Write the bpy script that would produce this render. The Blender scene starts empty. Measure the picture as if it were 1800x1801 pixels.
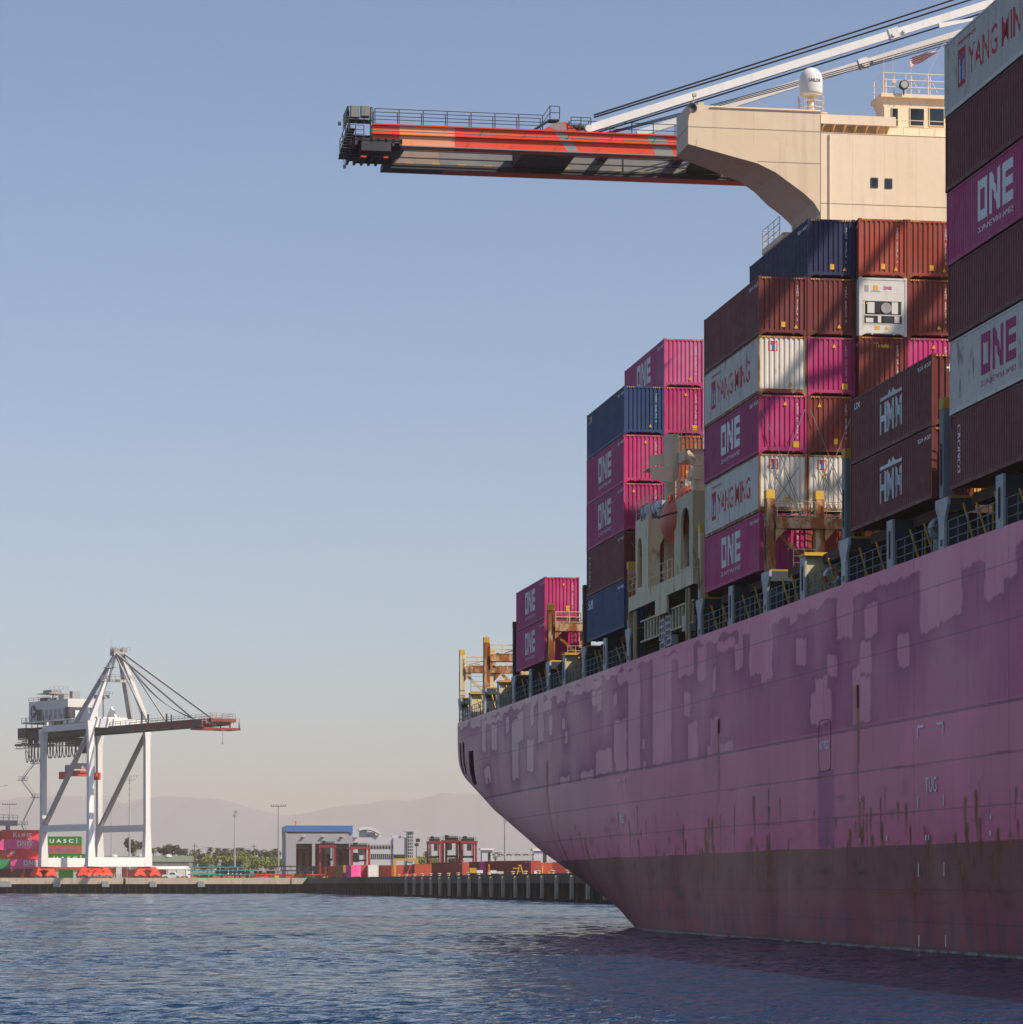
import bpy, bmesh, math, random
import numpy as np
from mathutils import Vector, Matrix
R = math.radians
random.seed(7)
rng = np.random.default_rng(5)
SC = bpy.context.scene
COL = SC.collection

# ---------------------------------------------------------------- camera, sky, sun, exposure
F = 5450.0           # focal length in photo pixels (1800 wide)
EYE = 2.75           # lens height above the water
HOR = 1555.0
cam_d = bpy.data.cameras.new('camera')
cam_d.sensor_fit = 'HORIZONTAL'
cam_d.sensor_width = 36.0
cam_d.lens = F / 1800.0 * 36.0
cam_d.shift_y = (HOR - 900.5) / 1800.0
cam_d.clip_start = 0.5
cam_d.clip_end = 60000
cam = bpy.data.objects.new('camera', cam_d)
COL.objects.link(cam)
cam.location = (0, 0, EYE)
cam.rotation_euler = (R(90), 0, 0)
SC.camera = cam

TH = math.atan(880.0 / F)      # heading of the ship and quay against the view
CT, ST = math.cos(TH), math.sin(TH)
SUN_EL = R(44)
SUN_AZ = R(52)                 # from the ship's forward axis towards its starboard side
_f = (ST, -CT); _b = (CT, ST)
sx = math.cos(SUN_AZ) * _f[0] + math.sin(SUN_AZ) * _b[0]
sy = math.cos(SUN_AZ) * _f[1] + math.sin(SUN_AZ) * _b[1]
SUN = Vector((sx * math.cos(SUN_EL), sy * math.cos(SUN_EL), math.sin(SUN_EL)))
sun_d = bpy.data.lights.new('sun', 'SUN')
sun_d.energy = 5.0
sun_d.angle = R(0.53)
sun_d.color = (1.0, 0.86, 0.70)
sun = bpy.data.objects.new('sun', sun_d)
COL.objects.link(sun)
sun.location = (100, -100, 200)
sun.rotation_euler = SUN.to_track_quat('Z', 'Y').to_euler()

world = bpy.data.worlds.new('World')
SC.world = world
world.use_nodes = True
wn = world.node_tree
wn.nodes.clear()
sky = wn.nodes.new('ShaderNodeTexSky')
sky.sky_type = 'NISHITA'
sky.sun_disc = False
sky.sun_elevation = SUN_EL
sky.sun_rotation = math.atan2(SUN.x, SUN.y)
sky.altitude = 0
sky.air_density = 0.8
sky.dust_density = 1.0
sky.ozone_density = 2.6
bg = wn.nodes.new('ShaderNodeBackground')
bg.inputs['Strength'].default_value = 0.118
wo = wn.nodes.new('ShaderNodeOutputWorld')
wn.links.new(sky.outputs[0], bg.inputs['Color'])
wn.links.new(bg.outputs[0], wo.inputs['Surface'])
SC.view_settings.view_transform = 'Standard'
SC.view_settings.look = 'None'
SC.view_settings.gamma = 1.0
SC.view_settings.exposure = 0.2
SC.cycles.use_denoising = True
SC.cycles.max_bounces = 6
SC.cycles.volume_bounces = 0
SC.cycles.transparent_max_bounces = 8

# ---------------------------------------------------------------- frames
def SW(d, s, z):
    """ship frame (d = across, from the camera towards the wharf; s = along, away) to world"""
    return Vector((-s * ST + d * CT, s * CT + d * ST, z))
def W(x, y, Y):
    """photo position at distance Y to world"""
    return Vector(((x - 900) / F * Y, Y, EYE + (HOR - y) / F * Y))
D0 = 36.3
def S_OF(x, d=D0):
    k = (x - 900) / F
    return d * (CT - k * ST) / (k * CT + ST)
def Z_OF(x, y, d=D0):
    s = S_OF(x, d)
    return EYE + (HOR - y) / F * (s * CT + d * ST)

# ---------------------------------------------------------------- mesh helpers
class MB:
    def __init__(self):
        self.v = []; self.f = []; self.m = []
    def _add(self, vs, fs, mi=0):
        b = len(self.v)
        self.v.extend([tuple(p) for p in vs])
        self.f.extend([tuple(b + i for i in q) for q in fs])
        self.m.extend([mi] * len(fs))
        return self
    def box(self, x0, x1, y0, y1, z0, z1, mi=0):
        vs = [(x0,y0,z0),(x1,y0,z0),(x1,y1,z0),(x0,y1,z0),(x0,y0,z1),(x1,y0,z1),(x1,y1,z1),(x0,y1,z1)]
        return self._add(vs, [(0,3,2,1),(4,5,6,7),(0,1,5,4),(1,2,6,5),(2,3,7,6),(3,0,4,7)], mi)
    def beam(self, a, b, w, h=None, mi=0, up=(0,0,1), w2=None, h2=None):
        a = Vector(a); b = Vector(b); h = h or w
        t = (b - a).normalized(); u = Vector(up)
        if abs(t.dot(u)) > .98: u = Vector((0, 1, 0))
        r = t.cross(u).normalized(); n = r.cross(t)
        w2 = w2 or w; h2 = h2 or h
        vs = []
        for p, ww, hh in ((a, w, h), (b, w2, h2)):
            for i, j in ((-1,-1),(1,-1),(1,1),(-1,1)):
                vs.append(p + r * (i * ww / 2) + n * (j * hh / 2))
        return self._add(vs, [(0,1,2,3),(7,6,5,4),(0,4,5,1),(1,5,6,2),(2,6,7,3),(3,7,4,0)], mi)
    def cyl(self, a, b, r, n=8, r2=None, mi=0, cap=True):
        a = Vector(a); b = Vector(b); r2 = r if r2 is None else r2
        t = (b - a).normalized(); u = Vector((0,0,1))
        if abs(t.dot(u)) > .95: u = Vector((1,0,0))
        x = t.cross(u).normalized(); y = t.cross(x)
        vs = []
        for p, rr in ((a, r), (b, r2)):
            for i in range(n):
                q = 2 * math.pi * i / n
                vs.append(p + x * (rr * math.cos(q)) + y * (rr * math.sin(q)))
        fs = [(i, (i+1) % n, n + (i+1) % n, n + i) for i in range(n)]
        if cap: fs += [tuple(range(n))[::-1], tuple(range(n, 2*n))]
        return self._add(vs, fs, mi)
    def path(self, pts, r, n=6, mi=0):
        for a, b in zip(pts[:-1], pts[1:]): self.cyl(a, b, r, n, mi=mi)
        return self
    def lathe(self, c, prof, n=20, axis='z', mi=0):
        c = Vector(c); vs = []; fs = []
        for (r, h) in prof:
            for i in range(n):
                q = 2 * math.pi * i / n
                p = (r*math.cos(q), r*math.sin(q), h)
                if axis == 'x': p = (h, p[0], p[1])
                if axis == 'y': p = (p[0], h, p[1])
                vs.append(c + Vector(p))
        for k in range(len(prof)-1):
            for i in range(n):
                fs.append((k*n+i, k*n+(i+1)%n, (k+1)*n+(i+1)%n, (k+1)*n+i))
        fs += [tuple(range(n))[::-1], tuple(range((len(prof)-1)*n, len(prof)*n))]
        return self._add(vs, fs, mi)
    def prism(self, poly, plane, a, b, mi=0):
        """poly: list of 2d points; plane 'xz' extruded along y a..b, 'yz' along x, 'xy' along z"""
        def P(p, t):
            if plane == 'xz': return (p[0], t, p[1])
            if plane == 'yz': return (t, p[0], p[1])
            return (p[0], p[1], t)
        n = len(poly)
        vs = [P(p, a) for p in poly] + [P(p, b) for p in poly]
        fs = [tuple(range(n)), tuple(range(2*n-1, n-1, -1))]
        fs += [(i, n+i, n+(i+1)%n, (i+1)%n) for i in range(n)]
        return self._add(vs, fs, mi)
    def rail(self, pts, h=1.05, step=1.5, r=.025, n_r=3, rp=None):
        rp = rp or r * 1.25
        for a, b in zip(pts[:-1], pts[1:]):
            a = Vector(a); b = Vector(b); L = (b-a).length
            k = max(1, round(L/step))
            for i in range(k+1):
                p = a.lerp(b, i/k); self.cyl(p, p + Vector((0,0,h)), rp, 5)
            for j in range(n_r):
                o = Vector((0,0,h*(j+1)/n_r)); self.cyl(a+o, b+o, r, 5)
        return self
    def build(self, name, mat=None, parent=None, smooth=False, recalc=True, bevel=0):
        me = bpy.data.meshes.new(name)
        me.from_pydata(self.v, [], self.f)
        if recalc:
            bm = bmesh.new(); bm.from_mesh(me)
            if bevel:
                bmesh.ops.bevel(bm, geom=list(bm.edges), offset=bevel, segments=1, affect='EDGES')
            bmesh.ops.recalc_face_normals(bm, faces=bm.faces); bm.to_mesh(me); bm.free()
        mats = mat if isinstance(mat, (list, tuple)) else [mat]
        for m in mats: me.materials.append(m)
        if len(mats) > 1 and not bevel: me.polygons.foreach_set('material_index', self.m)
        if smooth: me.polygons.foreach_set('use_smooth', [True]*len(me.polygons))
        o = bpy.data.objects.new(name, me)
        COL.objects.link(o)
        if parent: o.parent = parent
        return o

def tag(o, label=None, cat=None, group=None, kind=None):
    if label: o['label'] = label
    if cat: o['category'] = cat
    if group: o['group'] = group
    if kind: o['kind'] = kind
    return o
def thing(name, label, cat, loc=(0,0,0), rz=0.0, group=None, kind=None):
    o = bpy.data.objects.new(name, None); COL.objects.link(o)
    o.location = loc; o.rotation_euler = (0, 0, rz); o.empty_display_size = .3
    return tag(o, label, cat, group, kind)
def kids(o): return CH.get(o.name, [])
CH = {}
def copy_tree(o, loc=None, rz=None, label=None, group=None, name=None):
    def cp(src, par):
        c = src.copy(); COL.objects.link(c)
        if par: c.parent = par
        for k in [q for q in src.children]: cp(k, c)
        return c
    c = cp(o, None)
    if loc is not None: c.location = loc
    if rz is not None: c.rotation_euler = (0, 0, rz)
    if label: c['label'] = label
    if group: c['group'] = group
    return c
def mesh_obj(name, me, mat, parent, loc=(0,0,0), rot=(0,0,0)):
    o = bpy.data.objects.new(name, me); COL.objects.link(o)
    if not me.materials: me.materials.append(None)
    o.material_slots[0].link = 'OBJECT'; o.material_slots[0].material = mat
    o.parent = parent; o.location = loc; o.rotation_euler = rot
    return o

# ---------------------------------------------------------------- materials
def srgb(r, g, b):
    f = lambda c: (c/255/12.92) if c/255 <= .04045 else ((c/255+.055)/1.055)**2.4
    return (f(r), f(g), f(b))
class NT:
    def __init__(self, name):
        self.m = bpy.data.materials.new(name); self.m.use_nodes = True
        self.t = self.m.node_tree; self.t.nodes.clear()
        self.out = self.n('ShaderNodeOutputMaterial')
        self.b = self.n('ShaderNodeBsdfPrincipled')
        self.l(self.b.outputs[0], self.out.inputs['Surface'])
    def n(self, ty, **kw):
        q = self.t.nodes.new(ty)
        for k, v in kw.items(): setattr(q, k, v)
        return q
    def l(self, a, b): self.t.links.new(a, b)
    def math(self, op, a, b=None, clamp=False):
        q = self.n('ShaderNodeMath', operation=op, use_clamp=clamp)
        for i, v in enumerate((a, b)):
            if v is None: continue
            if isinstance(v, (int, float)): q.inputs[i].default_value = v
            else: self.l(v, q.inputs[i])
        return q.outputs[0]
    def mix(self, fac, a, b, mode='MIX'):
        q = self.n('ShaderNodeMix', data_type='RGBA', blend_type=mode)
        for i, v in ((0, fac), (6, a), (7, b)):
            if isinstance(v, (int, float)): q.inputs[i].default_value = v
            elif isinstance(v, tuple): q.inputs[i].default_value = (*v[:3], 1)
            else: self.l(v, q.inputs[i])
        return q.outputs[2]
    def noise(self, scale, detail=3, vec=None, rough=.5, sc3=None, dist=0):
        q = self.n('ShaderNodeTexNoise'); q.inputs['Scale'].default_value = scale
        q.inputs['Detail'].default_value = detail; q.inputs['Roughness'].default_value = rough
        q.inputs['Distortion'].default_value = dist
        if vec is not None:
            if sc3:
                mp = self.n('ShaderNodeMapping'); mp.inputs['Scale'].default_value = sc3
                self.l(vec, mp.inputs[0]); vec = mp.outputs[0]
            self.l(vec, q.inputs['Vector'])
        return q.outputs[0]
    def ramp(self, v, a, b, lo=0., hi=1.):
        q = self.n('ShaderNodeMapRange', interpolation_type='SMOOTHSTEP')
        self.l(v, q.inputs[0]); q.inputs[1].default_value = a; q.inputs[2].default_value = b
        q.inputs[3].default_value = lo; q.inputs[4].default_value = hi
        return q.outputs[0]
    def coord(self, rnd=True):
        tc = self.n('ShaderNodeTexCoord'); v = tc.outputs['Object']
        if not rnd: return v
        oi = self.n('ShaderNodeObjectInfo')
        q = self.n('ShaderNodeVectorMath', operation='MULTIPLY_ADD')
        cx = self.n('ShaderNodeCombineXYZ')
        self.l(oi.outputs['Random'], cx.inputs[0]); self.l(oi.outputs['Random'], cx.inputs[2])
        self.l(cx.outputs[0], q.inputs[0]); q.inputs[1].default_value = (37, 0, 53); self.l(v, q.inputs[2])
        return q.outputs[0]
_mc = {}
def paint(name, col, rough=.55, rust=.25, fade=.25, dirt=.25, metal=0., bump=.0, fscale=.5, rc=(.13, .045, .018)):
    """weathered paint: faded blotches, vertical grime runs, rust specks"""
    if name in _mc: return _mc[name]
    t = NT(name); v = t.coord()
    big = t.noise(fscale, 4, v)
    grey = tuple(.5*c + .5*(sum(col)/3) for c in col)
    c = t.mix(t.math('MULTIPLY', t.ramp(big, .35, .7), fade), col, tuple(min(1, g*1.25+.02) for g in grey))
    runs = t.noise(1.0, 3, v, sc3=(2.2, 2.2, .16))
    c = t.mix(t.math('MULTIPLY', t.ramp(runs, .5, .75), dirt), c, tuple(q*.45 for q in col))
    if rust > 0:
        rn = t.noise(1.0, 6, v, sc3=(1.6, 1.6, .55), rough=.65)
        c = t.mix(t.ramp(rn, .66-.16*rust, .78-.14*rust, 0, min(1, .55+.45*rust)), c, rc)
    oi = t.n('ShaderNodeObjectInfo')
    hv = t.n('ShaderNodeHueSaturation'); t.l(c, hv.inputs['Color']); t.l(t.ramp(oi.outputs['Random'], 0, 1, .88, 1.12), hv.inputs['Value'])
    c = hv.outputs[0]
    bp = t.n('ShaderNodeBump'); bp.inputs['Strength'].default_value = .5; bp.inputs['Distance'].default_value = .03
    t.l(t.noise(1.3, 2, v), bp.inputs['Height']); t.l(bp.outputs[0], t.b.inputs['Normal'])
    t.l(c, t.b.inputs['Base Color'])
    rr = t.noise(3, 2, v); t.l(t.ramp(rr, .2, .8, rough-.08, rough+.12), t.b.inputs['Roughness'])
    t.b.inputs['Metallic'].default_value = metal
    t.b.inputs['Specular IOR Level'].default_value = .3
    _mc[name] = t.m
    return t.m
def plain(name, col, rough=.6, metal=0.):
    if name in _mc: return _mc[name]
    t = NT(name); v = t.coord(False)
    c = t.mix(t.noise(2.5, 3, v), tuple(q*.85 for q in col), tuple(min(1, q*1.12) for q in col))
    t.l(c, t.b.inputs['Base Color']); t.b.inputs['Roughness'].default_value = rough
    t.b.inputs['Metallic'].default_value = metal
    _mc[name] = t.m
    return t.m
C = dict(
    magenta=(.47, .026, .155), brown=(.16, .028, .026), darkred=(.20, .026, .020), red=(.32, .05, .028),
    orange=(.42, .10, .035), blue=(.018, .055, .16), navy=(.018, .022, .085), white=(.60, .62, .60), cream=(.62, .55, .43),
    yellow=(.62, .36, .02), steel=(.17, .20, .22), greyblue=(.045, .06, .08), lightgrey=(.42, .44, .43))
M = {}
for k in ('magenta','brown','darkred','red','orange','blue','navy'):
    M[k] = paint('paint_'+k, C[k], .55, .16, .30, .3)
for k in ('magenta','brown','darkred','red','orange','blue','navy'):
    M['post_'+k] = paint('post_'+k, C[k], .6, .72, .3, .5, fscale=1., rc=(.20,.075,.028))
M['magenta_fade'] = paint('paint_magenta_fade', (.50, .07, .22), .6, .22, .4, .25)
M['white'] = paint('paint_white', (.62,.58,.50), .5, .55, .2, .45, rc=(.20,.10,.05))
M['reefer'] = paint('paint_reefer', (.72, .70, .66), .5, .12, .15, .2)
M['cream'] = paint('paint_cream', (.78, .63, .45), .5, .2, .2, .22, fscale=.2, rc=(.33,.16,.07))
M['cream_rusty'] = paint('paint_cream_rusty', (.60, .51, .31), .55, .6, .2, .45, rc=(.28,.10,.035))
M['rusty'] = paint('paint_rusty', (.50, .31, .15), .7, 1.7, .5, .3, fscale=1., rc=(.27, .085, .022))
M['rust_dark'] = paint('paint_rust_dark', (.10, .055, .04), .8, .6, .5, .4)
M['yellow'] = paint('paint_yellow', C['yellow'], .55, .2, .2, .2)
M['steel'] = paint('paint_steel', C['steel'], .6, .2, .2, .3)
M['lightgrey'] = paint('paint_lightgrey', C['lightgrey'], .55, .35, .2, .35)
M['greyblue'] = paint('paint_greyblue', C['greyblue'], .6, .15, .2, .3)  # grey-blue darkened to carry the shade of the side passage
M['dark'] = paint('paint_dark', (.022, .026, .032), .6, .2, .3, .2)
M['black'] = plain('black_rubber', (.015, .015, .017), .6)
M['castred'] = paint('paint_boat', (.52, .07, .028), .45, .05, .3, .2)
M['boomred'] = paint('paint_boom_red', (.68, .055, .022), .5, .06, .2, .2, fscale=.15)
M['boompeach'] = paint('paint_boom_peach', (.70, .27, .14), .5, .05, .2, .15)
M['boombrown'] = paint('paint_boom_brown', (.36, .27, .22), .5, .1, .2, .2)
M['boomgrey'] = paint('paint_boom_grey', (.24, .24, .24), .5, .12, .25, .2)
M['farred'] = paint('paint_far_red', (.22, .028, .02), .6, .1, .2, .2)
M['cranewhite'] = paint('paint_crane_white', (.68, .67, .66), .5, .04, .2, .15, fscale=.1)
M['cranedark'] = paint('paint_crane_dark', (.05, .055, .065), .6, .1, .3, .2)
M['cranegrey'] = paint('paint_crane_grey', (.35, .35, .35), .6, .1, .2, .2)
M['mark_white'] = paint('mark_white', (.75, .76, .74), .6, .05, .2, .25)
M['mark_mag'] = plain('mark_magenta', (.42, .02, .17), .6)
M['mark_red'] = plain('mark_red', (.52, .02, .03), .6)
M['mark_blue'] = plain('mark_blue', (.03, .13, .48), .6)
M['mark_black'] = plain('mark_black', (.02, .02, .02), .6)
M['mark_yellow'] = plain('mark_yellow', (.75, .38, .02), .6)
M['rope'] = plain('wire_rope', (.025, .025, .03), .5, .3)
def glass_mat():
    t = NT('dark_glass'); t.b.inputs['Base Color'].default_value = (.012, .016, .02, 1)
    t.b.inputs['Roughness'].default_value = .06; t.b.inputs['Specular IOR Level'].default_value = .8
    return t.m
M['glass'] = glass_mat()
def concrete(name, col, streak=.5):
    t = NT(name); v = t.coord(False)
    c = t.mix(t.noise(.35, 5, v), tuple(q*.7 for q in col), tuple(q*1.25 for q in col))
    st = t.noise(1, 4, v, sc3=(.9, .9, .25))
    c = t.mix(t.ramp(st, .5, .72, 0, streak), c, (.10, .055, .03))
    t.l(c, t.b.inputs['Base Color']); t.b.inputs['Roughness'].default_value = .85
    return t.m
M['concrete'] = concrete('quay_concrete', (.56, .47, .34), .35)
M['pile'] = concrete('pile_concrete', (.08, .07, .055), .7)
M['shade'] = plain('underdeck_shade', (.02, .018, .016), .9)  # near-black imitates shade under the quay, in slots and doorways
M['asphalt'] = plain('asphalt', (.10, .095, .085), .9)
# ---------------------------------------------------------------- water
def water():
    t = NT('harbour_water'); b = t.b
    tc = t.n('ShaderNodeTexCoord'); g = t.n('ShaderNodeNewGeometry')
    v = g.outputs['Position']
    b.inputs['Base Color'].default_value = (.007, .032, .080, 1)
    b.inputs['Roughness'].default_value = .06
    b.inputs['IOR'].default_value = 1.333
    a1 = t.noise(1.0, 5, v, sc3=(.16, .30, 1), rough=.6)
    a2 = t.noise(1.0, 3, v, sc3=(1.3, 2.3, 1), rough=.6, dist=.3)
    a3 = t.noise(1.0, 4, v, sc3=(.5, 1.0, 1), rough=.6)
    h = t.math('ADD', t.math('ADD', t.math('MULTIPLY', a1, .8), t.math('MULTIPLY', a3, .62)), t.math('MULTIPLY', a2, .24))
    bp = t.n('ShaderNodeBump'); bp.inputs['Strength'].default_value = 1.0; bp.inputs['Distance'].default_value = 1.0
    t.l(h, bp.inputs['Height']); t.l(bp.outputs[0], b.inputs['Normal'])
    # sheet with real ripples; spacing and ripple length grow with distance
    ys = [30.0]
    while ys[-1] < 900: ys.append(ys[-1]*1.0026)
    ys = np.array(ys)[:, None]; uu = np.linspace(-1, 1, 560)[None]
    Wd = 14 + .235*ys
    X = -4 - .02*ys + uu*Wd; Y = ys + 0*uu
    dy = ys*.0026
    Z = np.zeros_like(X)
    for i in range(120):
        L = .42 * (10 ** (i/119*1.42)); ang = R(255) + rng.normal() * .75
        k = 2*math.pi/L
        keep = 1/(1+(2.6*dy/L)**4) * (.03+.97/(1+(L/(4.2*dy+.55))**4))
        Z += keep * .0078 * L * (.5+rng.random()) * np.sin(k*(X*math.cos(ang)+Y*math.sin(ang)) + rng.random()*6.28 + .8*np.sin(X*.11+Y*.07+i))
    gust = .62 + .25*np.sin(X*.05+Y*.021+1.3)*np.sin(Y*.034-X*.02) + .22*np.sin(Y*.13+np.sin(X*.03)*2)
    edge = np.minimum(1, np.minimum((1-np.abs(uu))*8, np.minimum(ys-30, ys[-1]-ys)/6).clip(0))
    Z = Z*gust*edge
    n, m = X.shape
    co = np.stack([X, Y, Z], -1).reshape(-1, 3)
    idx = np.arange(n*m).reshape(n, m)
    q = np.stack([idx[:-1,:-1], idx[:-1,1:], idx[1:,1:], idx[1:,:-1]], -1).reshape(-1, 4)
    me = bpy.data.meshes.new('water')
    # outer ring, coplanar and joined edge to edge
    ext = np.array([[-9000,-400,0],[9000,-400,0],[9000,2000,0],[-9000,2000,0],[X[0,0],30,0],[X[0,-1],30,0],[X[-1,-1],float(ys[-1,0]),0],[X[-1,0],float(ys[-1,0]),0]], float)
    b0 = len(co); co = np.vstack([co, ext])
    q = np.vstack([q, np.array([[0,1,5,4],[1,2,6,5],[2,3,7,6],[3,0,4,7]])+b0])
    me.vertices.add(len(co)); me.vertices.foreach_set('co', co.ravel())
    me.loops.add(q.size); me.loops.foreach_set('vertex_index', q.ravel().astype(np.int32))
    me.polygons.add(len(q)); me.polygons.foreach_set('loop_start', np.arange(0, q.size, 4, dtype=np.int32))
    me.polygons.foreach_set('use_smooth', np.ones(len(q), bool))
    me.update(calc_edges=True); me.validate()
    me.materials.append(t.m)
    o = bpy.data.objects.new('water', me); COL.objects.link(o)
    tag(o, kind='structure')
water()

# ---------------------------------------------------------------- land and quays
KX, KY = -58.0, 880.0                  # inner corner of the basin
def land():
    zt = 4.35
    a = SW(84, 860, 0)
    kx, ky = KX, KY
    # terrain sheet behind the far quay and behind the wharf
    mb = MB()
    far = 17300
    Lx, Ly = -420, KY - 362*.045
    p = [(kx, ky), tuple(SW(84.2, 250, 0)[:2]), (9000, 250), (13000, far), (-9000, far), (-9000, Ly), (Lx, Ly)]
    mb.prism(p, 'xy', zt-1.4, zt)
    o = mb.build('ground', M['asphalt']); tag(o, kind='structure')
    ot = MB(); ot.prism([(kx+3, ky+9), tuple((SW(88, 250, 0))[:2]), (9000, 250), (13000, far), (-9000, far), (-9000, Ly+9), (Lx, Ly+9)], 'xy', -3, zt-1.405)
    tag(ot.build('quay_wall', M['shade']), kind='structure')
land()
def quay_far():
    ZT = 4.36
    w = thing('wharf', 'long concrete wharf on dark piles under the white far crane', 'wharf', (0,0,0))
    dx, dy = -1.0, -.045
    def P(u, off, z): return Vector((KX + dx*u - off*dy*-1*0 + 0, KY + dy*u - off, z))
    mb = MB()
    seg = 50.0/6.19*10
    n = 7
    # edge beam in bays with small gaps, darker recess between
    for i in range(5):
        a = P(i*83.3*.62 + .4 + (0 if i else 4.4), 0, 0); b = P((i+1)*83.3*.62 - .4, 0, 0)
        mb.beam((a.x, a.y-.2, ZT-.75), (b.x, b.y-.2, ZT-.75), 1.6, 1.75)
    # slanted end by the corner
    a = P(4.4, .2, 0); b = P(0, .2, 0)
    mb.prism([(b.x, ZT+.12), (a.x, ZT+.12), (a.x, ZT-1.62), (b.x-1.4, ZT-1.62)], 'xz', a.y-.8, a.y+.8)
    mb.build('edge_beam', M['concrete'], w)
    pm = MB(); pm.cyl((0,0,-1.5), (0,0,ZT-1.63), .33, 8)
    first = pm.build('pile', M['pile'], w); first.location = P(3, -2.0, 0)
    for i in range(1, 62):
        c = first.copy(); COL.objects.link(c); c.parent = w; c.location = P(3 + i*2.28, -2.0, 0)
    for i, px in enumerate((5, 16, 101, 186, 269, 353)):
        x = (px+3-900)/F*KY
        u = KX - x
        q = P(u, 1.35, 0)
        m = MB(); m.box(-.95, .95, -.35, .35, -1.1+0, .55)
        for k in (-.5, 0, .5): m.box(k-.06, k+.06, -.42, -.35, -1.05, .5)
        f = m.build('fender', M['cranegrey']); f.location = (q.x, q.y, ZT-1.35)
        tag(f, ['leftmost of the grey fenders on the far wharf', 'second grey fender from the left on the far wharf', 'grey fender on far wharf just left of the crane tie beam', 'grey fender below the white crane sill', 'grey fender right of the crane bogies beside the pickup', 'rightmost grey fender below the stacked chassis'][i], 'fender', 'fenders along the far wharf')
quay_far()
def quay_side():
    ZT = 4.36
    w = thing('wharf', 'dark wharf with hanging fender panels running behind the ship stern', 'wharf', SW(84, 240, 0), TH)
    L = 640
    mb = MB(); mb.box(-.5, .9, 5, L-2, ZT-1.5, ZT+.05)
    mb.build('edge_beam', M['pile'], w)
    m = MB(); m.box(-.25, .25, -.32, .32, 0, 3.6); f0 = m.build('fender_panel', M['concrete'], w)
    k = 0
    for i in range(28):
        c = f0 if i == 0 else f0.copy()
        if i: COL.objects.link(c); c.parent = w
        c.location = (-.8, 60 + i*13.2, ZT-3.9)
    pm = MB(); pm.cyl((0,0,-1.5), (0,0,ZT-1.5), .3, 6); p0 = pm.build('pile', M['pile'], w); p0.location = (.3, 30, 0)
    for i in range(1, 95):
        c = p0.copy(); COL.objects.link(c); c.parent = w; c.location = (.3, 30+i*6.3, 0)
    bm_ = MB(); bm_.lathe((0,0,0), [(.28,0),(.22,.12),(.2,.35),(.36,.42),(.36,.52),(.1,.6)], 8)
    b0 = bm_.build('bollard', M['concrete'], w); b0.location = (1.2, 60, ZT+.05)
    for i in range(1, 30):
        c = b0.copy(); COL.objects.link(c); c.parent = w; c.location = (.9, 60+i*13.2, ZT+.05); c.scale = (1.2, 1.2, .9)
quay_side()

# ---------------------------------------------------------------- mountains and haze
def mountains():
    t = NT('mountain_haze_tint'); v = t.coord(False)
    c = t.mix(t.noise(.0015, 6, v), (.14, .19, .26), (.15, .20, .27)); t.l(c, t.b.inputs['Base Color']); t.b.inputs['Roughness'].default_value = 1  # pale blue of the distant air is mixed into the hill colour
    def ridge(Y, pts, seed, depth):
        r = np.random.default_rng(seed)
        px = np.arange(-260, 2300, 6.0)
        top = np.interp(px, [p[0] for p in pts], [p[1] for p in pts])
        nz = sum(np.interp(px, np.arange(-300, 2400, 60/2**k), r.normal(size=len(np.arange(-300,2400,60/2**k)))*2.6/2**k) for k in range(4))
        Zt = (HOR - (top + nz)) * Y / F + EYE
        rows = 14; vs = []; fs = []
        for j in range(rows):
            u = j/(rows-1)
            prof = math.sin(u*math.pi/2)**.9
            for i in range(len(px)):
                x = (px[i]-900)/F*Y
                h = max(0, Zt[i])*prof
                vs.append((x, Y - depth*(1-u) + (0), h + (2 if j else 0)))
        n = len(px)
        for j in range(rows-1):
            for i in range(n-1): fs.append((j*n+i, j*n+i+1, (j+1)*n+i+1, (j+1)*n+i))
        mb = MB(); mb._add(vs, fs)
        o = mb.build('mountain_range', t.m, smooth=True); tag(o, kind='structure')
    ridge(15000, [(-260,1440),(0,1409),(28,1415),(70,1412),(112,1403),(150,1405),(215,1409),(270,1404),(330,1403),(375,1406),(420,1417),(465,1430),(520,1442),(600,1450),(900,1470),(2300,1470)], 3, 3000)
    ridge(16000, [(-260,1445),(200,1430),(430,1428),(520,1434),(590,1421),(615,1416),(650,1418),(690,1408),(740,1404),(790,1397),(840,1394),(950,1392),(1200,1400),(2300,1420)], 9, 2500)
mountains()
def haze():
    t = NT('haze_air'); t.t.nodes.remove(t.b)
    vp = t.n('ShaderNodeVolumePrincipled')
    vp.inputs['Density'].default_value = .0001
    vp.inputs['Color'].default_value = (1.0, .885, .79, 1)
    vp.inputs['Anisotropy'].default_value = .0
    t.l(vp.outputs[0], t.out.inputs['Volume'])
    mb = MB(); mb.box(-9600, 13600, -600, 17500, -5, 500)
    o = mb.build('haze', t.m); tag(o, kind='stuff')
haze()

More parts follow.
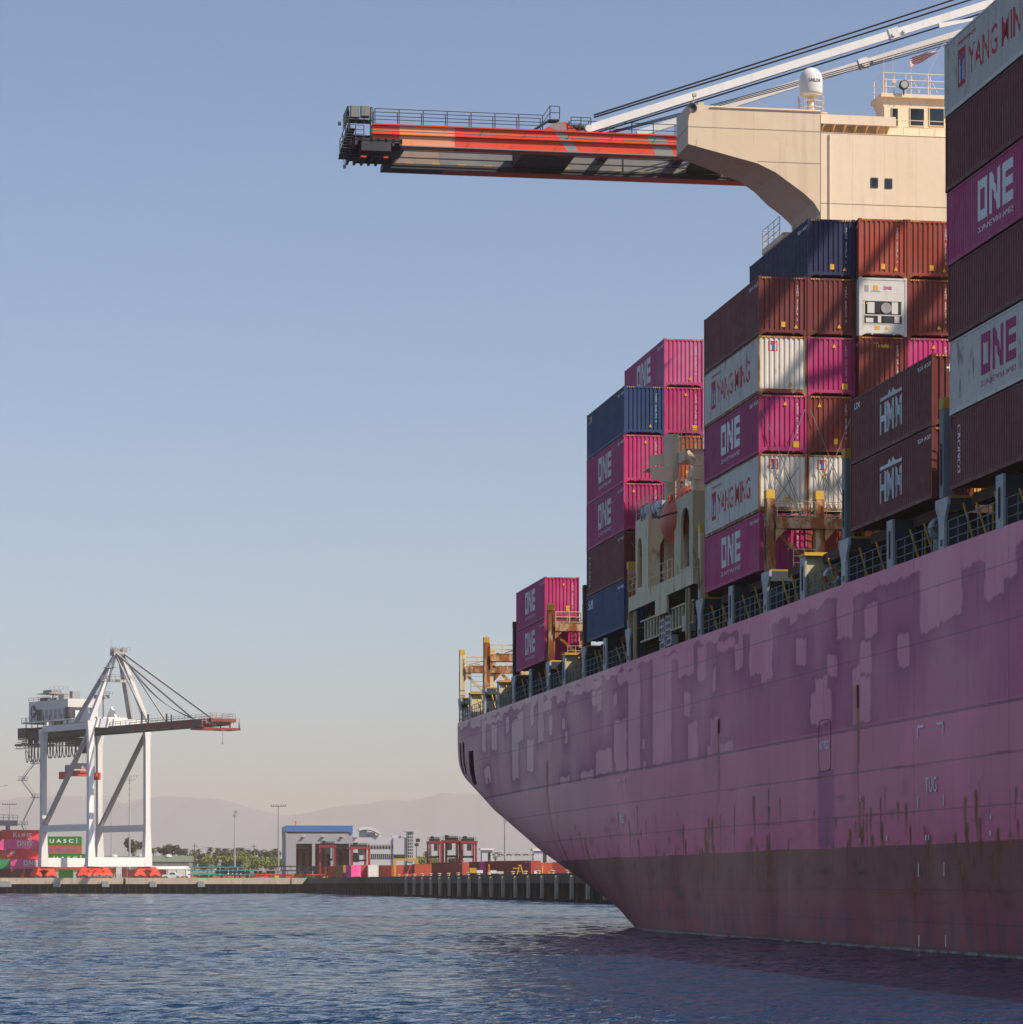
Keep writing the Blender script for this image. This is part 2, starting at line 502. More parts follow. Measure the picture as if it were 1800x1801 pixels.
# ---------------------------------------------------------------- ship hull
HS = [40, 90, 120, 150, 165, 177, 186, 197, 210, 225, 242, 253]
HZ = [-12, -12, -12, -12, -12, -8, -4, -1.2, .9, 3.2, 6.5, 9.4]
BH = 21.3
SEND = 252.7
def hull_paint_fields(Sg, Zg):
    """paint wear on the shell as numbers per vertex: light patches, rim, rust, stains"""
    r = np.random.default_rng(11)
    P = []
    def px(xa, xb, ya, yb):
        xm = (xa+xb)/2
        s1, s0 = S_OF(xa), S_OF(xb)
        P.append((s0, s1, Z_OF(xm, yb), Z_OF(xm, ya)))
    q5 = lambda a, b, c, d: px(1300+a/2.118, 1300+b/2.118, 900+c/2.118, 900+d/2.118)
    q4 = lambda a, b, c, d: px(780+a/2.903, 780+b/2.903, 1150+c/2.903, 1150+d/2.903)
    for a in [(0,15,300,585),(15,40,300,455),(40,86,300,603),(86,122,300,630),(122,190,200,403),(190,217,200,415),(217,300,200,370),(300,366,200,325),
              (366,425,100,470),(425,520,100,298),(520,600,100,262),(600,676,100,235),(676,745,50,442),(745,830,0,395),(830,917,0,195),(917,985,-50,318),(985,1035,-50,240),(1035,1100,-100,110),
              (468,516,345,462),(480,506,338,360),(213,251,474,572),(330,366,533,612),(452,494,482,600),(424,452,580,785),(424,490,620,785),(592,635,452,576),
              (285,330,618,765),(268,345,672,790)]: q5(*a)
    for a in [(1070,1165,20,560),(1165,1205,0,30),(945,1005,80,605),(872,935,340,545),(880,935,500,600),(1200,1280,-20,110),(1300,1342,-40,133),(1376,1391,70,190),(1230,1262,195,318),
              (1250,1297,350,540),(1282,1300,420,540),(1490,1530,-60,76),(1565,1630,-80,106),(1630,1680,-100,136),(1400,1490,-70,-20),(1365,1405,325,490),(1350,1480,460,540),
              (665,810,150,192),(760,782,190,262),(785,808,190,297),(870,887,205,265),(890,945,90,150),(1017,1030,440,490),(1020,1032,550,600),(700,765,600,650),(780,860,490,610),
              (580,625,170,245),(540,556,310,410),(608,622,330,385),(622,634,395,455),(484,512,200,450),(512,552,240,290),(446,462,250,360),(427,460,440,600),(350,382,340,640),
              (380,408,300,445),(320,336,320,400),(247,274,365,490),(198,216,340,500),(140,190,330,375),(200,300,330,352),(205,235,580,660),(595,640,630,680)]: q4(*a)
    # wobble the edges
    def wob(a, b, f1, f2, ph):
        return np.sin(a*f1+ph)*np.sin(b*f2+ph*2.1)
    ws = .05*wob(Sg, Zg, 1.3, 3, .4) + .05*np.sin(Zg*4+Sg*1.) + .03*np.sin(Zg*31+Sg*1.7)
    wz = .07*np.sin(Sg*2.3+1) + .035*np.sin(Sg*7.7) + .02*np.sin(Sg*19+Zg)
    best = np.full(Sg.shape, 9.)
    for (s0, s1, z0, z1) in P:
        sm, sl = (s0+s1)/2, (s1-s0)/2; zm, zl = (z0+z1)/2, (z1-z0)/2
        qx = (np.abs(Sg+ws-sm)-sl)*.55; qz = np.abs(Zg+wz-zm)-zl
        rd = min(.11, .8*zl, .4*sl); qx = qx+rd; qz = qz+rd
        d = np.hypot(np.maximum(qx,0), np.maximum(qz,0)) + np.minimum(np.maximum(qx,qz),0) - rd
        best = np.minimum(best, d)
    # a thin bright band always under the deck edge
    band = 15.55 + .15*np.sin(Sg*.9)+.12*np.sin(Sg*2.1) - Zg
    best = np.minimum(best, band)
    stepz = 9.5 + np.where((Sg > 159.5), -.12, .1)
    light = 1/(1+np.exp(best/.010))
    rim = np.exp(-np.maximum(best, 0)/.65)*(1-light)
    upper = 1/(1+np.exp(-(Zg-stepz)/.02))
    # rust
    rust = np.zeros_like(Sg); stain = np.zeros_like(Sg)
    def streak(s, z0, z1, w, amt, field):
        wv = .12*np.sin(Zg*1.7+s) + .05*np.sin(Zg*5.3+s*3)
        L = np.clip((Zg-z0)/(z1-z0), 0, 1)
        g = np.exp(-((Sg-s+wv*w*3)/(w*(.45+.75*L)))**2)
        m = (Zg > z0) & (Zg < z1+.05)
        field += np.where(m, g*amt*(.25+.75*L)*np.clip((z1+.05-Zg)/.22, 0, 1)**.6, 0)
    for (x, ya, yb, w, amt) in [(1510,1205,1500,.16,1.2),(1265,1265,1420,.18,1.1),(962,1338,1465,.22,1.1),(857,1367,1420,.2,.9)]:
        streak(S_OF(x), Z_OF(x, yb), Z_OF(x, ya), w, amt, rust)
        streak(S_OF(x)+.35, Z_OF(x, yb)-2.5, Z_OF(x, ya), w*3.2, .35, rust)
    for i in range(135):
        s = 95 + r.random()**1.0*115; 
        zt = 2.6 + r.random()*4.1 + (.8 if r.random() < .3 else 0)
        Lh = .5 + r.random()**2*2.6
        streak(s, zt-Lh, zt, .07+r.random()*.17, .7+.9*r.random(), rust)
    for s_c, n_ in ((196,8),(160,10),(128,7),(114,8),(104,9),(147,8),(176,6)):
        for i in range(n_):
            zt = 3.6+r.random()*3.0
            streak(s_c+r.normal()*1.3, zt-1-r.random()*2.2, zt, .08+.12*r.random(), 1.1+.6*r.random(), rust)
    for i in range(60):    # horizontal weld rust
        s = 95+r.random()*110; z = r.choice([5.7, 3.3, 4.36, 2.4, 7.6]) + r.normal()*.04; w = .5+r.random()*2.2
        rust += np.exp(-((Sg-s)/w)**2)*np.exp(-((Zg-z)/.045)**2)*(.3+.5*r.random())
    for i in range(80):    # dark scuffs from tugs and fenders
        s = 98+r.random()*100; z = .8+r.random()*6.0
        stain += np.exp(-((Sg-s)/(.25+r.random()*.9))**2)*np.exp(-((Zg-z)/(.06+r.random()*.30))**2)*(.15+.45*r.random())
    for (x, y, w, h, a) in [(1195,1572,1.3,.35,1.2),(1190,1545,.35,.6,.9),(1225,1578,1.,.18,1.),(1448,1533,1.0,.10,1.1),(1440,1561,.9,.06,.7),(975,1436,.5,.07,1.)]:
        stain += np.exp(-((Sg-S_OF(x))/w)**4)*np.exp(-((Zg-Z_OF(x,y))/h)**2)*a*(.6+.4*np.sin(Sg*9)*np.sin(Zg*17))
    # repair panel: recessed purple strip below the "no tug" door
    pan = ((Sg > S_OF(1467)) & (Sg < S_OF(1438)) & (Zg < Z_OF(1452, 1355)) & (Zg > Z_OF(1452, 1500)+.3*np.sin(Sg*4.)))*1.0
    return light, rim, upper, np.clip(rust, 0, 1.4), np.clip(stain, 0, 1.2), pan
def hull_mat():
    t = NT('hull_paint'); b = t.b
    v = t.coord(False)
    at = lambda nm: t.n('ShaderNodeAttribute', attribute_name=nm)
    A1 = at('wear_a'); A2 = at('wear_b')
    s1 = t.n('ShaderNodeSeparateColor'); t.l(A1.outputs['Color'], s1.inputs[0])
    s2 = t.n('ShaderNodeSeparateColor'); t.l(A2.outputs['Color'], s2.inputs[0])
    light, rim, upper = s1.outputs; rust, stain, pan = s2.outputs
    xyz = t.n('ShaderNodeSeparateXYZ'); t.l(v, xyz.inputs[0]); Z = xyz.outputs[2]; Y = xyz.outputs[1]
    runs = t.noise(1, 5, v, sc3=(.4, 1.1, .05), rough=.7)
    fine = t.noise(1, 4, v, sc3=(.5, 4.5, .12), rough=.65)
    blot = t.noise(.14, 5, v, rough=.6)
    # aft part coloured paler to imitate grazing sky reflection
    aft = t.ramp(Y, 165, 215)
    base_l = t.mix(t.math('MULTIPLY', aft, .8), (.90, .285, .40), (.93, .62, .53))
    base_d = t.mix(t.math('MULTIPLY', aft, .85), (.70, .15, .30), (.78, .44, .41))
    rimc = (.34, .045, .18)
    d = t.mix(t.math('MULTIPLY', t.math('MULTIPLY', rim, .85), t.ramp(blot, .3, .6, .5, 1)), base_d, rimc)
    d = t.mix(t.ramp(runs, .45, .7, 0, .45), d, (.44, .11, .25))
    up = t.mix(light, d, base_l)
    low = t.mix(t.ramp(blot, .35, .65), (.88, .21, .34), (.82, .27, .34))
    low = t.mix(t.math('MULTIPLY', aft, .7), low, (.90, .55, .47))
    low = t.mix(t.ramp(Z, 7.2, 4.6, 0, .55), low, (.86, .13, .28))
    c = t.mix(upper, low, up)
    c = t.mix(t.math('MULTIPLY', pan, .8), c, (.40, .075, .25))
    # boot top: grey-brown band then red, bluish smears at the waterline
    edge = t.math('ADD', Z, t.math('MULTIPLY', t.math('SUBTRACT', t.noise(.6, 4, v), .5), .10))
    boot = t.mix(t.ramp(Z, 3.4, 1.6), (.26, .088, .078), (.36, .075, .09))
    sm = t.noise(1, 4, v, sc3=(.3, .9, .12), rough=.6)
    boot = t.mix(t.math('MULTIPLY', t.ramp(sm, .47, .62, 0, .55), t.ramp(Z, 2.4, 1.0)), boot, (.085, .07, .15))
    boot = t.mix(t.ramp(Z, .32, .12, 0, .8), boot, (.09, .08, .055))
    c = t.mix(t.ramp(edge, 4.37, 4.33), c, boot)
    c = t.mix(t.math('MULTIPLY', t.ramp(Z, .16, .05, 0, .6), t.ramp(sm, .35, .6)), c, (.55, .48, .46))
    # weld seams and plate edges
    for zl in (12.5, 7.6, 5.7, 2.5, 14.6, 1.2):
        k = t.math('SUBTRACT', Z, zl); k = t.math('ABSOLUTE', t.math('ADD', k, t.math('MULTIPLY', t.math('SUBTRACT', fine, .5), .03)))
        c = t.mix(t.ramp(k, .05, .012, 0, .42), c, (.10, .045, .08))
    k = t.math('ABSOLUTE', t.math('SUBTRACT', Z, 9.5))
    c = t.mix(t.ramp(k, .10, .03, 0, .6), c, (.12, .03, .10))
    yl = t.math('PINGPONG', Y, 6.1)
    c = t.mix(t.ramp(yl, .08, .02, 0, .35), c, (.10, .045, .08))
    c = t.mix(t.ramp(fine, .52, .8, 0, .35), c, (.13, .055, .09))
    # general grime low on the side
    sc = t.noise(1, 6, v, sc3=(.5, .35, 1.4), rough=.75)
    c = t.mix(t.math('MULTIPLY', t.ramp(sc, .52, .72, 0, .5), t.ramp(Z, 8.5, 3.5)), c, (.12, .06, .09))
    c = t.mix(t.math('MULTIPLY', stain, .85), c, (.035, .035, .045))
    rn = t.noise(1, 5, v, sc3=(.8, 5, 1.3), rough=.7)
    rr = t.math('MULTIPLY', rust, t.ramp(rn, .25, .6, .5, 1.3))
    c = t.mix(t.math('MINIMUM', rr, 1.0), c, t.mix(t.ramp(rn, .45, .7), (.18, .042, .010), (.52, .14, .025)))
    t.l(c, b.inputs['Base Color'])
    t.l(t.ramp(blot, .3, .7, .45, .62), b.inputs['Roughness']); b.inputs['Specular IOR Level'].default_value = .3
    bp = t.n('ShaderNodeBump'); bp.inputs['Strength'].default_value = .35; bp.inputs['Distance'].default_value = .05
    pl = t.noise(1, 3, v, sc3=(.4, .8, .5)); t.l(pl, bp.inputs['Height']); t.l(bp.outputs[0], b.inputs['Normal'])
    return t.m
def hull():
    ship = thing('container_ship', 'large faded magenta container ship with rust streaked hull seen from its quarter', 'ship', (0,0,0), TH)
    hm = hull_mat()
    s_lines = np.concatenate([np.arange(40, 92, 3.), np.linspace(92, 243, 900)])
    ops = [(243.9, 246.6, 10.7, 13.4), (248.9, 249.9, 11.7, 14.3), (250.7, 251.6, 11.7, 14.3)]
    s_lines = np.concatenate([s_lines, np.arange(243.12, SEND+.01, .13)]); s_lines[-1] = SEND
    t = np.linspace(0, 1, 430); u = 1-(1-t)**1.6
    zb = np.interp(s_lines, HS, HZ)
    zl = np.maximum(zb, -1.8)
    S2 = np.repeat(s_lines[:, None], len(t), 1)
    Z2 = 16-(16-zl[:, None])*u[None]
    uu = ((16-Z2)/(16-zb[:, None])).clip(0, 1)
    hb = BH*(1-uu**5)**.2
    D2 = D0+BH-hb
    n, m = S2.shape
    co = np.stack([D2, S2, Z2], -1).reshape(-1, 3)
    idx = np.arange(n*m).reshape(n, m)
    q = np.stack([idx[:-1,:-1], idx[:-1,1:], idx[1:,1:], idx[1:,:-1]], -1).reshape(-1, 4)
    cs = co[q].mean(1)
    keep = np.ones(len(q), bool)
    for (a, b_, z0, z1) in ops:
        rad = .28
        ds = np.maximum(np.abs(cs[:,1]-(a+b_)/2)-((b_-a)/2-rad), 0); dz = np.maximum(np.abs(cs[:,2]-(z0+z1)/2)-((z1-z0)/2-rad), 0)
        keep &= ~(np.hypot(ds, dz) < rad)
    q = q[keep]
    me = bpy.data.meshes.new('hull')
    me.vertices.add(len(co)); me.vertices.foreach_set('co', co.ravel())
    me.loops.add(q.size); me.loops.foreach_set('vertex_index', q.ravel().astype(np.int32))
    me.polygons.add(len(q)); me.polygons.foreach_set('loop_start', np.arange(0, q.size, 4, dtype=np.int32))
    me.polygons.foreach_set('use_smooth', np.ones(len(q), bool))
    me.update(calc_edges=True)
    lt, rim, upr, ru, stn, pan = hull_paint_fields(S2, Z2)
    one = np.ones(n*m)
    for nm, ch in (('wear_a', (lt, rim, upr)), ('wear_b', (ru, stn, pan))):
        a = me.color_attributes.new(nm, 'FLOAT_COLOR', 'POINT')
        a.data.foreach_set('color', np.stack([c.ravel() for c in ch]+[one], -1).astype(np.float32).ravel())
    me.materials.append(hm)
    o = bpy.data.objects.new('hull', me); COL.objects.link(o); o.parent = ship
    # starboard shell and transom (coarser)
    mb = MB()
    sl = list(np.arange(40, 250, 6.)) + [SEND]
    rows = []
    for s in sl:
        z_b = float(np.interp(s, HS, HZ)); zlo = max(z_b, -1.8)
        row = []
        for j in range(24):
            z = 16-(16-zlo)*(1-(1-j/23)**1.6); w_ = min(1, max(0, (16-z)/(16-z_b)))
            row.append((D0+BH+BH*(1-w_**5)**.2, s, z))
        rows.append(row)
    vs = [p for r_ in rows for p in r_]; fs = [(i*24+j, (i+1)*24+j, (i+1)*24+j+1, i*24+j+1) for i in range(len(sl)-1) for j in range(23)]
    mb._add(vs, fs)
    last = rows[-1]; port = [(2*(D0+BH)-p[0], p[1], p[2]) for p in last]
    k = len(mb.v); mb._add(port + last, [tuple(range(24)) + tuple(range(47, 23, -1))])
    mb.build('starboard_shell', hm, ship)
    # recesses of the mooring deck openings
    mb = MB()
    for (a, b_, z0, z1, x0) in ((243.5, 247.0, 10.5, 13.6, .75), (248.2, 252.2, 11.75, 14.6, 1.0)):
        k = len(mb.v); mb._add([(D0+3.2, a, z0), (D0+3.2, b_, z0), (D0+3.2, b_, z1), (D0+3.2, a, z1), (D0+x0, a, z0), (D0+x0, b_, z0), (D0+x0, b_, z1), (D0+x0, a, z1)],
            [(0,1,2,3), (0,1,5,4), (2,3,7,6), (0,3,7,4), (1,2,6,5)])
    mb.build('mooring_recess', paint('mooring_recess', (.10, .09, .05), .7, .5), ship)
    mb = MB()
    for k in range(3): mb.cyl((D0+1.3+.1*k, 244.4+.8*k, 10.5), (D0+1.3+.1*k, 244.4+.8*k, 11.6), .2, 8)
    mb.build('mooring_bitts', M['yellow'], ship)
    mb = MB(); mb.box(D0+.02, D0+2*BH-.02, 40, SEND-.02, 15.6, 15.98); mb.build('deck', paint('deck_paint', (.09, .05, .04), .7, .5), ship)
    # hatch coaming / side structure inboard of the passage, near-black to imitate its shade
    mb = MB(); mb.box(D0+2.5, D0+2*BH-2.5, 60, 160, 15.98, 17.6); mb.box(D0+2.5, D0+2*BH-2.5, 183, 236, 15.98, 17.6); mb.build('hatch_coaming', M['dark'], ship)
    for i, (a, b_) in enumerate([(104.9,117),(119.5,131.6),(134,146.2),(148.6,160.6),(182.6,194.6),(197,209.2),(210.6,222.6),(225,236)]):
        mb = MB(); mb.box(D0+.9, D0+2*BH-.9, a, b_, 17.62, 18.05)
        for k in range(12): mb.box(D0+2.6+k*3.2, D0+2.9+k*3.2, a, b_, 17.45, 17.61)
        mb.build('hatch_cover', M['rust_dark'], ship)
    # fender pipes welded on the shell
    mb = MB()
    for (x, ya, yb) in [(1510,1205,1245),(1265,1265,1290)]:
        s = S_OF(x); mb.box(D0-.05, D0+.05, s-.06, s+.06, Z_OF(x, yb), Z_OF(x, ya))
    mb.build('scupper_pipe', M['rust_dark'], ship)
    return ship
SHIP = hull()
# ---------------------------------------------------------------- lettering
def text_bm(body, h, w=None, bold=0., ls=1.0):
    cu = bpy.data.curves.new('txt', 'FONT'); cu.body = body; cu.size = h/.69; cu.offset = bold; cu.space_character = ls
    cu.resolution_u = 3
    o = bpy.data.objects.new('txt', cu); COL.objects.link(o)
    dg = bpy.context.evaluated_depsgraph_get(); dg.update()
    me = bpy.data.meshes.new_from_object(o.evaluated_get(dg))
    bpy.data.objects.remove(o); bpy.data.curves.remove(cu)
    bm = bmesh.new(); bm.from_mesh(me); bpy.data.meshes.remove(me)
    xs = [v.co.x for v in bm.verts]; x0, x1 = min(xs), max(xs)
    k = (w/(x1-x0)) if w else 1.
    for v in bm.verts: v.co.x = (v.co.x-x0)*k; v.co.z = 0
    return bm
def polys_bm(polys):
    bm = bmesh.new()
    for p in polys: bm.faces.new([bm.verts.new((a, b, 0)) for a, b in p])
    return bm
def R4(x0, x1, y0, y1): return [(x0,y0),(x1,y0),(x1,y1),(x0,y1)]
def one_bm(H, W_):
    """three block capitals"""
    t = .24*H; lw = W_*.29; g = (W_-3*lw)/2
    P = []
    P += [R4(0,t*.85,0,H), R4(lw-t*.85,lw,0,H-t*.0), R4(t*.85,lw-t*.85,0,t), R4(t*.85,lw-t*.85,H-t,H)]
    x = lw+g
    P += [R4(x,x+t*.8,0,H), R4(x+lw-t*.8,x+lw,0,H), [(x+t*.8,H),(x+t*.8,H-t*1.6),(x+lw-t*.8,0),(x+lw-t*.8,t*1.6)]]
    x = 2*(lw+g)
    P += [R4(x,x+t*.85,0,H), R4(x+t*.85,x+lw,0,t), R4(x+t*.85,x+lw,H-t,H), R4(x+t*.85,x+lw*.95,H/2-t*.45,H/2+t*.45)]
    return polys_bm(P)
def y_mark(H, W_, part):
    """square emblem: red frame, blue upright with splayed arms"""
    t = .13*H
    if part == 'red':
        return polys_bm([R4(0,t*.6,t,H-t*1.2), R4(0,W_,0,t), R4(0,W_,H-t*1.2,H), R4(W_-t*.8,W_,t,H-t*1.2), [(W_*.36,H*.72),(W_*.5,H*.55),(W_*.64,H*.72),(W_*.64,H-t*1.2),(W_*.36,H-t*1.2)]])
    return polys_bm([R4(W_*.38,W_*.62,t,H*.52), [(W_*.38,H*.52),(W_*.5,H*.54),(W_*.3,H-t*1.25),(W_*.08,H-t*1.25)], [(W_*.5,H*.54),(W_*.62,H*.52),(W_*.86,H-t*1.25),(W_*.7,H-t*1.25)]])
SIDE_P = [(0,0.),(.072,0.),(.140,.036),(.210,.036),(.278,0.)]
END_P = [(0,0.),(.105,0.),(.135,.045),(.225,.045),(.255,0.)]
def prof(u, P):
    L = P[-1][0]; q = u % L
    for (a, da), (b, db) in zip(P[:-1], P[1:]):
        if q <= b + 1e-9: return da + (db-da)*(q-a)/(b-a)
    return 0.
def drape(bm, P, off):
    """cut the flat lettering at every fold of the sheet; u is measured along the sheet from its first fold"""
    xs = [v.co.x+off for v in bm.verts]; x0, x1 = min(xs), max(xs)
    L = P[-1][0]; k = int(x0//L)
    while k*L < x1:
        for a, _ in P[:-1]:
            u = k*L+a
            if x0 < u < x1:
                bmesh.ops.bisect_plane(bm, geom=list(bm.verts)+list(bm.edges)+list(bm.faces), plane_co=(u-off,0,0), plane_no=(1,0,0), dist=1e-5)
        k += 1
    return bm
Y0, X0 = .125, .10     # where the side and end sheets start
def side_mark(bm, y_left, z0, name='lettering'):
    """lettering read from outside on the x=0 side; y_left = local y of its left end (far end)"""
    # u_sheet = y - Y0 = y_left - u - Y0 ; mirror so that u runs with y
    for v in bm.verts: v.co.x = -v.co.x
    off = y_left - Y0
    drape(bm, SIDE_P, off)
    for v in bm.verts:
        us = v.co.x + off
        v.co = Vector((.02 + prof(us, SIDE_P) - .004, us + Y0, v.co.y + z0))
    bmesh.ops.recalc_face_normals(bm, faces=bm.faces)
    me = bpy.data.meshes.new(name); bm.to_mesh(me); bm.free(); return me
def end_mark(bm, x, z0, name='lettering'):
    off = x - X0
    drape(bm, END_P, off)
    for v in bm.verts:
        us = v.co.x + off
        v.co = Vector((us + X0, .02 + prof(us, END_P) - .004, v.co.y + z0))
    me = bpy.data.meshes.new(name); bm.to_mesh(me); bm.free(); return me
def flat_mark(bm, name='lettering'):
    """upright lettering in the local xz plane facing -y"""
    for v in bm.verts: v.co = Vector((v.co.x, 0, v.co.y))
    me = bpy.data.meshes.new(name); bm.to_mesh(me); bm.free(); return me

# ---------------------------------------------------------------- containers
CW, CL, CHh = 2.438, 12.192, 2.896
def frame_mesh():
    m = MB(); w, l, h = CW, CL, CHh
    for x in (0, w-.09):
        for y in (0, l-.12): m.box(x+.004, x+.086, y+.006, y+.114, .118, h-.118)
        m.box(x+.01 if x == 0 else x+.02, x+.07 if x == 0 else x+.08, .12, l-.12, .03, .19)      # bottom side rail
        m.box(x+.01 if x == 0 else x+.02, x+.07 if x == 0 else x+.08, .12, l-.12, h-.09, h-.02)   # top side rail
    for y in (0, l-.1):
        m.box(.09, w-.09, y+.015, y+.085, .13, .27); m.box(.09, w-.09, y+.01, y+.09, h-.13, h-.03)
        for sx_ in (0, 1):
            x = .17 if sx_ == 0 else w-.17; dx = .22 if sx_ == 0 else -.22
            m.prism([(x, .03), (x, .129), (x+dx, .129)], 'xz', y+.02, y+.08)
        for x in (.62, w-.72): m.box(x, x+.1, y+.02, y+.08, .07, .129)
    for x in (0, w-.162):
        for y in (0, l-.178):
            for z in (0, h-.118): m.box(x, x+.162, y, y+.178, z, z+.118)
    o = m.build('frame'); me = o.data; bpy.data.objects.remove(o); me.materials.clear(); return me
def sheet_mesh(P, n, z0, z1, kind):
    vs = []; fs = []
    L = P[-1][0]; pts = []
    for k in range(n):
        for a, dpt in P[:-1]: pts.append((k*L+a, dpt))
    pts.append((n*L, 0.))
    for (u, dpt) in pts:
        for z in (z0, z1):
            vs.append((.02+dpt, u+Y0, z) if kind == 'side' else (u+X0, .02+dpt, z))
    for i in range(len(pts)-1): fs.append((2*i, 2*i+2, 2*i+3, 2*i+1) if kind == 'end' else (2*i, 2*i+1, 2*i+3, 2*i+2))
    me = bpy.data.meshes.new('panel'); me.from_pydata(vs, [], fs); return me
ME_FRAME = frame_mesh()
ME_SIDE = sheet_mesh(SIDE_P, 43, .17, 2.83, 'side')
ME_END = sheet_mesh(END_P, 9, .25, 2.79, 'end')
# trim end sheet width: 9*.255=2.295 -> scale into the posts
for v in ME_END.vertices: v.co.x = X0-.02 + (v.co.x-X0)*(CW-.16)/2.295
def roof_mesh():
    m = MB(); m.box(.07, CW-.07, .09, CL-.09, CHh-.05, CHh-.025)
    for k in range(20): m.box(.15, CW-.15, .3+k*.59, .3+k*.59+.3, CHh-.025, CHh-.008)
    m.box(.06, CW-.06, .1, CL-.1, .10, .165)
    o = m.build('roof_panel'); me = o.data; bpy.data.objects.remove(o); me.materials.clear(); return me
ME_ROOF = roof_mesh()
def stripes_mesh(x0):
    m = MB()
    if True:
        for k in range(4):
            x = x0+k*.125; m.prism([(x, CHh-.115), (x+.05, CHh-.115), (x+.085, CHh-.045), (x+.035, CHh-.045)], 'xz', .004, .009)
    o = m.build('x'); me = o.data; bpy.data.objects.remove(o); me.materials.clear(); return me
ME_STRIPES = [stripes_mesh(.17), stripes_mesh(CW-.17-.5)]
def sticker_mesh(tri, sq):
    P = []
    bmz = []
    m = MB()
    for (x, z) in tri: m.prism([(x-.1, z), (x+.1, z), (x, z+.2)], 'xz', .008, .012)
    for (x, z, w, h) in sq: m.box(x, x+w, .008, .012, z, z+h)
    o = m.build('x'); me = o.data; bpy.data.objects.remove(o); me.materials.clear(); return me
def sticker_pair(tri, sq): return [sticker_mesh([t_], []) for t_ in tri] + [sticker_mesh([], [q_]) for q_ in sq]
STK = [sticker_pair([(.62, 2.32)], [(1.35, .5, .2, .28)]), sticker_pair([(1.35, 2.36)], [(1.75, .3, .3, .3)]),
       sticker_pair([(1.62, .42)], []), sticker_pair([(1.9, .35)], [(1.15, .4, .2, .26)]), sticker_pair([(1.35, 2.3)], [(1.5, .55, .26, .36)]), sticker_pair([], [(.75, 1.75, .18, .2)])]
def vert_text(body, h, pitch):
    bm = bmesh.new()
    for i, ch in enumerate(body):
        if ch == ' ': continue
        b = text_bm(ch, h)
        for v in b.verts: v.co.y -= i*pitch
        me = bpy.data.meshes.new('t'); b.to_mesh(me); b.free(); bm.from_mesh(me); bpy.data.meshes.remove(me)
    return bm
SER = [end_mark(vert_text(s, .11, .135), 1.93, 2.35, 'serial_number') for s in ('TCNU 472819 3', 'FDCU 041786 2', 'TRHU 658142 8')]
MARKS = {}
def mk(kind):
    """side lettering sets, shared by all containers that carry them: list of (mesh, material)"""
    if kind in MARKS: return MARKS[kind]
    r = []
    if kind in ('one', 'one_mag'):
        mt = M['mark_white'] if kind == 'one' else M['mark_mag']
        r.append((side_mark(one_bm(1.55, 4.2), 8.35, .95), mt))
        r.append((side_mark(text_bm('OCEAN NETWORK EXPRESS', .21, 4.2, .002), 8.35, .52), mt))
    if kind == 'ym':
        r.append((side_mark(y_mark(1.45, .95, 'red'), 10.5, .75), M['mark_red']))
        r.append((side_mark(y_mark(1.45, .95, 'blue'), 10.5, .75), M['mark_blue']))
        r.append((side_mark(text_bm('YANG MING', 1.08, 7.2, .008), 9.2, .93), M['mark_red']))
        r.append((side_mark(text_bm('www.yangming.com', .2, 2.3, .006), 10.6, 2.38), M['mark_red']))
    if kind == 'hmm':
        b = text_bm('HMM', 1.2, 3.3, .05)
        for v in b.verts: v.co.y -= .12*v.co.x*0 + .0
        r.append((side_mark(b, 7.6, .75), M['mark_white']))
        r.append((side_mark(polys_bm([[(0,0),(3.3,0),(3.3,.14),(0,.14)], [(1.2,.14),(1.7,.14),(1.45,.34)], [(1.7,.14),(2.3,.14),(2.0,.36)]]), 7.6, 2.1), M['mark_white']))
        r.append((side_mark(text_bm('UOC', .26, .9, .01), 11.6, 2.38), M['mark_white']))
    if kind == 'hmm_plain':
        r.append((side_mark(text_bm('HMM', 1.2, 3.3, .05), 7.6, .75), M['mark_white']))
        r.append((side_mark(polys_bm([[(0,0),(3.3,0),(3.3,.14),(0,.14)], [(1.2,.14),(1.7,.14),(1.45,.34)], [(1.7,.14),(2.3,.14),(2.0,.36)]]), 7.6, 2.1), M['mark_white']))
    if kind == 'cronos':
        b = text_bm('CRONOS', .36, 1.9, .012)
        for v in b.verts: v.co.x, v.co.y = v.co.y, -v.co.x
        r.append((side_mark(b, 11.35, 2.45), M['mark_white']))
    if kind == 'cai_y':
        r.append((side_mark(text_bm('CAI', .42, 1.1, .02), 11.75, 2.25), M['mark_yellow']))
    if kind == 'cai_w':
        r.append((side_mark(text_bm('CAI', .4, 1.3, .02), 11.6, 2.2), M['mark_white']))
        r.append((side_mark(R4_bm(0, 1.7, 0, .1), 11.8, 2.05), M['mark_white']))
    if kind == 'serial':
        r.append((side_mark(text_bm('TGHU 694027', .16, 1.8, .004), 2.1, 2.45), M['mark_white']))
    MARKS[kind] = r
    return r
def R4_bm(a, b, c, d): return polys_bm([R4(a, b, c, d)])
_cn = [0]
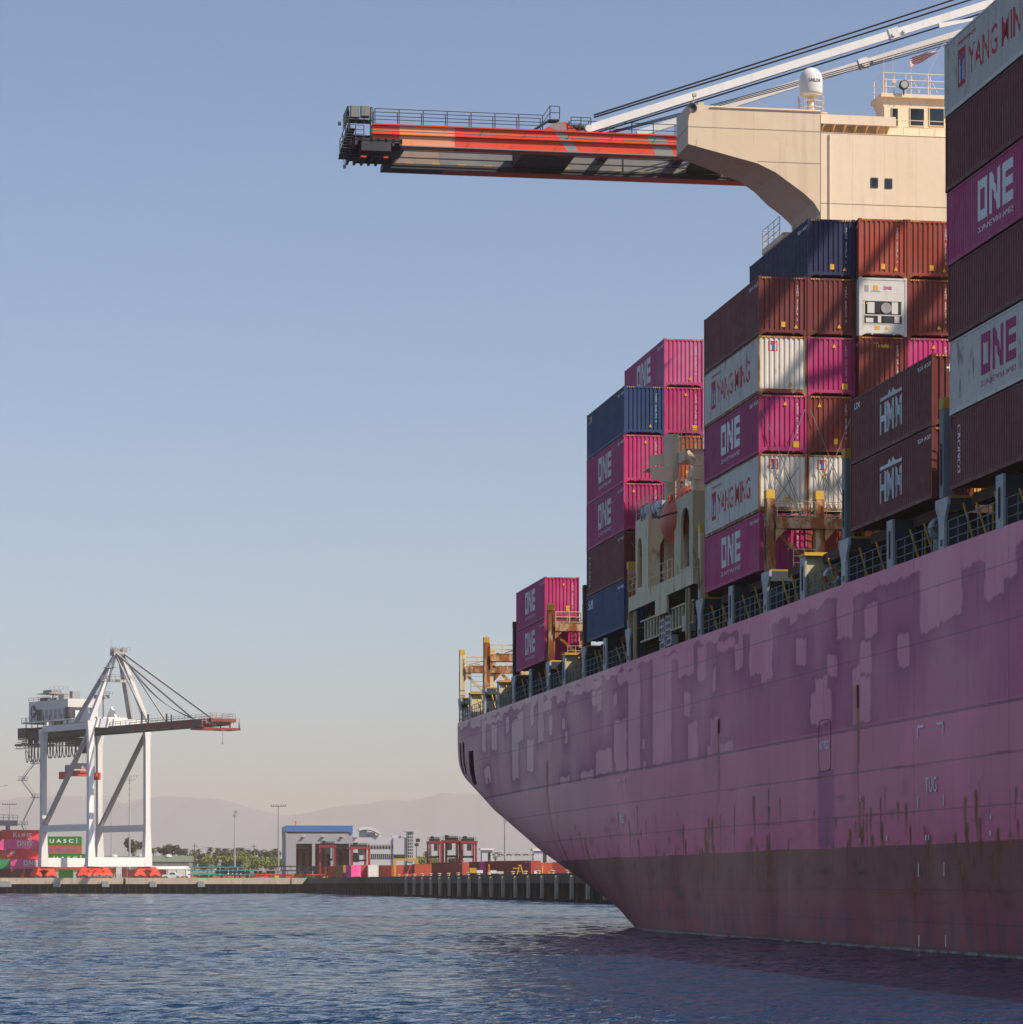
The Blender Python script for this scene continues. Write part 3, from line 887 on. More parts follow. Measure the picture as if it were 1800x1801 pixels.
def container(d, s, z, col, label, mark=None, end='plain', group=None, simple=False, rz=TH, loc=None, post=None):
    o = thing('shipping_container', label, 'container', loc if loc is not None else SW(d, s, z), rz, group)
    mt = M[col]; _cn[0] += 1
    mesh_obj('frame', ME_FRAME, post or (mt if simple else M.get('post_'+col, mt)), o)
    mesh_obj('side_panel', ME_SIDE, mt, o)
    q = mesh_obj('side_panel', ME_SIDE, mt, o, (CW, CL, 0), (0, 0, math.pi))
    mesh_obj('roof_panel', ME_ROOF, mt, o)
    mesh_obj('end_panel', ME_END, mt, o, (CW, CL, 0), (0, 0, math.pi))
    if mark:
        for me, mm in mk(mark): mesh_obj('lettering', me, mm, o)
    if not simple:
        for me, mm in mk('serial'): mesh_obj('serial_number', me, mm, o)
    if end == 'reefer': reefer_end(o)
    else:
        mesh_obj('end_panel', ME_END, mt, o)
        if not simple:
            for me_ in ME_STRIPES: mesh_obj('height_stripes', me_, M['mark_yellow'], o)
            mesh_obj('serial_number', SER[_cn[0] % 3], M['mark_white'], o)
            for me_ in STK[_cn[0] % len(STK)]: mesh_obj('warning_label', me_, M['mark_yellow'], o)
        if end == 'ym':
            mesh_obj('emblem', end_mark(y_mark(.5, .46, 'red'), .5, 2.12, 'emblem'), M['mark_red'], o)
            mesh_obj('emblem', end_mark(y_mark(.5, .46, 'blue'), .5, 2.12, 'emblem'), M['mark_blue'], o)
        if end == 'touax': mesh_obj('lettering', end_mark(text_bm('Touax', .21, .95, .014), .75, 2.35), M['mark_yellow'], o)
        if end == 'hmm': mesh_obj('lettering', end_mark(text_bm('HMM', .28, .8, .016), .55, 2.2), M['mark_white'], o)
    return o
def reefer_end(o):
    w, h = CW, CHh
    m = MB(); m.box(.1, w-.1, .03, .08, .26, h-.12); m.build('end_panel', M['reefer'], o)
    m = MB(); m.box(.3, w-.3, .028, .034, 1.05, 1.72); m.box(.26, w-.26, .028, .034, .34+.28, 1.0); m.build('machinery_recess', M['dark'], o)
    m = MB(); m.box(.42, .78, -.005, .03, 1.12, 1.66); m.box(1.66, 1.98, 0, .03, 1.1, 1.68); m.box(.34, .72, 0, .03, .66, .88); m.box(.95, 1.12, -.005, .03, .66, .98); m.box(1.8, 2.05, 0, .03, .66, .98)
    m.box(.22, .26, .015, .03, .6, 1.75); m.box(w-.26, w-.22, .015, .03, .6, 1.75); m.box(.22, w-.22, .015, .03, 1.72, 1.76); m.box(.22, w-.22, .015, .03, 1.0, 1.05); m.box(.22, w-.22, .015, .03, .58, .62)
    m.build('unit_cover', M['reefer'], o)
    m = MB(); m.lathe((1.38, .0, 1.38), [(.27, .028), (.27, -.01), (.22, -.012), (.05, .0)], 20, 'y'); m.build('fan', M['cranegrey'], o)
    m = MB(); m.box(.8, 1.05, -.01, .03, 1.15, 1.6); m.box(1.22, 1.3, 0, .03, .66, .98); m.build('control_display', M['black'], o)
    m = MB(); m.box(.72, .97, .022, .028, 2.28, 2.5); m.box(.8, 1.05, .022, .028, .3, .5); m.prism([(1.28, .32), (1.52, .32), (1.4, .53)], 'xz', .022, .028); m.box(1.95, 2.05, .01, .014, .8, .95); m.box(.36, .46, -.008, -.004, 1.55, 1.64)
    m.build('warning_label', M['mark_yellow'], o)
    m = MB(); m.box(.62, 1.07, .018, .024, 2.2, 2.24); m.box(.3, .48, .012, .03, 2.2, 2.5)
    for x in (.18, .6, 1.0, 1.4, 1.8, 2.22):
        for z in (1.85, 2.1, 2.65, .45): m.box(x, x+.03, .022, .029, z, z+.03)
    m.build('rivets', M['cranegrey'], o)
    mesh_obj('lettering', flat_mark(one_bm(.16, .42)), M['mark_mag'], o, (1.25, .022, 2.3))

ORD = ['bottom', 'second', 'third', 'fourth', 'fifth', 'sixth']
PIT = 2.91
ZB = 18.15
def nm(col): return {'magenta':'magenta','magenta_fade':'faded magenta','brown':'dark brown','darkred':'dark red','red':'rust red','orange':'orange red','blue':'blue','navy':'navy blue','white':'white','reefer':'white refrigerated'}[col]
MT = {'one':'with white side lettering', 'one_mag':'with magenta side lettering','ym':'with red side lettering','hmm':'with white side emblem','hmm_plain':'with white side emblem','cronos':'with vertical lettering','cai_y':'with yellow corner lettering','cai_w':'with white corner label','serial':'', None:''}
STACKN = {}
def stack(c, s0, tiers, where, lean=0., simple=False, dz=0., ds=0., group=None):
    n = len(tiers)
    for t_, it in enumerate(tiers):
        if it is None: continue
        col, mark, end = (list(it)+[None, 'plain'])[:3] if isinstance(it, tuple) else (it, None, 'plain')
        if end is None: end = 'plain'
        pos = 'top' if t_ == n-1 else ORD[t_]
        lab = f"{nm(col)} container {MT[mark]}, {pos} tier of {where}".replace('  ', ' ').replace(' ,', ',')
        j = lambda a: random.uniform(-a, a)
        container(D0 + c*2.47 - lean*t_ + j(.012), s0 + j(.03) + ds, ZB + t_*PIT + dz, col, lab, mark, end, group or 'containers stacked on the ship deck', simple=simple,
                  post=(M['rusty'] if end in ('ym',) else None))
b, w_ = 'brown', 'white'
stack(0, 104.8, [(b,'cronos'), (w_,'one_mag'), b, ('magenta','one'), b, (w_,'ym')], 'outer stack at right edge', lean=.05)
stack(0, 119.45, [(b,'hmm_plain'), (b,'hmm','hmm')], 'the short two high stack')
stack(1, 119.45, [b, 'darkred'], 'stack inboard of the two high one')
stack(0, 148.5, [('magenta','one'), (w_,'ym','ym'), ('magenta','one'), (w_,'ym','ym'), b], 'outer stack behind rusty lashing bridge')
stack(1, 148.5, ['red', (w_,None,'ym'), 'darkred', 'magenta', b, 'navy'], 'stack right of the five high one')
stack(2, 148.5, [b, b, b, ('darkred',None,'touax'), ('reefer',None,'reefer'), 'red'], 'stack holding the refrigerated unit', ds=-.5)
stack(3, 148.5, [b, b, b, 'magenta', 'darkred', 'red'], 'stack below the wheelhouse windows', ds=-.5)
stack(0, 182.5, [('blue','cai_w'), (b,'cronos'), ('magenta','one'), ('magenta','one'), ('blue','cai_y')], 'five high stack behind the lifeboat')
stack(1, 182.5, [b, 'orange', 'orange', 'orange', ('magenta','one'), ('magenta_fade','one')], 'six high stack behind the davit')
stack(0, 210.5, [('magenta','one'), ('magenta','one')], 'stack nearest the stern')
# ---------------------------------------------------------------- fittings on the ship (children of the ship, ship coordinates)
def Y_AT(x, s):
    k = (x-900)/F; return s/(CT - k*ST)
def DZ(x, y, s):
    Y = Y_AT(x, s); k = (x-900)/F
    return (k*Y*CT + Y*ST, EYE + (HOR-y)/F*Y)
DK = 15.98
def slot(m, y, z0, z1, w, x=-.012, n=8, mi=0):
    """dark oval slot in an outboard plate"""
    P = []
    for i in range(n+1): q = math.pi*i/n; P.append((y+w/2*math.cos(q), z1-w/2+w/2*math.sin(q)))
    for i in range(n+1): q = math.pi+math.pi*i/n; P.append((y+w/2*math.cos(q), z0+w/2+w/2*math.sin(q)))
    m.prism(P, 'yz', x, x+.02, mi)
def at(o, d, s, z=DK):
    o.location = (d, s, z); return o
def lashing_bridge(s, n=5, post='rusty', cap='yellow', light=True, beamm='rusty', full=True):
    m = MB(); L = (n-1)*2.47+.45
    m.box(.45, L, -.42, .42, 4.30, 4.36); m.box(.45, L, -.45, -.38, 4.1, 4.62); m.box(.45, L, .38, .45, 4.1, 4.62)
    for k in range(n-1): m.prism([(.45+k*2.47, 4.1), (.45+k*2.47+.55, 4.1), (.45+k*2.47, 3.5)], 'xz', -.38, .38)
    br = at(m.build('lashing_bridge', M[beamm], SHIP), D0, s)
    m = MB(); m.box(0, .42, -.27, .27, 2.02, 5.55); m.box(.44, .5, -.1, .1, 2.02, 5.5)
    p0 = m.build('post', M[post], br, bevel=.02)
    m = MB(); m.box(-.005, .425, -.275, .275, 5.55, 5.98); c0 = m.build('post_cap', M[cap], br)
    m = MB(); slot(m, 0, 2.5, 4.2, .24); m.build('slot', M['shade'], br)
    for k in range(1, n):
        q = p0.copy(); COL.objects.link(q); q.parent = br; q.location = (k*2.47, 0, 0)
        q = c0.copy(); COL.objects.link(q); q.parent = br; q.location = (k*2.47, 0, 0)
    m = MB()
    for k in range(n-1):
        a = .5+k*2.47
        m.rail([(a, -.42, 4.36), (a+1.9, -.42, 4.36)], 1.05, .95, .022)
        m.rail([(a, .42, 4.36), (a+1.9, .42, 4.36)], 1.05, .95, .022)
    m.build('walkway_railing', M['cream_rusty'], br)
    m = MB()   # stowed lashing rods and turnbuckles heaped on the walkway
    for k in range(n-1):
        for i in range(7):
            a = .6+k*2.47+random.random()*.7; z = 4.42+random.random()*.35
            m.cyl((a, -.3+random.random()*.3, z), (a+1.0+random.random()*.5, -.3+random.random()*.4, z+random.uniform(-.2, .45)), .022, 5)
        for i in range(3):
            a = .7+k*2.47+random.random()*1.4; m.cyl((a, -.4, 4.5+random.random()*.2), (a+.25, -.4, 4.4+random.random()*.3), .06, 6)
    m.build('lashing_rods', M['rust_dark'], br)
    for k in range(0, n-1, 2):
        m = MB(); m.beam((.5+k*2.47, 0, 4.0), (2.3+k*2.47, 0, 2.3), .2, .2); m.build('diagonal_brace', M[post], br)
    m = MB(); m.box(.1, L, -.5, .5, 2.0, 2.06)
    m.build('lower_platform', M['rust_dark'], br)
    m = MB(); m.box(.14, L-.4, -.56, -.5, 1.82, 2.08); m.box(.2, .5, -.5, .3, 1.45, 1.82); m.build('platform_edge', M['yellow'], br)
    for k in range(min(2, n-1)):
        a = 1.3+k*2.47; m = MB(); m.rail([(a, -.5, 2.08), (a+1.1, -.5, 2.08)], 1.0, .6, .022); m.build('platform_railing', M['cream_rusty'], br)
    # flared stanchion carrying the bridge at the ship side
    m = MB(); m.prism([(-.36,0), (.36,0), (.36,.95), (.46,1.25), (.82,1.7), (.82,2.0), (-.82,2.0), (-.82,1.7), (-.46,1.25), (-.36,.95)], 'yz', .0, .12)
    m.build('stanchion', M['lightgrey'], br)
    m = MB(); m.box(.121, .9, -.3, .3, 0, 1.98); m.box(.121, 1.2, -.62, -.3, 1.5, 1.98)
    m.build('stanchion_web', M['greyblue'], br)
    m = MB(); m.box(-.01, .0, -.18, .12, .12, .38); m.build('drain_hole', M['black'], br)
    return br
for s, kw in [(118.2, dict(n=2, post='steel')), (132.8, dict(n=3, post='steel')), (147.2, dict(n=5)), (161.9, dict(n=2, post='cream_rusty')), (181.3, dict(n=3)), (195.9, dict(n=3, post='rust_dark', cap='rust_dark')),
              (209.3, dict(n=4)), (224.1, dict(n=3, post='dark', cap='rust_dark')), (238.4, dict(n=4)), (251.6, dict(n=4, post='cream_rusty'))]:
    lashing_bridge(s, **kw)
def pillar(s, lit=False, w=.9, L=1.5):
    m = MB(); m.box(0, .1, -w/2, w/2, 0, 2.0); p = at(m.build('side_pillar', M['lightgrey'], SHIP), D0, s)
    m = MB(); slot(m, 0, .35, 1.55, .26); m.build('slot', M['shade'], p)
    m = MB(); m.box(.101, L, -.34, .34, 0, 1.98); m.build('pillar_box', M['cream_rusty' if lit else 'greyblue'], p)  # sunlit pillars get a cream box, shaded ones the dark grey-blue
    if lit:
        m = MB(); m.box(-.05, L+.9, -.6, -.5, 1.98, 2.14); m.box(-.05, .05, -.5, .5, 1.98, 2.1); m.box(L+.7, L+.85, -.55, -.4, 0, 1.98); m.beam((L+.3, -.5, 0), (L-.1, -.5, 1.9), .06); m.build('platform_edge', M['yellow'], p)
        m = MB(); m.box(-.02, L+.8, -.5, .5, 1.99, 2.05); m.build('platform', M['rust_dark'], p)
    return p
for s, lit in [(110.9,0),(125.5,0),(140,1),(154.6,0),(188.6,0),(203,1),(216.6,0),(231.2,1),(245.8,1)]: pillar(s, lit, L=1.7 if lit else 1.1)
def railing(s0, s1):
    m = MB(); m.rail([(0, 0, 0), (0, s1-s0, 0)], 1.08, 1.15, .024)
    r = at(m.build('deck_railing', M['steel'], SHIP), D0+.14, s0)
    n = max(1, int((s1-s0)/1.9))
    for k in range(n):
        y = (k+.3+random.random()*.4)*(s1-s0)/n
        m = MB(); m.beam((.65, y, 0), (.35, y+.5, 1.35+random.random()*.4), .07, .07); m.build('yellow_brace', M['yellow'], r)
        if random.random() < .5: m = MB(); m.beam((1.0, y+.5, 0), (1.0, y+.5, 1.5), .06, .06); m.build('yellow_post', M['yellow'], r)
    m = MB()
    for k in range(n+1):
        y = random.random()*(s1-s0); h = .4+random.random()*.8
        m.box(1.1, 1.9, y, y+.35+random.random()*.5, 0, h); m.cyl((1.4, y, 0), (1.4, y, 1.9), .07, 6)
    m.cyl((2.2, 0, 1.3), (2.2, s1-s0, 1.3), .07, 6); m.cyl((2.3, 0, 1.6), (2.3, s1-s0, 1.6), .05, 6)
    m.build('deck_fittings', M['dark'], r)
sup = [104.8, 110.9, 118.2, 125.5, 132.8, 140, 147.2, 154.6, 161.9]
for a, c_ in zip(sup[:-1], sup[1:]): railing(a+.5, c_-.5)
sup = [181.3, 188.6, 195.9, 203, 209.3, 216.6, 224.1, 231.2, 238.4, 245.8, 251.6]
for a, c_ in zip(sup[:-1], sup[1:]): railing(a+.5, c_-.5)
# stern end rail and aft house bits seen through the posts
m = MB(); m.rail([(.1, 0, 0), (14, 0, 0)], 1.08, 1.5, .025); at(m.build('deck_railing', M['steel'], SHIP), D0, 252.4)
m = MB(); m.box(3.2, 9, 0, 2.4, 0, 4.0); m.box(3.0, 9.4, -.3, 2.7, 4.0, 4.12)
for k in range(4): m.box(3.1, 9.2, -.25, -.2, .6+k*.9, .68+k*.9)
at(m.build('aft_mooring_house', M['cream_rusty'], SHIP), D0, 240.5)
m = MB()
for k in range(9): m.beam((4.2, 0, .4+k*.42), (5.2, 0, .4+k*.42), .035)
m.beam((4.2, 0, 0), (4.2, 0, 4.4), .05); m.beam((5.2, 0, 0), (5.2, 0, 4.4), .05)
at(m.build('ladder', M['steel'], SHIP), D0-3.4, 250.6)
# cowl vent beside the passage
m = MB(); m.lathe((0,0,0), [(.22,0),(.22,.7),(.3,.8)], 14); m.lathe((0,0,1.15), [(.3,.3),(.42,.15),(.45,-.1),(.43,-.42),(.36,-.44),(.33,-.2)], 18, 'y')
at(m.build('cowl_vent', M['lightgrey'], SHIP, smooth=False), D0+.62, S_OF(1628)+.2, DK-.05)

# lashing rods crossed over the lower sunlit ends
def cross_rods(s, d0, z0, k=2):
    m = MB()
    for i in range(k):
        a = d0+i*2.47
        for (x0, x1, zt) in ((.1, 2.3, 5.75), (2.3, .1, 5.75), (.35, 1.2, 2.9), (2.1, 1.2, 2.9), (.15, 2.0, 2.9), (2.3, .4, 2.9)):
            m.cyl((a+x0, s-.35, z0+.3), (a+x1, s-.08, z0+zt), .021, 5)
        m.cyl((a+.3, s-.36, z0+.25), (a+.55, s-.33, z0+.9), .045, 6); m.cyl((a+2.1, s-.36, z0+.25), (a+1.85, s-.33, z0+.9), .045, 6)
    return m.build('lashing_rods', M['steel'], SHIP)
cross_rods(148.45, D0, 20.4, 2)
cross_rods(182.45, D0, 20.4, 1)
cross_rods(148.45-.5, D0+4.94, 20.4, 2)

# ---------------------------------------------------------------- superstructure and bridge wing
S0 = 164.6
def superstructure():
    front = [DZ(x, y, S0) for x, y in ((1211,182),(1211,253),(1333,287),(1365,303),(1392,323),(1415,340),(1432,356),(1444,375))]
    front[0] = (D0, 45.1); front[1] = (D0, front[1][1])
    dh = front[-1][0]
    pts = front + [(dh, 45.1)]
    sb = [167.6, 167.6, 169.0, 169.5, 170.0, 170.0, 170.0, 170.0, 168.8]
    m = MB(); n = len(pts)
    vs = [(p[0], S0, p[1]) for p in pts] + [(p[0], q, p[1]) for p, q in zip(pts, sb)]
    fs = [tuple(range(n)), tuple(range(2*n-1, n-1, -1))] + [(i, n+i, n+(i+1) % n, (i+1) % n) for i in range(n)]
    m._add(vs, fs)
    m2 = MB(); zt = 43.9
    m2.box(dh+.002, 73.5, S0, 168.8, DK, zt)
    house = m2.build('superstructure', M['cream'], SHIP)
    wing = m.build('bridge_wing', M['cream'], house)
    seam = paint('weld_seam', (.30, .22, .15), .7, .2)
    m = MB()
    def hl(x0, x1, z): m.box(x0, x1, S0-.006, S0, z-.02, z+.02)
    hl(D0, dh, 43.9); hl(front[2][0], dh, 42.15); hl(dh, 73, 40.0); m.box(dh-.02, dh+.02, S0-.008, S0-.001, 36, 45.05); hl(dh, 73, 43.86)
    m.box(D0-.006, D0, S0, 167.6, 43.88, 43.92)
    m.build('plate_seams', seam, house)
    # little windows
    for (x0, y0) in ((1532, 312), (1557, 313.5)):
        a = DZ(x0, y0, S0); b_ = DZ(x0+13, y0+18, S0)
        w_ = b_[0]-a[0]; h_ = a[1]-b_[1]
        m = MB(); m.box(0, w_, -.05, 0, 0, h_); f = m.build('window', M['cranedark'], house, bevel=.02); f.location = (a[0], S0, b_[1])
        m = MB(); m.box(.06, w_-.06, -.056, -.051, .06, h_-.06); m.build('pane', M['glass'], f)
    # wheelhouse
    S1 = 167.0
    wl = DZ(1556, 190, S1)[0]
    m = MB(); m.box(wl, 68, S1, 168.7, 43.9, 46.55); m.box(wl-.25, 68.2, S1-.25, 168.9, 46.55, 46.75)
    m.prism([(wl-.25, 46.55), (wl, 46.0), (wl, 46.55)], 'xz', S1, 168.6)
    wh = m.build('wheelhouse', M['cream'], house)
    for (xa, xb) in ((1568, 1581), (1600, 1627), (1634, 1662), (1669, 1697)):
        a = DZ(xa, 189, S1); b_ = DZ(xb, 223, S1); w_ = b_[0]-a[0]; h_ = a[1]-b_[1]
        m = MB(); m.box(0, w_, -.05, 0, 0, h_); f = m.build('window', M['cream_rusty'], wh, bevel=.015); f.location = (a[0], S1, b_[1])
        m = MB(); m.box(.06, w_-.06, -.056, -.051, .06, h_-.06); m.build('pane', M['glass'], f)
    m = MB(); m.rail([(wl-.1, S1-.15, 46.75), (66, S1-.15, 46.75)], 1.15, 1.3, .022); m.rail([(wl-.1, S1-.1, 46.75), (wl-.1, 168.7, 46.75)], 1.15, 1.4, .022)
    m.build('roof_railing', M['cream'], wh)
    m = MB(); m.rail([(wl-1.2, S1-.9, 44.6), (66, S1-.9, 44.6)], .5, 1.6, .022, 1); m.rail([(wl+.5, S0+.3, 43.9), (62, S0+.3, 43.9)], .5, .9, .02, 1); m.build('catwalk_railing', M['cream'], wh)
    # wind deflector with brackets
    m = MB(); m.box(dh+.02, wl+.05, S0+.35, S0+1.5, 44.72, 44.95); m.box(dh+.02, wl+.05, S0+.3, S0+.36, 44.45, 44.95)
    m.build('wind_deflector', M['cream'], house)
    m = MB()
    for k in range(7):
        x = dh+.3+k*.62
        m.prism([(S0+.4, 44.45), (S0+1.4, 44.71), (S0+1.5, 43.9)], 'yz', x, x+.05)
    m.box(dh, wl, S0+1.5, S0+1.6, 43.9, 44.7)
    m.build('deflector_brackets', M['cream'], house)
    for i, x_ in enumerate((1262, 1320, 1385)):
        a = DZ(x_, 200, S0); m = MB(); m.box(a[0]-.16, a[0]+.16, S0-.35, S0-.05, 45.12, 45.36); m.cyl((a[0], S0-.05, 45.1), (a[0], S0-.05, 45.3), .04, 6); pass
    m = MB(); m.cyl((dh+.5, S0-.07, 36), (dh+.5, S0-.07, 43.8), .035, 6); m.cyl((D0+1.2, S0-.05, 45.0), (dh, S0-.05, 45.0), .03, 6); m.build('cable_conduit', M['cream'], house)
    for x_ in (1268, 1326, 1384, 1500, 1556, 1612): a = DZ(x_, 300, S0); m = MB(); m.box(a[0]-.006, a[0]+.006, S0-.003, S0, 43.0 if x_ < 1400 else 36, 45.0 if x_ < 1440 else 43.8); m.build('plate_seam', M['cream_rusty'], house)
    # masts, aerials, searchlight, radar
    def post(x, yb, yt, r, s=S1-.1):
        a = DZ(x, yb, s); b_ = DZ(x, yt, s); return ((a[0], s, a[1]), (b_[0], s, b_[1]), r)
    m = MB()
    for (x, yb, yt, r) in [(1558,165,138,.06),(1555,150,86,.012),(1571,150,92,.012),(1573,165,132,.03),(1603,165,130,.035),(1636,165,129,.035),(1604,130,100,.01)]:
        a, b_, rr = post(x, yb, yt, r); m.cyl(a, b_, rr, 6)
    a = DZ(1603,140,S1); b_ = DZ(1617,164,S1); m.cyl((a[0],S1-.1,a[1]),(b_[0],S1-.1,b_[1]),.03,5)
    a = DZ(1636,140,S1); b_ = DZ(1648,164,S1); m.cyl((a[0],S1-.1,a[1]),(b_[0],S1-.1,b_[1]),.03,5)
    a = DZ(1572,144,S1); m.lathe((a[0],S1-.15,a[1]), [(.11,-.01),(.13,0),(.11,.01)], 12, 'y')
    m.build('aerials', M['cream'], wh)
    a = DZ(1590.5,149,S1-.4); m = MB(); m.lathe((0,0,0), [(.1,.3),(.24,.2),(.27,.0),(.25,-.12)], 18, 'y'); m.cyl((0,.05,-.55),(0,.05,-.2),.035,6)
    q = m.build('searchlight', M['black'], wh); q.location = (a[0], S1-.4, a[1])
    m = MB(); m.lathe((0,0,0), [(.2,-.124),(.2,-.128)], 18, 'y'); m.build('lens', M['cranegrey'], q)
    # bulb on rods in the window
    # radar scanner on its pedestal
    sR = 168.6
    a = DZ(1652,45,sR); b_ = DZ(1712,37,sR); m = MB()
    m.beam((a[0],sR,a[1]), (b_[0],sR,b_[1]+.1), .16, .28, w2=.12, h2=.14); q = m.build('radar_scanner', M['cranewhite'], wh)
    c0 = DZ(1700,60,sR); m = MB(); m.cyl((c0[0],sR,46.75),(c0[0],sR,c0[1]-.1),.16,10); m.lathe((c0[0],sR,c0[1]-.1),[(.28,0),(.28,.25),(.16,.45)],14)
    m.beam((c0[0]-.5,sR,c0[1]-1.2),(c0[0],sR,c0[1]-.4),.05); m.build('radar_mast', M['cranewhite'], wh)
    # domed aerial on its caged pedestal
    sD = 165.9; a = DZ(1427,165,sD)
    q = thing('satellite_dome', 'white domed satellite aerial with black lettering on the bridge wing', 'antenna', SW(a[0], sD, 45.1), TH)
    m = MB(); m.lathe((0,0,1.15), [(.45,-.08),(.6,0),(.63,.1),(.64,.75),(.6,1.0),(.5,1.22),(.34,1.38),(.16,1.46),(.03,1.48)], 28)
    m.build('dome', paint('dome_white', (.78,.77,.75), .35, 0, .1, .12), q, smooth=True)
    m = MB(); m.cyl((0,0,0),(0,0,1.1),.15,10); m.cyl((0,0,0),(0,0,.12),.5,14); m.build('pedestal', M['cream'], q)
    m = MB(); k_ = 8; ring = [(.72*math.cos(2*math.pi*i/k_), .72*math.sin(2*math.pi*i/k_), .02) for i in range(k_+1)]
    m.rail(ring, 1.0, 1, .018, 3); m.box(-.75,.75,-.75,.75,-.02,.02); m.build('guard_cage', M['cream'], q)
    b2 = text_bm('SAILOR', .18, .74, .003)
    for v in b2.verts:
        x = v.co.x-.3; an = x/.655; v.co = Vector((.655*math.sin(an), -.655*math.cos(an), v.co.y+1.72))
    me = bpy.data.meshes.new('lettering'); b2.to_mesh(me); b2.free(); mesh_obj('lettering', me, M['mark_black'], q)
    # wing tip horn and little light
    a = DZ(1217.5,190,S0-.3); m = MB(); m.lathe((0,0,0), [(.06,.25),(.14,.12),(.27,.0),(.28,-.05),(.2,-.03),(.05,.05)], 20, 'y'); m.cyl((0,.15,-.1),(0,.3,.4),.03,5)
    q = m.build('horn_loudspeaker', M['cranedark'], house); q.location = (a[0], S0-.3, a[1])
    m = MB(); m.cyl((D0+.35,S0+.2,45.1),(D0+.35,S0+.2,45.75),.025,6); m.box(D0+.28,D0+.5,S0+.1,S0+.3,45.6,45.75); m.build('wing_camera', M['cream_rusty'], house)
    m = MB(); m.box(D0+.6,D0+.95,S0+.2,S0+.5,45.1,45.3); m.build('junction_box', M['cream_rusty'], house)
    # side balcony
    m = MB(); m.box(dh-1.0, dh+1, 169.0, 174, 39.0, 39.3); m.box(dh-.2, dh+1, 168.8, 174, 30, 39.0); m.rail([(dh-.95,170.0,39.3),(dh-.95,174,39.3)],1.1,1.2,.022); m.rail([(dh-.95,174,39.3),(dh,174,39.3)],1.1,1.2,.022)
    m.build('side_balcony', M['cream'], house)
    m = MB(); m.cyl((dh-.25,169.6,37),(dh-.25,169.6,42.3),.1,8); m.build('drain_pipe', M['cream'], house)
superstructure()
def flag():
    s = 172; a = DZ(1603, 110, s); b_ = DZ(1656, 84, s)
    q = thing('flag', 'striped red and white flag flying above the wheelhouse', 'flag', SW(a[0], s, a[1]), TH)
    w_, h_ = b_[0]-a[0], b_[1]-a[1]
    def P(u, v):   # u along fly, v across stripes 0..1
        sag = .10*math.sin(u*7)+.06*math.sin(u*13+v)
        th = (1-u)*.62+.10
        return (w_*(1-u)*1.0*0 + w_*u, .25*math.sin(u*5+v*2), h_*u**1.15 + (v-.5)*th*.8 + sag*.5)
    for nm_, mt, sel in (('red_stripes', M['mark_red'], lambda i: i % 2 == 0), ('white_stripes', M['mark_white'], lambda i: i % 2 == 1)):
        m = MB()
        for i in range(9):
            if not sel(i): continue
            for k in range(14):
                u0, u1 = k/16, (k+1)/16; v0, v1 = i/9, (i+1)/9
                m._add([P(u0,v0),P(u1,v0),P(u1,v1),P(u0,v1)], [(0,1,2,3)])
        m.build(nm_, mt, q)
    m = MB()
    for k in range(9, 16):
        u0, u1 = k/16, (k+1)/16
        a0, a1, c1, c0 = P(u0,.5), P(u1,.5), P(u1,1), P(u0,1)
        m._add([tuple(x+(-.02 if j == 1 else 0) for j, x in enumerate(p)) for p in (a0,a1,c1,c0)], [(0,1,2,3)])
    m.build('blue_canton', M['mark_blue'], q)
    m = MB(); e = P(1, .5); m.cyl(e, (e[0]+.5, e[1], e[2]+.6), .01, 4); m.cyl(P(0,.5), (P(0,.5)[0], .2, -3.5), .012, 4); m.cyl(e,(e[0]-1.8,0,e[2]-3.6),.01,4); m.build('halyard', M['cream'], q)
flag()

# ---------------------------------------------------------------- lifeboat station
def arch_plate(m, plane, u0, u1, z0, z1, holes, t0, t1):
    """plate in plane 'yz' or 'xz' with round-topped holes [(ua, ub, za, zb)] built from strips"""
    us = sorted(set([u0, u1] + [h for q in holes for h in q[:2]]))
    for a, b_ in zip(us[:-1], us[1:]):
        mid = (a+b_)/2; H = [q for q in holes if q[0]-1e-6 <= mid <= q[1]+1e-6]
        if not H: m.prism([(a,z0),(b_,z0),(b_,z1),(a,z1)], plane, t0, t1)
        else:
            q = H[0]; r = (q[1]-q[0])/2; c = (q[0]+q[1])/2
            if q[2] > z0+.01: m.prism([(a,z0),(b_,z0),(b_,q[2]),(a,q[2])], plane, t0, t1)
            n = 10
            for i in range(n):
                x0 = q[0]+(q[1]-q[0])*i/n; x1 = q[0]+(q[1]-q[0])*(i+1)/n
                y0 = q[3]-r*.8+.8*math.sqrt(max(0, r*r-(x0-c)**2)); y1 = q[3]-r*.8+.8*math.sqrt(max(0, r*r-(x1-c)**2))
                m.prism([(x0,y0),(x1,y1),(x1,z1),(x0,z1)], plane, t0, t1)
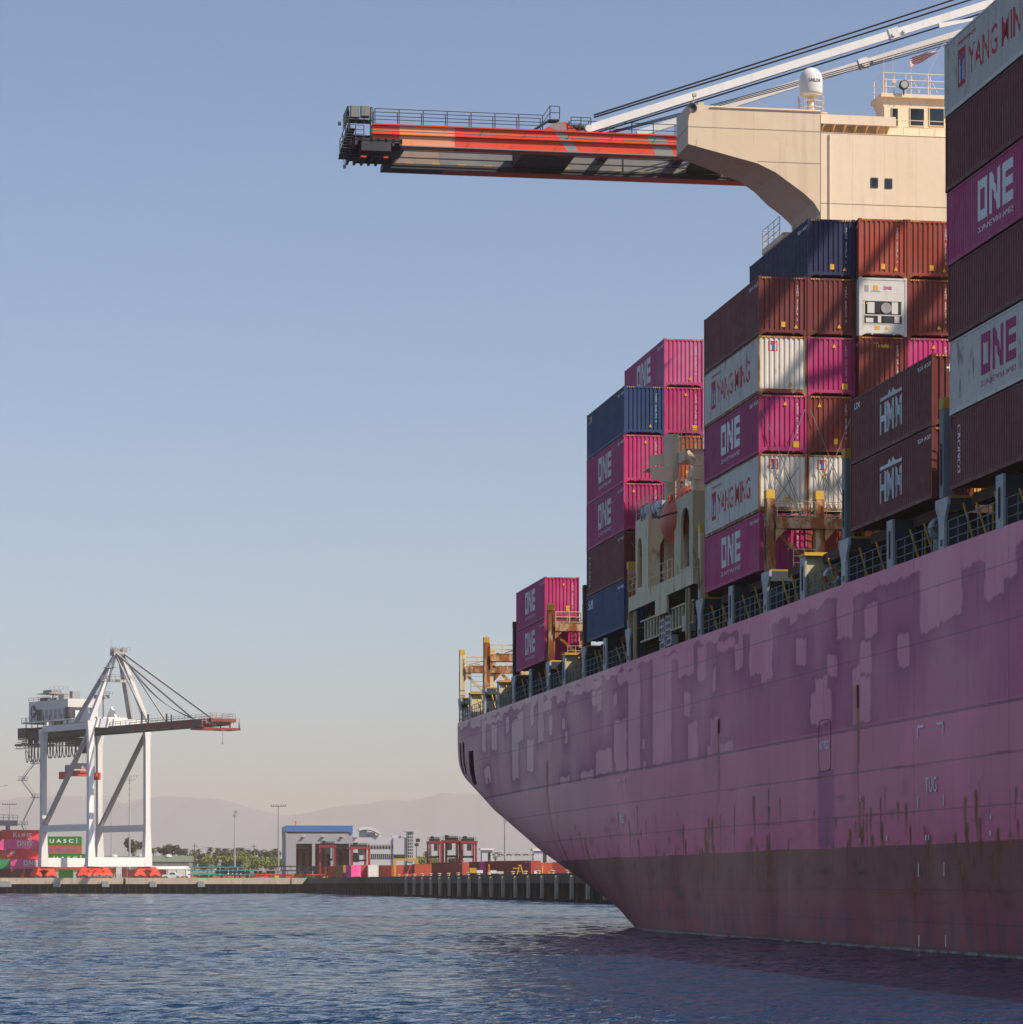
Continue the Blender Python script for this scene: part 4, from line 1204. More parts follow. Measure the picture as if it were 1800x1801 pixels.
def lifeboat_station():
    cr = M['cream_rusty']
    m = MB()
    # deck edge girder and hanging plate
    m.box(D0, D0+.12, 163.4, 181.4, 18.95, 19.8); m.box(D0+.12, D0+8, 163.4, 181.4, 19.55, 19.75)
    m.box(D0, D0+.12, 170.2, 173.4, 18.0, 18.95)
    m.box(D0+.12, D0+3.2, 163.4, 163.52, 18.95, 19.55)
    deck = m.build('boat_deck', cr, SHIP)
    # aft portal block
    m = MB()
    arch_plate(m, 'yz', 175.3, 179.0, 19.8, 24.1, [(177.1, 178.4, 20.1, 23.0)], D0, D0+.14)
    arch_plate(m, 'xz', D0+.14, D0+4.2, 19.8, 24.1, [(D0+.7, D0+2.7, 19.8, 23.1)], 175.3, 175.5)
    arch_plate(m, 'xz', D0+.14, D0+4.2, 19.8, 24.1, [(D0+.7, D0+2.7, 19.8, 23.1)], 178.8, 179.0)
    m.box(D0+.14, D0+4.2, 175.5, 178.8, 23.95, 24.09)
    m.build('aft_boat_support', cr, deck)
    m = MB()
    arch_plate(m, 'yz', 163.5, 168.2, 19.8, 24.0, [(164.3, 166.5, 20.0, 23.3)], D0, D0+.14)
    arch_plate(m, 'xz', D0+.14, D0+3.4, 19.8, 24.0, [(D0+.9, D0+2.6, 19.8, 23.2)], 163.5, 163.7)
    m.box(D0+.14, D0+3.4, 163.7, 168.0, 23.85, 23.99)
    m.prism([(168.2, 22.6), (169.0, 23.3), (169.0, 24.0), (168.2, 24.0)], 'yz', D0, D0+.14)
    m.box(D0+.5, D0+.56, 163.75, 168.1, 19.8, 23.84)
    m.build('forward_boat_support', cr, deck)
    m = MB(); m.rail([(D0+.05,163.5,24.0),(D0+.05,168,24.0)],1.1,1.1,.022); m.rail([(D0+.05,175.3,24.1),(D0+.05,179,24.1)],1.1,1.1,.022); m.rail([(D0+.2,175.3,24.1),(D0+2,175.3,24.1)],1.1,1.1,.022)
    m.rail([(D0+.05,179,19.8),(D0+.05,181.4,19.8)],1.1,1.1,.022); m.rail([(D0+.05,169,19.8),(D0+.05,175,19.8)],1.1,1.1,.018,2); m.rail([(D0+.3,164.3,20),(D0+.3,166.5,20)],1.,1.,.018,2)
    m.build('boat_deck_railing', M['cream'], deck)
    # inboard walls, coloured near-black for the shade under the boat deck
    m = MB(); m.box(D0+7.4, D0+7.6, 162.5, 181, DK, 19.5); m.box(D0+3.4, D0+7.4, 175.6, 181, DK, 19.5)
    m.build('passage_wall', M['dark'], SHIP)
    # vertical pipes
    m = MB()
    for x_, (a, b_) in ((1203, (DK, 18.9)), (1207.5, (DK, 18.9)), (1111, (DK, 18.9)), (1114, (DK, 18.9))):
        m.cyl((D0+.18, S_OF(x_), a), (D0+.18, S_OF(x_), b_), .09, 8)
    m.build('vent_pipes', paint('pipe_cream', (.42,.33,.17), .6, .6), SHIP)
    for (x_, yt, yb) in ((1152, 1090, 1126), (1163, 1083, 1119)):
        m = MB()
        s1, s0_ = S_OF(x_), S_OF(x_+9); z0, z1 = Z_OF(x_+4, yb), Z_OF(x_+4, yt)
        m.box(D0+.25, D0+.35, s0_, s1, z0, z1, 0)
        for i in range(2):
            for j in range(3):
                a = s0_+(s1-s0_)*(.12+.46*i); c_ = z0+(z1-z0)*(.07+.32*j)
                m.box(D0+.235, D0+.249, a, a+(s1-s0_)*.3, c_, c_+(z1-z0)*.2, 1)
        m.build('switchboard_panel', [M['lightgrey'], M['black']], SHIP)
    m = MB(); m.box(D0+.3, D0+.9, S_OF(1197), S_OF(1191), Z_OF(1194,1110), Z_OF(1194,1083), 0)
    m.build('deck_locker', M['lightgrey'], SHIP)
    m = MB()
    for (x_, y_) in ((1152, 1143), (1163, 1136)):
        s1, s0_ = S_OF(x_), S_OF(x_+9); z = Z_OF(x_+4, y_)
        m.prism([(s0_, z), (s1, z), (s1, z+.45), (s0_+.3, z+.62), (s0_, z+.6)], 'yz', D0+.3, D0+.7, 0); m.box(D0+.285, D0+.299, s0_+.25, s1-.2, z+.12, z+.36, 1)
    m.build('vent_hoods', [M['lightgrey'], M['black']], SHIP)
    m = MB(); r = random.Random(4)
    for i in range(60):
        s = 163.5+r.random()*17; x0 = D0+.5+r.random()*3.5; z = DK+r.random()*2.2; 
        if r.random() < .45: m.cyl((x0, s, DK), (x0, s, DK+.8+r.random()*2), .04+r.random()*.06, 6)
        elif r.random() < .5: m.cyl((x0, s, z), (x0, s+1+r.random()*3, z), .04+r.random()*.06, 6)
        else: m.box(x0, x0+.5, s, s+.3+r.random()*.8, z, z+.2+r.random()*.7)
    m.build('deck_machinery', M['rust_dark'], SHIP)
    m = MB()
    for i in range(16): m.beam((D0+.35, 165+i*.85, DK+1.0), (D0+.35, 165+i*.85, DK+2.2), .1, .25)
    m.beam((D0+.3, 164.5, DK+1.0), (D0+.3, 178.8, DK+1.0), .1); m.beam((D0+.3, 164.5, DK+2.2), (D0+.3, 178.8, DK+2.2), .1)
    m.build('accommodation_ladder', M['cream_rusty'], SHIP)
    # crane post and platforms behind
    q = M['cream']
    m = MB(); dp = DZ(1182, 800, 178)[0]; m.cyl((dp,178,19.75),(dp,178,29.1),.46,20); 
    post = m.build('davit_post', q, SHIP)
    m = MB(); m.box(dp+.3, dp+6, 175.8, 177.8, 27.35, 27.95); m.box(dp+.3, dp+6, 175.6, 179.5, 27.95, 28.0); m.build('davit_platform', q, post)
    m = MB(); m.rail([(dp+.35,175.7,28.0),(dp+6,175.7,28.0)],1.15,1.1,.025); m.rail([(dp+.35,175.7,28.0),(dp+.35,179.4,28.0)],1.15,1.1,.025); m.build('platform_railing', q, post)
    m = MB(); m.prism([(dp-1.65,27.0),(dp-.3,27.05),(dp-.3,26.1),(dp-1.5,26.3)], 'xz', 176.4,176.5); m.box(dp-1.65,dp-.3,176.5,178.6,26.95,27.0); m.prism([(dp-1.2,27.9),(dp-.3,28.1),(dp-.3,27.4),(dp-1.3,27.35)], 'xz', 178.4,178.5)
    m.build('bracket_wing', q, post)
    # small boat crane, folded
    sc = 166.2; P = lambda x, y: (DZ(x,y,sc)[0], sc, DZ(x,y,sc)[1])
    m = MB(); m.beam(P(1210,793), P(1228,812), .16, .14); m.beam(P(1211,795), P(1222,822), .2, .16); m.beam(P(1222,815), P(1240,815), .26, .26)
    a = P(1222,836); m.cyl((a[0],sc-.6,a[2]),(a[0],sc+.5,a[2]),.3,14); a = P(1233,838); m.box(a[0]-.45,a[0]+.4,sc-.4,sc+.4,24,a[2]+.5)
    m.beam(P(1213,812), P(1209,850), .03, .03)
    m.build('boat_crane', M['cream'], SHIP)
lifeboat_station()
def lifeboat():
    q = thing('lifeboat', 'enclosed red lifeboat with pale fittings hanging at the ship side', 'lifeboat', SW(37.15, 166.85, 21.85), TH)
    q.scale = (.86, .6, .92)
    L = 9.4; N = 28; K = 20
    vs = []; 
    for i in range(N+1):
        u = i/N; y = u*L
        f = math.sin(math.pi*min(1, max(0, u*.93+.05)))**.5
        wd = 1.5*f*(1 if u < .7 else 1-((u-.7)/.3)**2*.75)
        keel = .25*(1-f)*2.2 + (((u-.6)/.4)**2*1.15 if u > .6 else 0) + (((.12-u)/.12)*.3 if u < .12 else 0)
        top = 3.3 - (((u-.45)/.55)**2*1.0 if u > .45 else 0) - ((.2-u)/.2*.5 if u < .2 else 0)
        gun = 1.55 + (((u-.5)/.5)**2*.35 if u > .5 else 0)
        ring = []
        for k in range(K):
            a = 2*math.pi*k/K - math.pi/2
            cx, sz = math.cos(a), math.sin(a)
            e = .75
            x = wd*math.copysign(abs(cx)**e, cx); z = gun + (math.copysign(abs(sz)**.85, sz))*((gun-keel) if sz < 0 else (top-gun))
            if sz > 0: x *= (1-.35*sz)
            ring.append((x, y, z))
        vs += ring
    fs = [(i*K+k, i*K+(k+1) % K, (i+1)*K+(k+1) % K, (i+1)*K+k) for i in range(N) for k in range(K)]
    fs += [tuple(range(K))[::-1], tuple(range(N*K, (N+1)*K))]
    m = MB(); m._add(vs, fs); m.build('boat_hull', M['castred'], q, smooth=True)
    m = MB()
    for side in (-1, 1):
        pts = []
        for i in range(2, N+1):
            k = 10 if side < 0 else 0
            a = vs[i*K + (15 if side < 0 else 5)] if False else None
            ring = vs[i*K:(i+1)*K]; p = min(ring, key=lambda p_: p_[0]) if side < 0 else max(ring, key=lambda p_: p_[0])
            pts.append((p[0]+.03*side, p[1], p[2]))
        m.path(pts, .05, 6)
    m.build('rubbing_strip', M['rust_dark'], q)
    m = MB()
    for (y, z) in ((5.4, 2.35), (6.6, 2.3), (7.6, 2.1)): m.box(-1.32, -1.0, y, y+.35, z, z+.28)
    m.box(-1.45, -1.2, 6.0, 6.7, 1.75, 2.1)
    m.build('boat_windows', M['lightgrey'], q)
    m = MB()
    for (y) in (3.4,): m.cyl((-.95, y, 1.9), (-.75, y, 2.75), .3, 10); m.box(-1.25,-.9,y-.45,y+.45,1.75,2.65)
    m.build('boat_door', M['castred'], q, bevel=.03)
    m = MB(); m.box(-.3,.3,2.0,3.0,3.15,3.6); m.cyl((0,1.2,3.0),(0,1.2,4.6),.04,6); m.cyl((0,8.2,2.6),(0,8.2,4.8),.04,6); m.build('hook_gear', M['lightgrey'], q)
lifeboat()
for i, (x_, y_) in enumerate(((1141, 899), (1160, 893))):
    s = [176.6, 172.6][i]; a = DZ(x_, y_, s)
    q = thing('life_raft', ['white life raft canister lashed on the aft boat support', 'white life raft canister tucked against the red lifeboat'][i], 'life raft', SW(a[0], s, a[1]), TH, 'life raft canisters by the lifeboat')
    m = MB(); m.lathe((0,0,0), [(.1,-.8),(.35,-.74),(.4,-.6),(.4,-.03),(.43,-.03),(.43,.03),(.4,.03),(.4,.6),(.35,.74),(.1,.8)], 18, 'y'); m.build('canister', M['cranewhite'], q, smooth=False)
    m = MB(); m.box(-.35,.35,-.5,-.4,-.55,-.3); m.box(-.35,.35,.4,.5,-.55,-.3); m.lathe((0,0,0),[(.435,-.45),(.435,-.4)],18,'y'); m.lathe((0,0,0),[(.435,.4),(.435,.45)],18,'y'); m.build('cradle', M['steel'], q)
# orange and white lifebuoy gear at the rail
q = thing('lifebuoy', 'orange and white lifebuoy hung on the deck railing in sunlight', 'lifebuoy', SW(D0+.45, S_OF(1444)-.2, DK+.75), TH)
for nm_, mt, ks in (('orange_quarters', M['boomred'], (0, 2)), ('white_quarters', M['mark_white'], (1, 3))):
    m = MB()
    for k in ks:
        pts = [(.32*math.cos(a), 0, .32*math.sin(a)) for a in [k*math.pi/2 + j*math.pi/12 for j in range(7)]]
        m.path(pts, .075, 8)
    m.build(nm_, mt, q)

# lettering on the shell
def hull_text(body, x, y, h, w, label=None, name='hull_lettering'):
    s, z = S_OF(x), Z_OF(x, y)
    b_ = text_bm(body, h, w, .012)
    for v in b_.verts: v.co = Vector((D0-.03, s + w/2 - v.co.x, z - h/2 + v.co.y))
    me = bpy.data.meshes.new(name); b_.to_mesh(me); b_.free()
    return mesh_obj(name, me, M['hull_mark'], SHIP)
M['hull_mark'] = paint('hull_mark', (.85,.87,.87), .6, .1, .2, .2)
hull_text('TUG', 1639, 1380, .58, 1.55)
hull_text('NO TUG', 1451, 1311, .36, 1.65)
hull_text('TUG', 1095, 1441, .5, 1.1)
def hull_poly(pl, name='hull_mark'):
    m = MB()
    for (s0, s1, z0, z1) in pl: m.box(D0-.03, D0-.026, s0, s1, z0, z1)
    return m.build(name, M['hull_mark'], SHIP)
def corner(x, y, right, L=.9, t=.1):
    s, z = S_OF(x), Z_OF(x, y)
    return [(s-t, s, z-.5, z), (s-L, s, z-.1, z)] if not right else [(s, s+t, z-.5, z), (s, s+L, z-.1, z)]
for x, y, r_ in ((1615,1277,0),(1661,1269,1),(1087,1372,0),(1101,1369,1)): hull_poly(corner(x, y, r_), 'tug_mark')
for x, y0, y1 in ((1616,1400,1420),(1661,1396,1418),(1617,1519,1542),(1662,1517,1541),(1618,1645,1665),(1665,1645,1665),(1514,1400,1410)):
    s = S_OF(x); hull_poly([(s-.05, s+.05, Z_OF(x,y1), Z_OF(x,y0))], 'tug_mark')
for x, y in ((1514,1478),(1630,1473),(1635,1472),(1561,1474),(1743,1465),(1744,1436)):
    s = S_OF(x); hull_poly([(s-.06, s+.06, Z_OF(x,y+5), Z_OF(x,y-4))], 'draught_mark')
# pilot door outline
def door_outline(xa, xb, ya, yb, nm_):
    s1, s0 = S_OF(xa), S_OF(xb); z1, z0 = Z_OF((xa+xb)/2, ya), Z_OF((xa+xb)/2, yb); r = .35; P = []
    for (cs, cz, a0) in ((s1-r, z1-r, 0), (s0+r, z1-r, 90), (s0+r, z0+r, 180), (s1-r, z0+r, 270)):
        for k in range(6):
            a = R(a0+k*18); P.append((D0-.012, cs+r*math.cos(a), cz+r*math.sin(a)))
    m = MB(); m.path(P+[P[0]], .014, 5); m.build(nm_, plain('door_seam', (.30,.08,.17), .6), SHIP)
door_outline(1441, 1462, 1266, 1356, 'pilot_door')
# ---------------------------------------------------------------- ship-to-shore crane whose boom spans the ship
def boom_crane():
    q = thing('gantry_crane', 'ship-to-shore crane with red and grey boom reaching out over the ship', 'crane', (0,0,0), TH)
    sN, sF = 180.0, 185.3
    zb, zt = 45.95, 47.15
    d0 = DZ(655, 230, sN)[0]; d1 = 92.
    dp = DZ(1032, 225, sN)[0]
    def girder(s, nm_, mats, dark_in):
        m = MB(); h = zt-zb
        segs = mats
        for (a, b_, mi) in segs:
            m.box(a, b_, s, s+.9, zb, zt, mi)
        o = m.build(nm_, [M['boomred'], M['boompeach'], M['boomgrey']], q)
        return o
    X = lambda px, s=sN: DZ(px, 240, s)[0]
    # painted bands with slanted edges: prisms in the xz plane
    def bands(s, lst, depth=.9, z0=zb, z1=zt):
        m = MB()
        for (a0, a1, b0, b1, mi) in lst: m.prism([(a0, z0), (b0, z0), (b1, z1), (a1, z1)], 'xz', s, s+depth, mi)
        return m
    N1, N2, N3, N4, N5 = X(703), X(800), X(985), X(1022), X(1145)
    m = bands(sN, [(d0,d0,N1,N1,0),(N1,N1,N2,N2,1),(N2,N2,X(1000),X(975),0),(X(1000),X(975),X(1020),X(995),2),(X(1020),X(995),X(1155),X(1137),0),(X(1155),X(1137),X(1188),X(1168),2),(X(1188),X(1168),d1,d1,0)])
    near = m.build('near_girder', [M['boomred'], M['boompeach'], M['boomgrey']], q)
    m = MB(); zz = zb+.62
    m.box(d0, N1-.01, sN-.16, sN-.002, zz, zz+.05, 0); m.box(N1, N2, sN-.14, sN-.002, zz, zz+.05, 1); m.box(N2, d1, sN-.16, sN-.002, zz, zz+.05, 0)
    m.box(d0, d1, sN-.12, sN-.002, zt-.04, zt+.04, 0); m.box(d0+1.3, d1, sN-.22, sN-.002, zb-.06, zb+.0, 2)
    for k in range(16):
        x = N2+.5+k*2.6; m.prism([(x,zb),(x+.25,zb),(x+.45,zb+.3),(x+.38,zb+.3)], 'xz', sN-.16, sN-.05, 0)
        m.cyl((x+1,sN-.1,zt-.45),(x+1.12,sN-.1,zt-.15),.02,4, mi=3)
    m.cyl((d0,sN-.12,zz+.2),(d1,sN-.12,zz+.2),.03,5, mi=2)
    m.build('girder_flanges', [M['boomred'], M['boompeach'], M['boomgrey'], M['black']], near)
    dF = X(684, sF)
    m = bands(sF, [(dF,dF,X(772,sF),X(772,sF),1),(X(772,sF),X(772,sF),d1,d1,2)], .9)
    far = m.build('far_girder', [M['boomred'], M['boombrown'], M['boomgrey']], q); far.location = (0, 0, .16)
    m = MB(); m.box(dF-.4, d1, sF-.35, sF+.95, zb-.32, zb-.004, 1); m.box(X(780,sF), d1, sF-.3, sF+.9, zb-.34, zb-.324, 0); m.box(dF, d1, sF-.4, sF-.36, zb-.15, zb-.02, 1)
    for k in range(30): x = dF+1+k*1.6; m.box(x, x+.5, sF-.06, sF-.003, zb+.02, zb+.1, 2)
    m.box(dF, d1, sF-.03, sF-.003, zb+.42, zb+.45, 1); m.box(dF, d1, sF-.03, sF-.003, zb+.85, zb+.88, 1)
    for x in (X(905,sF), X(920,sF), X(1095,sF)): m.box(x, x+.08, sF-.03,sF-.003, zb+.02, zt, 1)
    m.box(d1-40, d1, sF-.1, sF-.003, zt, zt+.06, 1)
    m.build('girder_flanges', [M['boomred'], M['cranedark'], M['yellow']], far)
    # cross ties between the girders and trolley rails
    for px in (712, 960, 1080, 1215, 1400): m = MB(); x = X(px); m.box(x, x+.5, sN+.9, sF, zt-.45, zt-.1); m.build('cross_tie', M['cranedark'], q)
    m = MB(); x = X(925); m.box(x, x+3.2, sN+1.2, sF-.3, zb+.1, zt-.1); m.build('cross_girder', M['cranedark'], q)
    # walkway, railing on the near girder
    m = MB(); m.box(d0+.8, d1-10, sN+.1, sN+.85, zt+.04, zt+.09); m.build('walkway', M['cranedark'], q)
    m = MB(); xa, xb = X(660), X(955)
    m.rail([(xa, sN+.05, zt+.09), (xb, sN+.05, zt+.09)], .85, 1.35, .024, 2)
    m.rail([(xa, sN+.85, zt+.09), (xb, sN+.85, zt+.09)], .85, 1.35, .024, 2)
    m.rail([(xb, sN+.05, zt+.09), (X(968), sN+.05, zt+.75), (X(985), sN+.05, zt+.75)], .75, 1., .024, 2)
    m.rail([(X(1040), sN+.85, zt+.09), (X(1420), sN+.85, zt+.09)], .8, 1.3, .024, 2)
    m.rail([(X(1005), sN+.05, zt+.3), (X(1040), sN+.05, zt+.3)], .6, .5, .024, 3)
    m.build('walkway_railing', M['cranedark'], q)
    m = MB(); m.beam((X(940), sN+.5, zt+.1), (X(968), sN+.5, zt+.75), .5, .1); m.box(X(968), X(985), sN+.1, sN+.85, zt+.68, zt+.75)
    for k in range(5): m.cyl((X(985+k*9), sN+.3, zt), (X(985+k*9), sN+.3, zt+.5+.1*(k % 3)), .05, 6)
    m.box(X(1000), X(1030), sN+.3, sN+.8, zt+.3, zt+.5)
    m.build('bracket_stair', M['cranedark'], q)
    # stay bracket
    m = MB(); m.prism([(X(952), zt+.04), (X(972), zt+.45), (X(980), zt+.62), (X(998), zt+.62), (X(1015), zt+.18), (X(1040), zt+.04)], 'xz', sN+.2, sN+.5, 0)
    m.prism([(X(966), zt+.32), (X(980), zt+.62), (X(990), zt+.62), (X(1003), zt+.04), (X(985), zt+.04)], 'xz', sN+.19, sN+.195, 1)
    m.build('stay_bracket', [M['boomred'], M['boomgrey']], q)
    # boom tip platform
    tx = X(600)
    m = MB()
    for yy in (sN-.8, sF-.8): m.box(X(640), X(705), yy, yy+.1, zb-.35, zb-.1)
    m.box(X(612), X(655), sN+.2, sN+1.0, zt-.05, zt+.02)
    for k in range(7):
        x = X(622+k*13); m.box(x, x+.14, sN-.8, sF-.8, zb-.5, zb-.1)
    m.box(X(655), X(703), sN+.2, sN+.7, zb-.9, zb-.05); pass
    for k in range(5):
        m.beam((X(625+k*15), sN-.6, zb-.15), (X(632+k*15), sF-1, zb-.15), .1)
    m.box(X(633), X(685), sN-.9, sN-.6, zb-.85, zb-.35)
    m.beam((X(618), sN, zb-.2), (X(612), sN, zt+.7), .08); m.beam((X(652), sN, zb-.2), (X(652), sN, zt+.7), .08)
    o = m.build('tip_platform', M['cranedark'], q); o.location = (0, 0, .3)
    m = MB(); m.box(X(622), X(704), sN-.8, sF-.8, zb-.26, zb-.2); o = m.build('tip_grating', M['black'], q); o.location = (0, 0, .3)
    m = MB()
    for i in range(10): m.box(X(597+i*1.5), X(611+i*1.5), sN-.3, sN+.5, zb-.62+i*.16, zb-.58+i*.16)
    for i in range(10): m.box(X(600+i*2), X(640+i*2), sN+.9, sN+1.6, zb-.55+i*.14, zb-.5+i*.14)
    m.build('tip_stair', M['cranedark'], q)
    m = MB(); m.rail([(X(597), sN-.35, zb-.7), (X(612), sN-.35, zb+.7)], .8, .5, .025, 2); m.rail([(X(597), sN-.35, zb-.7), (X(632), sN-.35, zb-.75)], .75, .5, .022, 2)
    m.rail([(X(611), sN-.1, zt), (X(655), sN-.1, zt)], .95, .5, .022, 3); m.rail([(X(611), sN-.1, zb+.3), (X(640), sN-.1, zb+.3)], .8, .5, .022, 3); m.rail([(X(611), sN-.1, zt), (X(611), sN+2, zt)], .95, .6, .022, 3)
    m.cyl((X(603), sN-.3, zb-.7), (X(605), sN-.3, zb-1.35), .02, 5); m.box(X(603), X(608), sN-.4, sN-.2, zb-1.5, zb-1.3); m.box(X(594), X(599), sN-.4, sN-.2, zt-.2, zt-.02)
    m.build('tip_railing', M['cranedark'], q)
    m = MB(); m.box(X(616), X(632), sN-.3, sN+.1, zt+.30, zt+1.0); m.box(X(634), X(650), sN-.3, sN+.1, zt+.38, zt+1.0); m.build('electrical_cabinet', M['boomgrey'], q, bevel=.03)
    m = MB()
    m.prism([(X(656), zb-.25), (X(672), zb-.25), (X(672), zb), (X(656), zb)], 'xz', sN-.05, sN+.1); m.box(X(632), X(642), sN-.9, sN-.5, zb-.95, zb-.86); m.box(X(672), X(680), sN-.9, sN-.5, zb-.95, zb-.86)
    m.build('buffer', M['boomred'], q)
    # trolley parts under the far girder near the ship
    m = MB(); x = X(1205, sF); m.box(x, x+2.2, sN+1.5, sF-.4, zb+.15, zb+.55); m.box(x+.3, x+1.2, sF-1.2, sF-.4, zb+.5, zb+.9)
    for k in range(4): m.beam((x-.6+k*.5, sF-.5, zb+.1+.1*(k % 2)), (x+.5+k*.5, sF-.5, zb+.6), .07)
    m.build('trolley', M['black'], q)
    # apex, stays and legs (mostly beyond the picture)
    def from_line(x0, y0, x1, y1, s, xs):
        y = y0+(y1-y0)*(xs-x0)/(x1-x0); a = DZ(xs, y, s); return (a[0], s, a[1])
    m = MB(); A = from_line(1100,206,1761,0,sN+.3,1032); Bp = from_line(1100,206,1761,0,sN+.3,2450)
    m.beam(A, Bp, .22, .46); o = m.build('stay_bar', M['cranewhite'], q)
    m = MB(); A2 = from_line(1283,184.8,1695,56.4,sF+.3,1121); B2 = from_line(1283,184.8,1695,56.4,sF+.3,2450)
    m.beam(A2, B2, .22, .42); m.build('stay_bar', M['cranewhite'], q)
    m = MB()
    for (P, Q, t_) in ((A, Bp, .365), (A2, B2, .285)):
        c = Vector(P).lerp(Vector(Q), t_); c2 = Vector(P).lerp(Vector(Q), t_+.012); m.beam(c, c2, .34, .62)
        m.cyl(c+Vector((.25,-.25,0)), c+Vector((.25,.3,0)), .12, 8); m.cyl(c+Vector((.9,-.25,.25)), c+Vector((.9,.3,.25)), .1, 8)
    a = Vector(A); m.cyl(a+Vector((.1,-.3,0)), a+Vector((.1,.3,0)), .22, 12)
    m.build('stay_pin', M['cranewhite'], q)
    for (x0,y0,x1,y1,s,r) in [(1100,184,1718,-20,sN+.9,.055),(1100,188.5,1718,-10,sN+1.4,.055),(1100,217,1640,45,sN+2.2,.05),(1100,213,1640,37,sN+2.4,.05),(1150,208,1640,62,sN+3.0,.03),(1150,210,1640,66,sN+3.2,.03),(1150,212,1640,70,sN+3.4,.03)]:
        m = MB(); a = from_line(x0,y0,x1,y1,s,1045 if x0 == 1100 else 1060); b_ = from_line(x0,y0,x1,y1,s,2450)
        pts = [Vector(a).lerp(Vector(b_), t_/12) - Vector((0,0,.0)) - Vector((0,0,1))*(.35*math.sin(math.pi*t_/12)*(1.6 if r < .04 else .6)) for t_ in range(13)]
        m.path(pts, r, 5); m.build('hoist_rope', M['rope'], q)
    # portal on the wharf
    for (dd, ss) in ((89, 173), (89, 192), (121, 173), (121, 192)):
        m = MB(); m.box(dd-1, dd+1, ss-1, ss+1, 4.4, 49); m.build('leg', M['cranewhite'], q)
    m = MB(); m.box(88, 122, 172, 174, 22, 24); m.box(88, 122, 191, 193, 22, 24); m.box(88, 90, 174, 191, 47.5, 49.5); m.box(120, 122, 174, 191, 47.5, 49.5)
    m.beam((89, 173, 49), (91, 182, 76), 1.4); m.beam((89, 192, 49), (91, 184, 76), 1.4)
    m.build('portal_beam', M['cranewhite'], q)
    m = MB(); m.box(92, 140, sN, sN+.9, zb, zt); m.box(92, 140, sF, sF+.9, zb, zt); m.build('rear_girder', M['boomgrey'], q)
boom_crane()

# second crane working the bay just above the picture; its stays throw the slanting shadows on the container ends
def working_crane():
    a = [o for o in COL.objects if o.name == 'gantry_crane'][0]
    c = copy_tree(a, label='ship-to-shore crane on the wharf whose lowered boom crosses above the frame')
    off = -56.0
    c.location = (-off*ST, off*CT, 0)
    for s_, d_ in ((180.2, 52), (180.6, 59.5), (180.2, 64.5), (181.0, 55.5)):
        m = MB(); m.beam((d_, s_, 47.2), (d_+26, s_+1, 84), 1.0, 1.0 if d_ != 55.5 else .4); o = m.build('inner_stay', M['cranewhite'], c)
working_crane()
